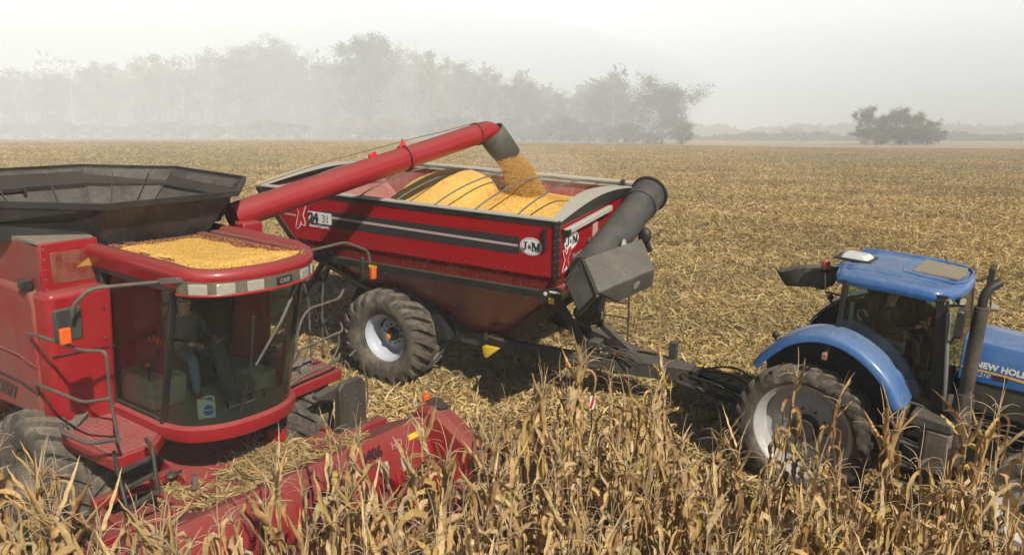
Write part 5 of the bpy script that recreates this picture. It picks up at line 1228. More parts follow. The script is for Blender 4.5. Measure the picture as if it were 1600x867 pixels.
    q = MB(); q.prism([(-1.98, y - .006, 3.02), (-1.42, y - .006, 3.02), (-1.42, y - .006, 3.24), (-1.98, y - .006, 3.24)], (0, .002, 0)); q.build('emblem_plate', lw, root)
    text('lettering', '24', .235, (-1.97, y - .010, 3.045), (1, 0, 0), (0, 0, 1), lb, root, .016, 0, .95)
    text('lettering', '31', .21, (-1.66, y - .010, 3.055), (1, 0, 0), (0, 0, 1), plain('grey_vinyl', (.25, .27, .26), .4), root, .004, 0, .85)
    text('lettering', 'Bushel Capacity', .075, (-1.97, y - .006, 2.94), (1, 0, 0), (0, 0, 1), lw, root, .001, .2)
    # front wall, arched top frames, rails
    m = MB(); m.prism([(L2, .0, PB), (L2, CW, PB), (L2, CW, 3.60), (L2, 0, 3.60)], (.02, 0, 0)); m.build('front_wall', CRED, root)
    m = MB(); rw = [(-L2, .0, 3.6), (-L2, CW, 3.6), (-1.95, CW - .1, 2.3), (-1.95, .1, 2.3)]; m.prism(rw, (.02, 0, .0)); m.build('rear_wall', CRED, root)
    def arch(u0, sgn):
        pts = [(v_, 3.615 + .17 * math.sin(math.pi * v_ / CW)) for v_ in np.linspace(0, CW, 19)]
        f = MB(); f.prism([(u0 + sgn * .025, v_, w_) for v_, w_ in pts] + [(u0 + sgn * .025, v_, 3.54 + .02 * math.sin(math.pi * v_ / CW)) for v_, _ in pts[::-1]], (sgn * .03, 0, 0)); f.build('arch_face', BLACK, root)
        rings = []
        for v_, w_ in pts: 
            wd = .10 + .20 * math.sin(math.pi * v_ / CW)
            rings.append([Vector((u0 + sgn * .07, v_, w_ - .01)), Vector((u0 + sgn * .07, v_, w_ + .012)), Vector((u0 - sgn * wd, v_, w_ + .012)), Vector((u0 - sgn * wd, v_, w_ - .01))])
        f = MB(); f.loft(rings, True, True); f.build('arch_cap', RAIL, root, smooth=40)
    arch(L2, 1); arch(-L2, -1)
    m = MB(); m.beam((-L2, .03, 3.62), (L2, .03, 3.62), .14, .035); m.build('top_rail', RAIL, root, bevel=.006)
    m = MB(); m.beam((-L2, -.006, 3.555), (L2, -.006, 3.555), .02, .085); m.build('rail_edge', BLACK, root)
    m = MB(); m.beam((-L2, CW - .03, 3.62), (L2, CW - .03, 3.62), .14, .035); m.tube([(-L2 - .1, CW - .06, 3.70), (L2, CW - .06, 3.70)], .045, 8); m.build('top_rail', RAIL, root)
    m = MB(); m.box((1.0, CW - .1, 3.70), (.10, .08, .10)); m.box((L2 - .2, CW - .1, 3.70), (.08, .08, .12)); m.build('tarp_bracket', DKGREY, root, bevel=.01)
    # tarp bows
    for k in range(7):
        u0 = 2.50 - .81 * k
        MB().tube([(u0 + .06 * math.sin(math.pi * v_ / CW), v_, 3.63 + .26 * math.sin(math.pi * v_ / CW) ** .8) for v_ in np.linspace(.02, CW - .02, 22)], .015, 7).build('tarp_bow', plain('bow_steel', (.20, .18, .155), .5, .2), root, smooth=60)
    # crank tube, gauge window and lever on the front wall
    m = MB(); m.beam((L2 + .09, .12, 3.42), (L2 + .09, 2.1, 3.47), .09, .10); m.build('crank_tube', RAIL, root, bevel=.015); MB().box((L2 + .10, .16, 3.40), (.12, .10, .12)).build('crank_bracket', BLACK, root, bevel=.01)
    m = MB(); m.prism([(L2 + .024, 1.55 + a_ * 1.6, w_) for a_, w_ in ((-.07, 2.90), (.07, 2.90), (.07, 3.28), (.04, 3.32), (-.04, 3.32), (-.07, 3.28))], (.01, 0, 0)); m.build('sight_window', plain('window_pink', (.60, .40, .33), .3), root)
    m = MB(); m.prism([(L2 + .03, 1.15, 2.72), (L2 + .03, 1.42, 2.72), (L2 + .03, 1.26, 3.02), (L2 + .03, 1.16, 3.04)], (.05, 0, 0)); m.beam((L2 + .08, 1.2, 2.80), (L2 + .10, 1.62, 2.84), .03, .05); m.build('gate_lever', BLACK, root); MB().box((L2 + .07, 1.21, 3.06), (.05, .07, .07)).build('lever_pin', CHROME, root)
    badge(.50, 3.20, .29, .155, .17, True)
    xmark((L2 + .034, .16, 2.88), (0, 1.7, 0), (0, 0, 1), .22, (1, 0, 0))
    text('lettering', 'XtendedReach', .11, (L2 + .045, .52, 2.88), (0, 1, 0), (0, 0, 1), plain('grey_vinyl', (.25, .27, .26), .4), root, .003, .2, .9); text('lettering', 'www.jm-inc.com', .095, (L2 + .045, .20, 2.73), (0, 1, 0), (0, 0, 1), lw, root, .001, .1, .9)
    # --- folded unloading auger across the front
    m = MB(); top_ = S(1014, 303, 'u', 3.62); bot_ = S(925, 415, 'u', 3.62); d = (top_ - bot_).normalized()
    AG = paint('auger_grey', (.028, .028, .029), .36, 0, .5, (.13, .12, .10), .5, .3, 1.8, .004)
    m.tube([bot_ - d * .25, top_ - d * .15], .30, 32); at = m.build('auger_tube', AG, root, smooth=50)
    m = MB(); m.tube([top_ - d * .55, top_ - d * .02], .325, 32); m.build('auger_collar', AG, root, smooth=50); m = MB(); m.tube([top_ - d * .04, top_ + d * .02], .37, 32); m.build('auger_flange', RUBBER_B, root, smooth=40)
    q = MB(); c = bot_.lerp(top_, .25) + Vector((.33, -.12, .02)); q.ball(c, .13, 16, 10, (.35, .8, 1.3)); q.build('badge', plain('plate_grey', (.35, .34, .31), .5), root, smooth=60)
    q = MB(); c = S(1015, 370, 'v', 2.9); q.ball(c + Vector((-.10, 0, .02)), .15, 12, 8, (.9, .7, 1.1)); q.tube([c + Vector((-.2, .0, .2)), c + Vector((0, .1, -.3))], .06, 8); q.tube([c + Vector((-.1, 0, -.1)), c + Vector((.12, .5, .06))], .014, 5); q.build('pivot_cylinder', BLACK, root, bevel=.02)
    # discharge hood
    TL, TR, Rr, M_, BR, BB, A_, D_ = [S(*p) for p in ((912, 403, 'u', 3.95), (1003, 372, 'u', 4.0), (1023, 420, 'u', 4.60), (935, 457, 'u', 4.55), (1020, 446, 'u', 4.52), (965, 472, 'u', 4.45), (883, 440, 'u', 3.90), (905, 489, 'u', 4.15))]
    HG = paint('hood_grey', (.045, .045, .042), .5, 0, .5, (.20, .18, .14), .7, .3, 2.5, .006)
    bl_ = S(908, 452, 'u', 3.75); br_ = S(990, 425, 'u', 3.80)
    m = MB(); m.hexa([TL, M_, BB, bl_], [TR, Rr, BR, br_]); m.build('discharge_hood', HG, root, bevel=.02)
    off = (A_ - TL).normalized()
    ext = Vector((.02, -.08, .0))
    m = MB(); m.hexa([A_, D_, D_ + Vector((-.25, .3, .1)), A_ + Vector((-.1, .3, -.1))], [TL + ext, M_ + ext, bl_ + Vector((.3, .1, 0)), TL + Vector((-.15, .2, -.25))]); m.build('hood_flap', HG, root, bevel=.015)
    m = MB(); m.beam(TL + ext * 1.2, M_ + ext * 1.2, .05, .05); m.beam(M_ + ext * 1.2, D_, .05, .05); m.beam(TL.lerp(A_, .25) + Vector((.03, -.02, .02)), M_.lerp(D_, .25) + Vector((.05, -.02, .03)), .06, .04); m.beam(A_, TL, .03, .05); m.build('hood_frame', BLACK, root)
    q = MB(); pc = [A_.lerp(TL, .55) + Vector((.03, -.03, 0)), A_.lerp(TL, .85) + Vector((.03, -.03, 0)), D_.lerp(M_, .72) + Vector((.03, -.03, 0)), D_.lerp(M_, .42) + Vector((.03, -.03, 0))]; q.add(pc + [p + Vector((-.02, .03, 0)) for p in pc], [(0, 1, 2, 3), (7, 6, 5, 4), (0, 4, 5, 1), (1, 5, 6, 2), (2, 6, 7, 3), (3, 7, 4, 0)]); q.build('hood_opening', RUBBER_B, root)
    q = MB(); c = (M_ + BB + Rr + BR) / 4 + Vector((.0, .15, 0)); nn = (Rr - M_).cross(BB - M_).normalized(); nn = nn if nn.x > 0 or nn.z < 0 else -nn
    a1 = (Rr - M_).normalized(); a2 = nn.cross(a1).normalized(); q.prism([c + nn * .012 * (1 if nn.dot(Vector((1, -1, 0))) > 0 else -1) + a1 * math.cos(t) * .13 + a2 * math.sin(t) * .07 for t in np.linspace(0, 6.283, 24, endpoint=False)], nn * .006 * (1 if nn.dot(Vector((1, -1, 0))) > 0 else -1)); q.build('badge', plain('badge_grey2', (.28, .28, .26), .5), root)
    # lower auger end
    lo_ = S(918, 490, 'u', 3.62); m = MB(); m.tube([lo_ + Vector((-.1, .75, .42)), lo_ + Vector((-.04, .3, .12)), lo_], [.22, .22, .21], 24); m.build('lower_auger', BLACK, root, smooth=50)
    m = MB(); dn_ = Vector((.1, -.85, -.5)).normalized(); m.tube([lo_ - dn_ * .02, lo_ + dn_ * .04], .24, 24); m.build('joint_flange', RUBBER_B, root, smooth=40)
    m = MB()
    for k in range(6):
        t_ = k; o1 = dn_.orthogonal().normalized(); o2 = dn_.cross(o1); p = lo_ + (o1 * math.cos(t_) + o2 * math.sin(t_)) * .17; m.tube([p, p + dn_ * .10], .025, 6)
    m.build('joint_dogs', DKGREY, root)
    # --- running gear and drawbar
    m = MB(); m.beam((-1.9, .80, 1.02), (1.9, .82, .96), .16, .20); m.beam((-1.9, 2.80, 1.02), (1.9, 2.78, .96), .16, .20); m.build('frame_rail', DKGREY, root, bevel=.012)
    m = MB(); m.beam((1.8, .82, .96), (3.95, 1.45, .74), .16, .22); m.beam((1.8, 2.78, .96), (3.95, 2.15, .74), .16, .22); m.build('drawbar_rail', DKGREY, root, bevel=.012)
    m = MB(); m.hexa([(3.7, 1.40, .58), (5.35, 1.70, .56), (5.35, 1.96, .56), (3.7, 2.20, .58)], [(3.7, 1.40, .88), (5.2, 1.70, .82), (5.2, 1.96, .82), (3.7, 2.20, .88)]); m.build('tongue', DKGREY, root, bevel=.015)
    m = MB(); m.hull([(5.15, 1.62, .70), (5.15, 2.04, .70), (5.6, 1.76, .66), (5.6, 1.90, .66), (5.15, 1.62, .84), (5.15, 2.04, .84), (5.5, 1.76, .70), (5.5, 1.90, .70)]); m.tube([(5.5, 1.83, .60), (6.1, 1.78, .56), (6.55, 1.55, .50)], .07, 8); m.tube([(4.9, 1.5, .62), (5.8, 1.6, .45), (6.6, 1.4, .52)], .05, 8); m.build('hitch', BLACK, root, bevel=.01)
    MB().box((5.22, 1.86, .855), (.09, .05, .02)).build('hitch_sticker', YELLOW, root)
    m = MB(); m.beam((4.70, 1.98, .60), (4.70, 1.98, 1.18), .14, .14, (1, 0, 0)); m.build('jack', DKGREY, root, bevel=.015)
    m = MB(); m.tube([(4.1, 1.9, .93), (4.45, 1.93, .93)], .035, 8); m.build('document_tube', plain('tube_brown', (.2, .12, .07), .6), root, smooth=50)
    for a_, b_, r_ in ((S(868, 462, 'v', 1.0), S(915, 545, 'v', 1.35), .10), (S(915, 545, 'v', 1.35), S(968, 578, 'v', 1.5), .09), (S(925, 492, 'v', 2.1), S(1000, 562, 'v', 1.95), .075), (S(940, 540, 'v', 1.35), S(985, 560, 'v', 2.0), .05)):
        MB().beam(a_, b_, r_ * 1.6, r_ * 1.6).build('brace', DKGREY, root, bevel=.012)
    c = S(930, 535, 'v', 1.35); MB().box(c, (.24, .24, .14)).build('brace_collar', DKGREY, root, bevel=.02)
    m = MB()
    for i in range(7):
        a_ = S(900 + 8 * i, 548 + 2 * i, 'w', .86 + .03 * (i % 3)); b_ = S(985 + 3 * i, 562 + (i % 3) * 3, 'w', .90); MB().tube(arc_pts([a_, (a_ + b_) / 2 + Vector((0, 0, .10 + .04 * (i % 4))), b_], 5), .014, 6).build('hydraulic_hose', RUBBER_B, root, smooth=60)
    for hp_ in ([(5.2, 1.7, .8), (5.8, 1.5, .95), (6.5, 1.35, .8), (6.9, 1.3, 1.0)], [(5.2, 1.8, .8), (5.9, 1.7, 1.0), (6.6, 1.45, .75), (7.0, 1.4, .9)], [(5.0, 1.6, .75), (5.7, 1.3, .8), (6.3, 1.2, .65), (7.0, 1.2, .8)]): MB().tube(arc_pts(hp_, 5), .018, 6).build('hydraulic_hose', RUBBER_B, root, smooth=60)
    c = S(964, 553, 'w', .95); MB().ball(c, .045, 8, 6).build('hose_cap', REDP, root, smooth=60)
    # ladder on the far front corner
    m = MB(); p = [S(944, 462, 'v', 3.3), S(942, 515, 'v', 3.3), S(984, 440, 'v', 3.3), S(980, 546, 'v', 3.3)]; m.tube([p[0], p[1]], .02, 6); m.tube([p[2], p[3]], .022, 6); m.build('ladder', plain('ladder_brown', (.07, .045, .035), .6), root)
    m = MB()
    for y_ in (468, 491, 515, 541):
        m.tube([S(943, y_, 'v', 3.3), S(982, y_ + 6, 'v', 3.3)], .018, 6)
    m.build('ladder_rung', plain('ladder_brown', (.07, .045, .035), .6), root)
    # rear legs and brackets
    for a_, b_, t_ in ((S(512, 398, 'v', .3), S(473, 462, 'v', .6), .09), (S(530, 400, 'v', .5), S(478, 452, 'v', .9), .06), (S(520, 400, 'v', 2.8), S(500, 455, 'v', 2.8), .08)): MB().beam(a_, b_, t_, t_).build('rear_leg', BLACK, root, bevel=.01)
    m = MB(); m.hull([S(500, 392, 'v', .2), S(518, 412, 'v', .2), S(560, 404, 'v', .35), S(545, 388, 'v', .35), S(520, 412, 'v', .8), S(550, 396, 'v', .8)]); m.build('rear_bracket', BLACK, root)
    q = MB(); c = S(500, 430, 'v', .9); q.tube([c + Vector((0, 0, -.1)), c + Vector((0, 0, .1))], .04, 10); q.build('valve', DKGREY, root)
    # chock holder and its yellow wedge on the near frame rail
    c = S(763, 548, 'v', .62); MB().hull([c + Vector(p_) for p_ in ((-.10, -.05, .09), (.02, -.06, .12), (.24, 0, .10), (-.10, .0, -.14), (.0, -.05, -.12), (-.10, .10, .08), (-.08, .10, -.12), (.22, .08, .08))]).build('wheel_chock', YELLOW, root, bevel=.008)
    m = MB(); c2 = S(780, 530, 'v', .66); m.tube([c2 + Vector((-.28, 0, .04)), c2 + Vector((.05, 0, 0)), c2 + Vector((.34, 0, -.03))], .045, 8); m.box(c2 + Vector((-.26, 0, .03)), (.08, .12, .12)); m.build('chock_holder', DKGREY, root, bevel=.008)
    # fender-like black guard above the wheel, axle, wheels
    m = MB(); pts = [(1.30 * math.cos(t) - .36, 1.35 * math.sin(t) + .80) for t in np.linspace(.08, math.pi * .92, 16)]; m.loft([[Vector((u_, v_, w_)) for v_ in (.62, 1.15)] for u_, w_ in pts], closed=False); m.build('wheel_guard', plain('guard_black', (.008, .008, .008), .8), root, thick=.03)
    m = MB(); m.hull([(-1.5, .42, 1.0), (.85, .42, 1.0), (.45, .50, 1.85), (-1.1, .50, 1.85), (-1.5, .9, 1.0), (.85, .9, 1.0), (.4, .9, 1.9), (-1.1, .9, 1.9)]); m.build('guard_plate', plain('guard_black', (.008, .008, .008), .8), root)
    MB().beam((-.36, .5, .90), (-.36, 3.1, .90), .22, .22).build('axle', BLACK, root)
    wheel(root, (-.36, .43, .93), .945, .96, .455, 21, -1, RIMW, .33, BLACK, plain('hub_orange', (.80, .30, .02), .4), lug_h=.095, lug_w=.135, rot=.12, holes=10)
    wheel(root, (-.36, 3.17, .93), .945, .96, .455, 21, 1, RIMW, .34, BLACK, ORANGE, lug_h=.075, lug_w=.15, rot=.4, holes=10)
    # side marker lamp and tape at the tongue
    return root
cart()

def grain_in_cart():
    us = np.linspace(-2.6, L2 - .045, 150); vs_ = np.linspace(.05, CW - .05, 100); U, V = np.meshgrid(us, vs_); W = heap(U, V)
    rs = np.random.RandomState(2); W = W + rs.normal(0, .0015, W.shape)
    edge = np.minimum(V - .05, CW - .05 - V); 
    W = np.minimum(W, 3.52 + edge * 1.2)
    co = np.stack([U.ravel(), V.ravel(), W.ravel()], 1); nx = len(us); i = np.arange(nx * (len(vs_) - 1)).reshape(-1, nx)[:, :-1].ravel()
    lp = np.stack([i, i + 1, i + nx + 1, i + nx], 1).ravel(); me = quick_mesh('corn_grain', co, lp, 4, None, KERN); o = bpy.data.objects.new('corn_grain', me); C.objects.link(o); o.matrix_world = CART
    for p in me.polygons: p.use_smooth = True
    tag(o, kind='stuff', label='heaped yellow corn grain filling the red cart')
    n = 5000; r2 = np.random.RandomState(21); u = np.concatenate([r2.uniform(-1.4, 3.1, n // 2), r2.normal(1.7, .5, n // 2)]); v = np.concatenate([r2.uniform(.1, 3.5, n // 2), r2.normal(2.0, .5, n // 2)]); k = (v > .1) & (v < 3.5) & (u < 3.1); u, v = u[k], v[k]
    w_ = np.minimum(heap(u, v), 3.52 + np.minimum(v - .05, CW - .05 - v) * 1.2)
    co, lp, ti = kernels(len(u), np.stack([u, v, w_ + .004], 1), r2, .010); q = bpy.data.objects.new('loose_grain', quick_mesh('loose_grain', co, lp, 3, ti, KERN_A)); C.objects.link(q); q.parent = o
grain_in_cart()

def stream():
    """the falling grain: a ragged core and thousands of loose kernels, from the spout to the heap"""
    Mi = CART.inverted() @ COMB; rs = np.random.RandomState(12)
    ring = SPOUT_RINGS[3]; c0 = Mi @ (sum(ring, Vector()) / len(ring)); c1 = Vector((1.64, 2.0, float(heap(1.64, 2.0)) - .02)); 
    mid = c0.lerp(c1, .5) + Vector((.06, 0, .05))
    def cen(t): t = np.asarray(t)[:, None]; return (1 - t) ** 2 * np.array(c0)[None] + 2 * t * (1 - t) * np.array(mid)[None] + t * t * np.array(c1)[None]
    q = MB(); rings = []
    for i in range(26):
        t = i / 25 * 1.05 - .08; c = Vector(cen([t])[0]); rr = .175 + .06 * t
        rings.append([c + Vector((math.cos(a) * rr * (1 + .16 * math.sin(a * 3 + i * .9) + .10 * math.sin(a * 7 - i * 1.7)), math.sin(a) * rr * (1 + .16 * math.sin(a * 4 - i * .7)), 0)) for a in np.linspace(0, 6.283, 22, endpoint=False)])
    q.loft(rings, True, True); o = q.build('grain_stream', KERN, None, smooth=80); o.matrix_world = CART; tag(o, kind='stuff', label='stream of golden corn pouring from the spout onto the heap')
    n = 38000; t = rs.uniform(-.06, 1.06, n) ** 1.0; a = rs.uniform(0, 2 * np.pi, n); r = (.195 + .10 * t) * np.clip(rs.normal(.92, .16, n), .4, 1.5); r = np.where(rs.uniform(size=n) < .06, r * 1.25, r)
    P = cen(t) + np.stack([np.cos(a) * r, np.sin(a) * r, rs.normal(0, .03, n)], 1)
    co, lp, ti = kernels(n, P, rs, .012); ti *= rs.choice([.55, .85, 1.05], (n, 1), p=[.18, .3, .52]).repeat(4, 0)[:len(ti)] if False else 1
    k = bpy.data.objects.new('loose_grain', quick_mesh('loose_grain', co, lp, 3, ti, KERN_A)); C.objects.link(k); k.parent = o
stream()
# dust lifted where the grain lands
d = MB(); d.ball((0, 0, 0), 1.0, 24, 14, (1.5, 1.1, .42)); o = d.build('grain_dust', volume_mat('grain_dust_air', .05, (1, .97, .93)), smooth=60); o.matrix_world = CART @ Matrix.Translation((1.5, 2.5, 3.98)); tag(o, kind='stuff', label='faint dust hanging over the cart where the grain lands')

# ================================================================== THE TRACTOR
def tractor():
    root = empty('tractor', TRAC); S = lambda px, py, ax, v: site(TRAC, px, py, ax, v)
    tag(root, 'blue tractor with a glazed cab and black exhaust pulling the grain cart', 'tractor')
    VC = 1.5
    # wheels
    wheel(root, (0, .23, .985), 1.0, .46, .70, 26, -1, ALU, .27, DKGREY, None, lug_h=.05, lug_w=.10, rot=.07, holes=10)
    wheel(root, (0, 2.77, .985), 1.0, .46, .70, 26, 1, ALU, .20, DKGREY, None, lug_h=.05, lug_w=.10, rot=.3, holes=10)
    for v_, s in ((.40, -1), (2.60, 1)):
        wheel(root, (2.90, v_, .74), .75, .40, .46, 22, s, ALU, .12, DKGREY, None, lug_h=.045, lug_w=.08, rot=.3, holes=8)
    MB().beam((0, .5, .985), (0, 2.5, .985), .30, .34).build('rear_axle', BLACK, root, bevel=.04)
    MB().beam((2.90, .6, .74), (2.90, 2.4, .74), .22, .24).build('front_axle', BLACK, root, bevel=.03)
    # chassis, engine block and underside clutter
    m = MB(); m.box((1.4, VC, 1.05), (3.4, .62, .62)); m.box((.1, VC, 1.25), (1.3, 1.1, .7)); m.build('chassis', BLACK, root, bevel=.04)
    m = MB(); m.box((2.7, VC, 1.55), (2.0, .62, .62)); m.build('engine', BLACK, root, bevel=.03)
    q = MB()
    for i in range(6): q.tube([(1.9 + .05 * i, VC - .34 - .02 * i, 1.30 + .09 * i), (2.9, VC - .36, 1.28 + .09 * i)], .014, 6)
    q.build('engine_pipe', CHROME, root)
    # hood with sloping nose, side letters
    hp = [(1.70, 2.62), (2.4, 2.60), (3.2, 2.46), (3.75, 2.22), (3.92, 1.95)]
    rings = []
    for u, w_ in hp:
        hw = .50 if u < 3.3 else .50 - (u - 3.3) * .12
        rings.append([Vector((u, VC - hw, 2.02)), Vector((u, VC - hw, w_ - .16)), Vector((u, VC - hw + .05, w_ - .05)), Vector((u, VC - hw + .16, w_)), Vector((u, VC, w_ + .015)), Vector((u, VC + hw - .16, w_)), Vector((u, VC + hw - .05, w_ - .05)), Vector((u, VC + hw, w_ - .16)), Vector((u, VC + hw, 2.02))])
    m = MB(); m.loft(rings, True, True); hood = m.build('hood', BLUE, root, smooth=40, bevel=.01)
    m = MB(); m.hexa([(1.75, VC - .47, 1.62), (3.8, VC - .42, 1.50), (3.8, VC + .42, 1.50), (1.75, VC + .47, 1.62)], [(1.75, VC - .485, 2.05), (3.85, VC - .44, 2.02), (3.85, VC + .44, 2.02), (1.75, VC + .485, 2.05)]); m.build('side_grille', DKGREY, root, bevel=.015)
    lv = VC - .503
    text('lettering', 'NEW HOLLAND', .115, (1.88, lv, 2.235), (1, 0, -.035), (0, 0, 1), CREAM, hood, .0055, 0, 1.02)
    text('lettering', '7.210', .085, (1.88, lv, 2.11), (1, 0, -.03), (0, 0, 1), plain('letters_pale', (.45, .50, .55), .5), hood, .002, .25)
    gold = plain('gold_line', (.75, .42, .05), .5); m = MB(); cp = arc_pts([(1.72, lv, 2.205), (2.1, lv, 2.20), (2.5, lv, 2.175), (2.9, lv, 2.12), (3.2, lv, 2.05)], 5); m.loft([[p, p + Vector((0, 0, -.022 - .03 * i / len(cp))), p + Vector((0, -.002, -.022 - .03 * i / len(cp))), p + Vector((0, -.002, 0))] for i, p in enumerate(cp)], True, True); m.build('gold_stripe', gold, hood)
    MB().box((2.20, lv + .001, 2.135), (.18, .006, .07)).build('dark_badge', plain('badge_dark', (.05, .03, .05), .4), hood)
    # cab: posts, glass, roof
    B0 = S(1310, 522, 'v', .47); 
    bl = [(.20, 2.46), (.50, 2.38), (.80, 2.17), (1.0, 1.90), (1.10, 1.70), (1.60, 1.68)]          # lower outline of the side glass
    tl = [(.22, 3.20), (1.46, 3.20)]
    for v_, s in ((.47, -1), (2.43, 1)):
        g = MB(); poly = [(u, v_, w_) for u, w_ in bl] + [(1.50, v_, 2.4), (1.44, v_, 3.20), (.24, v_, 3.20)]
        g.add(poly, [tuple(range(len(poly)))]); g.build('side_window', GLASS2, root, smooth=0, normals=False)
        fr_ = arc_pts([(u, v_ - s * -.0, w_) for u, w_ in bl[:5]], 4); q = MB(); q.tube(fr_ + [Vector((1.60, v_, 1.67))], .030, 8); q.build('door_frame', BLACK, root, smooth=60)
        q = MB(); q.tube([Vector((p.x + .10, p.y + s * .01, p.z + .02)) for p in fr_[2:]], .012, 6); q.tube([(1.18, v_ + s * .012, 2.0), (1.22, v_ + s * .012, 1.75)], .012, 6); q.build('door_rail', DKGREY, root, smooth=60)
        MB().beam((.20, v_, 2.44), (.22, v_, 3.24), .10, .07, (1, 0, 0)).build('cab_post', BLACK, root, bevel=.01)
        MB().beam((1.60, v_, 1.66), (1.44, v_, 3.20), .10, .15, (1, 0, 0)).build('cab_post', BLACK, root, bevel=.01)
        MB().beam((.20, v_, 3.22), (1.5, v_, 3.22), .05, .06).build('cab_header', BLACK, root)
    g = MB(); g.add([(1.66, .50, 1.75), (1.66, 2.50, 1.75), (1.50, 2.50, 3.20), (1.50, .50, 3.20)], [(0, 1, 2, 3)]); g.build('windshield', GLASS2, root, smooth=0, normals=False)
    g = MB(); g.add([(.18, .50, 2.40), (.18, 2.50, 2.40), (.22, 2.50, 3.20), (.22, .50, 3.20)], [(0, 1, 2, 3)]); g.build('rear_window', GLASS2, root, smooth=0, normals=False)
    m = MB(); m.prism([(1.64, .42, 1.62), (1.64, 2.58, 1.62), (1.85, 2.0, 1.62), (1.85, 1.0, 1.62)], (0, 0, .12)); m.prism([(.1, .55, 1.60), (1.66, .50, 1.60), (1.66, 2.5, 1.60), (.1, 2.45, 1.60)], (0, 0, .06)); m.build('cab_floor', DKGREY, root)
    MB().prism([(.14, 2.38, 1.62), (1.32, 2.38, 1.62), (1.30, 2.38, 2.45), (.95, 2.38, 2.62), (.80, 2.38, 2.95), (.14, 2.38, 3.0)], (0, .04, 0)).build('far_dark_panel', RUBBER_B, root); MB().box((.22, 1.5, 2.0), (.04, 1.9, .85)).build('rear_cab_wall', RUBBER_B, root)  # far panel is added to hide the far fender and darken the cab view
    # pale inner trim along the door and front post
    m = MB(); m.beam((1.70, .40, 1.72), (1.54, .42, 3.05), .10, .05, (1, 0, 0)); m.build('post_trim', paint('trim_grey', (.16, .18, .17), .5, 0, .4), root, bevel=.015)
    # roof
    out = [(.10, .45), (.5, .42), (1.15, .42), (1.42, .50), (1.58, .90), (1.62, 1.45), (1.58, 2.0), (1.42, 2.38), (1.15, 2.46), (.5, 2.46), (.10, 2.43), (.0, 2.1), (-.03, 1.45), (.0, .8)]
    ro = arc_pts([(u, v, 0) for u, v in out] + [(out[0][0], out[0][1], 0)], 5)[:-1]; cc = Vector((.78, 1.45, 0))
    rings = []
    for k_, w_ in ((.93, 3.15), (.99, 3.165), (1.01, 3.22), (1.0, 3.28), (.965, 3.32), (.90, 3.34)):
        rings.append([Vector((cc.x + (p.x - cc.x) * k_, cc.y + (p.y - cc.y) * k_, w_ - .045 * max(0, (p.x - .9)) )) for p in ro])
    for k_, w_ in ((.86, 3.325), (.70, 3.35), (.4, 3.365), (.05, 3.37)):
        rings.append([Vector((cc.x + (p.x - cc.x) * k_, cc.y + (p.y - cc.y) * k_, w_ - .045 * max(0, (p.x - .9)) * k_)) for p in ro])
    m = MB(); m.loft(rings, True, True); roof = m.build('cab_roof', BLUE, root, smooth=50)
    m = MB()
    for v_ in (.72, .84, .96): m.tube([(.0, v_, 3.340), (.75, v_, 3.352), (1.3, v_ + .02, 3.327)], .014, 6); m.tube([(.0, 2.9 - v_, 3.340), (.75, 2.9 - v_, 3.352), (1.3, 2.9 - v_ - .02, 3.327)], .020, 6)
    m.tube(arc_pts([(.82, 1.0, 3.352), (.75, 1.5, 3.362), (.82, 2.0, 3.352), (1.1, 2.1, 3.347), (1.5, 2.0, 3.322), (1.58, 1.5, 3.3155), (1.5, 1.0, 3.322), (1.1, .92, 3.347), (.82, 1.0, 3.352)], 4), .022, 6); m.build('roof_ridge', BLUE, roof, smooth=60)
    m = MB(); m.prism([(.92, 1.08, 3.348), (1.48, 1.12, 3.322), (1.52, 1.5, 3.3158), (1.48, 1.90, 3.322), (.92, 1.95, 3.348)], (0, 0, .034)); m.build('roof_hatch', paint('hatch_brown', (.22, .19, .14), .25, 0, .5, (.32, .27, .19), .6, .2, 4, .002), roof, bevel=.004)
    m = MB(); m.hull([(.10 + a_, 1.36 + b_, 3.362 + c_) for a_, b_, c_ in ((-.22, -.16, 0), (.20, -.18, 0), (.22, .17, 0), (-.20, .18, 0), (-.17, -.12, .075), (.12, -.14, .075), (.15, .13, .07), (-.15, .14, .075))]); m.build('antenna_dome', plain('dome_white', (.66, .66, .62), .4), roof, bevel=.03, seg=3)
    m = MB(); m.box((.08, 1.36, 3.359), (.52, .44, .03)); m.build('dome_bracket', BLACK, roof); MB().tube([(1.25, 1.9, 3.342), (1.0, 1.95, 3.62)], .005, 4).build('aerial', BLACK, roof)
    for c_, r_ in (((1.50, .47, 3.16), .062), ((1.62, .80, 3.13), .055)):
        q = MB(); c_ = Vector(c_); nn = Vector((.8, -.55, -.1)).normalized(); q.tube([c_ - nn * .08, c_ - nn * .01, c_], [r_ * .7, r_ * 1.12, r_ * 1.1], 16); lo = q.build('lamp_housing', BLACK, roof, smooth=50)
        q = MB(); q.tube([c_, c_ + nn * .012], r_, 16); q.build('headlight', LAMP, lo, smooth=50)
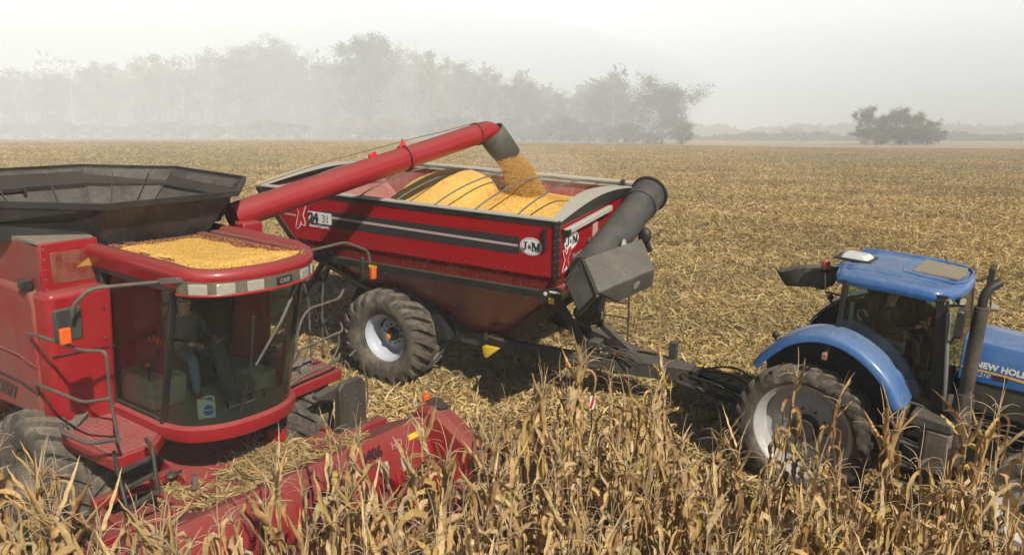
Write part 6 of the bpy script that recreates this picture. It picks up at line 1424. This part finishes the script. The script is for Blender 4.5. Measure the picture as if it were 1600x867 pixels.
    # fenders
    for v0, v1, mt, s in ((-.04, .50, BLUE, -1), (3.04, 2.50, BLUE, 1)):
        pts = arc_pts([(-.78, 1.86), (-.70, 2.02), (-.38, 2.33), (-.05, 2.50), (.35, 2.52), (.75, 2.36), (1.08, 2.08), (1.24, 1.78)] and [Vector((u, 0, w_)) for u, w_ in ((-.78, 1.86), (-.66, 2.04), (-.36, 2.34), (-.02, 2.49), (.36, 2.50), (.75, 2.34), (1.05, 2.08), (1.25, 1.76))], 5)
        rings = []
        for i, p in enumerate(pts):
            d_ = (pts[min(i + 1, len(pts) - 1)] - pts[max(i - 1, 0)]).normalized(); n_ = Vector((-d_.z, 0, d_.x)); n_ = n_ if n_.z > 0 else -n_
            sec = [(v0, -.10), (v0, -.03), (v0 + (v1 - v0) * .10, .02), (v0 + (v1 - v0) * .4, .045), (v1, .03), (v1, -.0), (v0 + (v1 - v0) * .4, .01), (v0 + (v1 - v0) * .12, -.02), (v0 + (v1 - v0) * .03, -.10)]
            rings.append([Vector((p.x, v_, p.z)) + n_ * o_ for v_, o_ in sec])
        m = MB(); m.loft(rings, True, True); fo = m.build('fender', mt, root, smooth=50)
        m = MB(); m.prism([(-.70, v1, 1.4)] + [(p.x, v1, p.z - .02) for p in pts[::3]] + [(1.25, v1, 1.2), (.9, v1, 1.1)], (0, (.04 if s < 0 else -.04), 0)); m.build('inner_guard', RUBBER_B, root)
        e_ = Vector((-.72, v0 - s * .12, 2.0)); q = MB(); q.hull([e_ + Vector(p_) for p_ in ((-.05, -.06, -.10), (-.05, .10, -.10), (.08, -.06, .10), (.08, .10, .10), (-.0, -.06, -.12), (-.0, .1, -.12), (.12, -.05, .06), (.12, .1, .06))]); q.build('tail_light', plain('tail_red', (.30, .05, .03), .3), root, bevel=.01)
        q = MB(); q.ball((-.58, v0 - s * .25, 2.30), .055, 10, 8); q.tube([(-.56, v0 - s * .25, 2.18), (-.58, v0 - s * .25, 2.28)], .02, 6); q.build('marker_knob', BLACK, root, smooth=60)
        m = MB(); m.hull([(1.22, v0 + (0 if s < 0 else -.4), 1.80), (1.30, v0 + (0 if s < 0 else -.4), 1.72), (1.28, v0 + (0 if s < 0 else -.4), 1.0), (1.16, v0 + (0 if s < 0 else -.4), 1.2), (1.22, v0 + (.4 if s < 0 else 0), 1.80), (1.30, v0 + (.4 if s < 0 else 0), 1.72), (1.28, v0 + (.4 if s < 0 else 0), 1.0), (1.16, v0 + (.4 if s < 0 else 0), 1.2)]); m.build('mud_flap', DKGREY, root, bevel=.015)
    # stalk lamp lying across the fender
    a_, b_ = S(1309, 516, 'v', .36), S(1288, 556, 'v', -.06); m = MB(); m.beam(a_, b_, .04, .03); m.build('lamp_stalk', DKGREY, root, bevel=.006); m = MB(); m.box(b_, (.07, .06, .10)); m.build('stalk_lamp', paint('lamp_brown', (.32, .10, .06), .5, 0, .5), root, bevel=.012)
    # steps and tanks on the near side
    m = MB(); m.hexa([(1.32, .10, 1.52), (1.88, .10, 1.52), (1.88, .62, 1.52), (1.32, .62, 1.52)], [(1.34, .14, 1.68), (1.86, .14, 1.66), (1.86, .6, 1.66), (1.34, .6, 1.68)]); m.build('step_top', DKGREY, root, bevel=.03)
    m = MB(); m.box((1.70, .34, 1.22), (.34, .46, .62)); m.build('fuel_tank', paint('tank_grey', (.06, .058, .055), .5, 0, .5), root, bevel=.05, seg=3)
    for k in range(3): MB().box((1.36, .20, .62 + k * .32), (.30, .30, .035)).build('step', DKGREY, root, bevel=.008)
    m = MB(); m.beam((1.20, .08, .55), (1.24, .08, 1.6), .05, .03, (0, 1, 0)); m.beam((1.52, .08, .55), (1.52, .08, 1.5), .05, .03, (0, 1, 0)); m.build('step_frame', BLACK, root)
    # exhaust
    et = S(1522, 470, 'v', .36); 
    m = MB(); m.tube([(1.90, .36, 1.05), (1.90, .36, 1.95), (1.90, .36, 2.05)], [.125, .125, .10], 20); m.tube([(1.90, .36, 2.05), (1.90, .36, 3.22)], .086, 20); m.build('exhaust', paint('exhaust_black', (.03, .03, .03), .45, .2, .35), root, smooth=50)
    m = MB(); m.tube(arc_pts([(1.90, .36, 3.20), (1.90, .36, 3.34), (1.94, .40, 3.46), (2.03, .48, 3.54)], 5), .056, 16); m.build('exhaust_tip', BLACK, root, smooth=60)
    m = MB(); m.beam((1.80, .48, 1.95), (1.84, .75, 2.0), .08, .06); m.build('exhaust_bracket', BLACK, root)
    # mirrors
    m = MB(); c = S(1499, 503, 'v', .22); m.hull([c + Vector(p_) for p_ in ((-.03, -.11, -.20), (-.03, .09, -.22), (.06, -.08, -.20), (.06, .07, -.20), (-.03, -.11, .18), (-.03, .10, .20), (.05, -.08, .17), (.05, .08, .18))]); m.build('mirror', BLACK, root, bevel=.03, seg=3)
    m = MB(); m.tube([(1.52, .46, 3.14), c + Vector((.02, .08, .20))], .016, 6); m.build('mirror_arm', BLACK, root); m = MB(); m.tube([c + Vector((0, 0, -.1)), (1.60, .44, 2.6)], .014, 6); m.build('mirror_arm', BLACK, root)
    m = MB(); c = S(1548, 433, 'v', 2.5); m.hull([c + Vector(p_) for p_ in ((-.03, -.09, -.20), (-.03, .09, -.22), (.05, -.08, -.20), (.05, .07, -.20), (-.03, -.09, .18), (-.03, .09, .20), (.05, -.08, .17), (.05, .08, .18))]); m.build('mirror', BLACK, root, bevel=.03, seg=3)
    m = MB(); m.tube([(1.55, 2.2, 3.12), c], .018, 6); c3 = S(1548, 480, 'v', 2.4); m.tube([c, c3], .012, 5); m.build('mirror_arm', BLACK, root); MB().tube([c3, c3 + Vector((.10, .02, 0))], .05, 12).build('headlight', LAMP, root, smooth=40)
    # rear cowl and beacon behind the cab
    oc = [(1214, 421, 1.62), (1245, 414, 1.62), (1282, 412, 1.62), (1312, 418, 1.6), (1312, 432, 1.6), (1300, 446, 1.6), (1285, 452, 1.6), (1268, 447, 1.6), (1230, 446, 1.62), (1222, 436, 1.62)]
    f_ = [S(px, py, 'v', v_) for px, py, v_ in oc]; m = MB(); n_ = len(f_); cen_ = sum(f_, Vector()) / n_
    m.loft([[p + Vector((0, .02, 0)) for p in f_], [cen_ + (p - cen_) * 1.0 + Vector((0, -.03, .0)) for p in f_], [cen_ + (p - cen_) * .80 + Vector((0, -.09, .0)) for p in f_]], True, True); m.build('rear_mirror_cowl', paint('cowl_black', (.05, .048, .04), .5, 0, .8, (.17, .145, .10), .5, .3, 6, .004), root, smooth=50)
    m = MB(); m.tube([S(1300, 425, 'v', 1.6), (-.15, 1.6, 3.2)], .03, 6); m.build('cowl_arm', BLACK, root); m = MB(); m.tube([S(1290, 455, 'v', 1.45), (.2, 1.3, 2.75)], .016, 6); m.tube([S(1290, 455, 'v', 1.45), S(1303, 475, 'v', 1.4)], .008, 5); m.build('cowl_arm', BLACK, root)
    b0 = S(1290, 458, 'v', 1.40); b1 = S(1289, 424, 'v', 1.40); m = MB(); m.tube([b0, b1], .012, 6); m.build('beacon_stalk', CHROME, root)
    m = MB(); m.tube([b1, b1 + Vector((0, 0, .05))], [.075, .085], 16); m.build('beacon_base', BLACK, root, smooth=50); m = MB(); m.tube([b1 + Vector((0, 0, .05)), b1 + Vector((0, 0, .15)), b1 + Vector((0, 0, .18))], [.068, .062, .045], 16); m.build('beacon', plain('beacon_red', (.60, .12, .05), .25), root, smooth=50)
    # inside the cab
    dark = plain('interior_dark', (.03, .033, .03), .6)
    m = MB(); m.box((.62, VC, 2.05), (.50, .52, .22)); m.box((.36, VC, 2.50), (.14, .50, .75)); m.box((.33, VC, 2.95), (.10, .26, .18)); m.build('seat', dark, root, bevel=.05)
    m = MB(); m.box((.70, VC - .38, 2.22), (.55, .16, .18)); m.build('armrest', plain('interior_grey2', (.12, .13, .12), .6), root, bevel=.04)
    m = MB(); m.tube([(1.40, VC, 1.66), (1.28, VC, 2.35)], .06, 8); m.box((1.36, VC, 2.38), (.16, .36, .14)); m.build('dashboard', dark, root, bevel=.03)
    sw = MB(); c = Vector((1.18, VC, 2.50)); n_ = Vector((-.5, 0, .87)); a_ = Vector((0, 1, 0)); b_ = n_.cross(a_); sw.tube([c + (a_ * math.cos(t_) + b_ * math.sin(t_)) * .20 for t_ in np.linspace(0, 6.283, 25)], .014, 6); sw.tube([c, c - n_ * .2], .02, 6)
    for t_ in (0, 2.1, 4.2): sw.tube([c, c + (a_ * math.cos(t_) + b_ * math.sin(t_)) * .2], .01, 5)
    sw.build('steering_wheel', dark, root)
    q = MB(); q.tube([c_ + 0 if False else Vector(c_) for c_ in ((.46, .56, 2.66), (.40, .60, 2.72), (.40, .60, 2.80), (.48, .58, 2.82), (.54, .56, 2.74))], .018, 6); q.build('control_handle', plain('interior_grey3', (.30, .34, .32), .5), root)
    MB().box((.32, .56, 2.78), (.05, .03, .26)).build('window_latch', plain('latch_green', (.24, .32, .28), .5), root)
    MB().box((1.28, .75, 2.80), (.03, .03, .09)).build('reflector', ORANGE, root)
    q = MB(); q.box((1.32, .85, 2.0), (.10, .26, .05)); q.tube([(1.3, .8, 1.7), (1.34, .85, 2.3)], .015, 6); q.build('side_rail', DKGREY, root); MB().box((1.22, .72, 1.92), (.09, .06, .03)).build('red_knob', REDP, root)
    return root
tractor()
seated_person('person', TRAC @ Matrix.Translation((.62, 1.5, 2.16)), 'person in dark clothes and a cap seated at the wheel in the blue tractor cab', plain('dark_jacket', (.03, .032, .04), .9), plain('dark_trousers', (.05, .055, .07), .9), SKIN, plain('grey_cap', (.07, .07, .07), .8), .95, arms=((.46, -.14, .36), (.46, .14, .36)), knees=.14)
# ================================================================== THE STANDING CORN
CORNM = attr_mat('dry_corn_leaf', .7, .22, .3)
def ribbon(path, widths, nrm0, fold, rs):
    """a leaf: folded ribbon along path (n,3)"""
    n = len(path); t = np.gradient(path, axis=0); t /= np.linalg.norm(t, axis=1)[:, None]
    side = np.cross(t, nrm0); side /= (np.linalg.norm(side, axis=1)[:, None] + 1e-6); up = np.cross(side, t)
    co = np.stack([path - side * widths[:, None] + up * (fold * widths)[:, None], path, path + side * widths[:, None] + up * (fold * widths)[:, None]], 1).reshape(-1, 3)
    q = np.array([[3 * i, 3 * i + 1, 3 * i + 4, 3 * i + 3, 3 * i + 1, 3 * i + 2, 3 * i + 5, 3 * i + 4] for i in range(n - 1)]).ravel()
    return co, q
def corn_meshes(seed):
    rs = np.random.RandomState(seed); h = rs.uniform(2.0, 2.25)
    pale = np.array((.74, .55, .28)); tan = np.array((.62, .40, .165)); brown = np.array((.33, .18, .08)); pink = np.array((.46, .27, .16)); yel = np.array((.66, .46, .15))
    # stalk
    mb = MB(); lean = rs.normal(0, .035, 2); P = [np.array([lean[0] * z * z, lean[1] * z * z, z]) for z in np.linspace(0, h, 14)]
    def at(z): return np.array([lean[0] * z * z, lean[1] * z * z, z])
    mb.tube([Vector(p) for p in P], [.0135 - .0085 * i / 13 + (.002 if i % 2 else 0) for i in range(14)], 6)
    n = len(mb.f); st = mb
    # leaves
    cos, lps, tis = [], [], []; off = 0
    nl = 17; phi = rs.uniform(0, 6.28)
    for k in range(nl):
        z0 = .28 + (h - .42) * k / (nl - 1) + rs.uniform(-.05, .05); az = phi + k * math.pi + rs.normal(0, .5)
        Lf = rs.uniform(.48, .88) * (1.0 if k < nl - 3 else .72); W = rs.uniform(.024, .044) * (1 if k < nl - 2 else .75)
        m = 13; s = np.linspace(0, 1, m); ang = np.zeros(m); a0 = rs.uniform(1.15, 1.5); br = rs.uniform(.05, .22); stiff = rs.uniform(10, 30)
        end = rs.uniform(-1.60, -1.48); uq = rs.uniform()
        if k > nl - 6 and uq < .38: end = rs.uniform(.9, 1.35)
        elif uq < .05: end = rs.uniform(-.8, 0)
        ang = a0 + (end - a0) / (1 + np.exp(-(s - br) * stiff)); ang = ang + rs.normal(0, .07, m)
        azs = az + np.cumsum(rs.normal(0, .09, m)); d = np.stack([np.cos(azs) * np.cos(ang), np.sin(azs) * np.cos(ang), np.sin(ang)], 1)
        path = at(z0) + np.concatenate([[[0, 0, 0]], np.cumsum(d[:-1] * Lf / (m - 1), 0)])
        path[:, 2] = np.maximum(path[:, 2], .02)
        tw = np.cumsum(rs.normal(0, .42, m)) + rs.uniform(-.4, .4)
        nr = np.stack([-np.sin(azs) * np.sin(tw) - np.cos(azs) * np.sin(ang) * np.cos(tw), np.cos(azs) * np.sin(tw) - np.sin(azs) * np.sin(ang) * np.cos(tw), np.cos(ang) * np.cos(tw)], 1)
        wd = W * np.clip(np.minimum(s * 5 + .45, 1), 0, 1) * (1 - s ** 2.2 * .93) * rs.uniform(.75, 1.15, m)
        co, q = ribbon(path, wd, nr, rs.uniform(.5, 1.7), rs)
        c = (pale, tan, brown, pink, yel)[rs.choice(5, p=[.36, .38, .09, .04, .13])] * rs.uniform(.82, 1.1)
        if k < 6: c = c * .55 + brown * .22  # low leaves browned, and darkened to paint the shade between plants
        tj = c[None] * rs.uniform(.86, 1.08, (2 * (m - 1), 1)); cos.append(co); lps.append(q + off); tis.append(tj); off += len(co)
        # sheath wrapped round the stalk under the leaf
        zz = np.linspace(max(z0 - .15, .02), z0 + .01, 4); path = np.array([at(z) for z in zz]); nr = np.tile([[math.cos(az), math.sin(az), 0]], (4, 1)); co, q = ribbon(path + nr * .006, np.array([.013, .017, .019, .020]), nr, -.5, rs); cos.append(co); lps.append(q + off); tis.append(np.tile(c[None] * .95, (6, 1))); off += len(co)
    leaves = (np.concatenate(cos), np.concatenate(lps), np.concatenate(tis))
    # tassel: thin dry branches
    ts = MB(); top = Vector(at(h)); 
    for k in range(8):
        az = k * 2.4 + rs.uniform(-.4, .4); ln = rs.uniform(.16, .30) if k else .36; el = rs.uniform(.5, 1.25) if k else 1.5; p = top - Vector((0, 0, .02 * k)); pts = [p]
        for j in range(6):
            p = p + Vector((math.cos(az) * math.cos(el), math.sin(az) * math.cos(el), math.sin(el))) * ln / 6; el -= rs.uniform(.05, .35) if k else .05; az += rs.normal(0, .12); pts.append(p)
        ts.tube(pts, [.0042, .0045, .0042, .004, .0035, .003, .002], 3)
    # ear in its husk, hanging
    er = MB(); ze = rs.uniform(.9, 1.15); a = rs.uniform(0, 6.28); b = Vector(at(ze)) + Vector((math.cos(a), math.sin(a), 0)) * .02; dr = Vector((math.cos(a) * .5, math.sin(a) * .5, rs.choice([-.85, .75]))).normalized()
    er.tube([b, b + dr * .04, b + dr * .10, b + dr * .17, b + dr * .22, b + dr * .25], [.010, .024, .031, .028, .017, .004], 8)
    return st, leaves, ts, er
STALK = paint('corn_stalk', (.46, .33, .14), .6, 0, .2, (.4, .3, .18), .1, .5, 6, .002); TASS = plain('tassel', (.42, .31, .18), .8); HUSK = paint('ear_husk', (.62, .50, .30), .7, 0, .2, (.5, .38, .2), .1, .4, 9, .002)
CORN_LABEL = 'dry tan corn plant with drooping papery leaves standing in the uncut foreground rows'
protos = []; raw = []
for k in range(12):
    st, lv, ts, er = corn_meshes(100 + k); raw.append((st, lv, ts, er))
    r_ = empty('corn_plant'); tag(r_, CORN_LABEL, 'corn plant', 'uncut corn plants standing in the foreground')
    st.build('stalk', STALK, r_, smooth=60)
    lo = bpy.data.objects.new('leaves', quick_mesh('leaves', lv[0], lv[1], 4, lv[2], CORNM)); C.objects.link(lo); lo.parent = r_
    for p in lo.data.polygons: p.use_smooth = True
    ts.build('tassel', TASS, r_, smooth=0, normals=False); er.build('ear', HUSK, r_, smooth=60)
    protos.append(r_)
def to_px(p):
    x, y, z = p[0], p[1], p[2] - CAM_H; Z = y * math.cos(TILT) - z * math.sin(TILT); Y = -(y * math.sin(TILT) + z * math.cos(TILT))
    return 800 + F_PX * x / Z, 433 + F_PX * Y / Z, Z
spots = []
# rows run ahead of the combine, turning slightly with the field; uncut ground lies ahead of the header and to its right
Mi = COMB.inverted()
O_ = COMB @ Vector((4.15, 2.75, 0)); ALPHA = .46; dr = Vector((math.cos(ALPHA), -math.sin(ALPHA), 0)); sr = Vector((math.sin(ALPHA), math.cos(ALPHA), 0))
crng = random.Random(77)
for row in range(-1, 11):
    s_ = -3.0
    while s_ < 9.5:
        s_ += .185 * crng.uniform(.7, 1.35)
        if row < 0 and crng.random() < (.80 if s_ < 3.2 else .62): continue
        if row == 0 and crng.random() < .55: continue
        if row == 1 and crng.random() < .25: continue
        if crng.random() < .07: continue
        p = Vector((O_.x, O_.y, 0)) + dr * s_ - sr * (.76 * row + crng.gauss(0, .06)); q = Mi @ Vector((p.x, p.y, 0))
        z = float(ground_h(p.x, p.y)); q = Mi @ Vector((p.x, p.y, z))
        if q.x < 4.15 + (.35 if abs(((q.y + .38) % .76) - .38) < .16 else 0) and q.y > -3.05: 
            continue
        hs = crng.uniform(.84, 1.04)
        if row <= 0: hs = crng.uniform(.86, 1.08) if s_ < 3 else crng.uniform(.98, 1.16)
        if q.x < 4.95 and q.y > .2: continue
        if 4.0 < q.x < 4.9 and q.y > -1.9 and crng.random() < .55: continue
        if q.y < 0: hs *= 1.07
        spots.append((p.x, p.y, z, hs))
for row in range(5):
    s_ = -.8
    while s_ < 6.5:
        s_ += .15 * crng.uniform(.7, 1.4)
        q = Vector((s_, -2.80 - .76 * row + crng.gauss(0, .08), 0)); p = COMB @ q; z = float(ground_h(p.x, p.y))
        if crng.random() < .06: continue
        spots.append((p.x, p.y, z, crng.uniform(.94, 1.14)))
vis = []
for x, y, z, hs in spots:
    if y < 2.0: continue
    a = to_px((x, y, z + 2.4 * hs)); b = to_px((x, y, z + .3))
    if a[2] < 2.4 or a[1] > 925 or a[0] < -70 or a[0] > 1670: continue
    if 903 < a[0] < 947 and a[1] < 668: continue
    vis.append((a[2], x, y, z, hs))
vis.sort()
print('corn plants in view', len(vis))
main, rest = vis[:300], vis[300:]
first = [True] * len(protos)
for i, (Z, x, y, z, hs) in enumerate(main):
    k = i % len(protos); o = protos[k]
    if not first[k]: o = copy_tree(o)
    first[k] = False
    o.location = (x, y, z - .02); o.rotation_euler = (crng.gauss(0, .05), crng.gauss(0, .05), crng.uniform(0, 6.28)); o.scale = (hs * crng.uniform(.9, 1.15),) * 2 + (hs,)
if rest:
    CO, LP, TI = [], [], []; off = 0
    for i, (Z, x, y, z, hs) in enumerate(rest):
        st, lv, ts, er = raw[i % len(raw)]; a = crng.uniform(0, 6.28); ca, sa = math.cos(a), math.sin(a); Rm = np.array([[ca, -sa, 0], [sa, ca, 0], [0, 0, 1]]) * hs
        def putm(v, f, tint):
            global off
            v = np.array([tuple(p) for p in v]) @ Rm.T + np.array([x, y, z - .02]); fq = [ff if len(ff) == 4 else None for ff in f]; fq = [ff for ff in fq if ff]
            if not fq: return
            CO.append(v); LP.append(np.array(fq).ravel() + off); TI.append(np.tile(np.array(tint)[None], (len(fq), 1))); off += len(v)
        putm(st.v, st.f, (.46, .33, .14)); putm(er.v, er.f, (.62, .50, .30))
        tv = np.array([tuple(p) for p in ts.v]) @ Rm.T + np.array([x, y, z - .02]); CO.append(tv); fq = [ff for ff in ts.f if len(ff) == 4]; LP.append(np.array(fq).ravel() + off); TI.append(np.tile(np.array([[.42, .31, .18]]), (len(fq), 1))); off += len(tv)
        CO.append(lv[0] @ Rm.T + np.array([x, y, z - .02])); LP.append(lv[1] + off); TI.append(lv[2]); off += len(lv[0])
    o = bpy.data.objects.new('corn_rows', quick_mesh('corn_rows', np.concatenate(CO), np.concatenate(LP), 4, np.concatenate(TI), CORNM)); C.objects.link(o)
    tag(o, kind='stuff', label='farther standing plants of the uncut corn rows')
# field marker flags among the corn
def marker():
    M = COMB.copy(); p = site(TRAC, 925, 628, 'v', -.3); P = TRAC @ p
    root = empty('field_marker', loc=(P.x, P.y, float(ground_h(P.x, P.y)))); tag(root, 'white marker tag with a red diagonal stripe among the corn before the drawbar', 'marker')
    h = P.z - float(ground_h(P.x, P.y)); MB().tube([(0, .02, 0), (0, .02, h + .15)], .012, 6).build('stake', BLACK, root)
    MB().hull([(x_, y_, h + z_) for x_, z_ in ((-.05, -.13), (.035, -.11), (.06, .10), (-.03, .12)) for y_ in (-.006, .006)]).build('tag', WHITE, root)
    MB().hull([(x_, y_, h + z_) for x_, z_ in ((-.045, -.10), (-.005, -.11), (.05, .09), (.01, .10)) for y_ in (-.010, .010)]).build('stripe', REDP, root)
marker()
def stem_flag():
    P = CART @ site(CART, 886, 569, 'v', -.6); root = empty('marker_rod', loc=(P.x, P.y, float(ground_h(P.x, P.y)))); tag(root, 'thin rod tipped with a small orange ball in front of the cart drawbar', 'marker rod')
    h = P.z - float(ground_h(P.x, P.y)); MB().tube([(0, 0, 0), (0, 0, h)], .008, 5).build('rod', PIPE, root); MB().ball((0, 0, h), .035, 10, 8).build('ball_tip', ORANGE, root, smooth=60)
stem_flag()
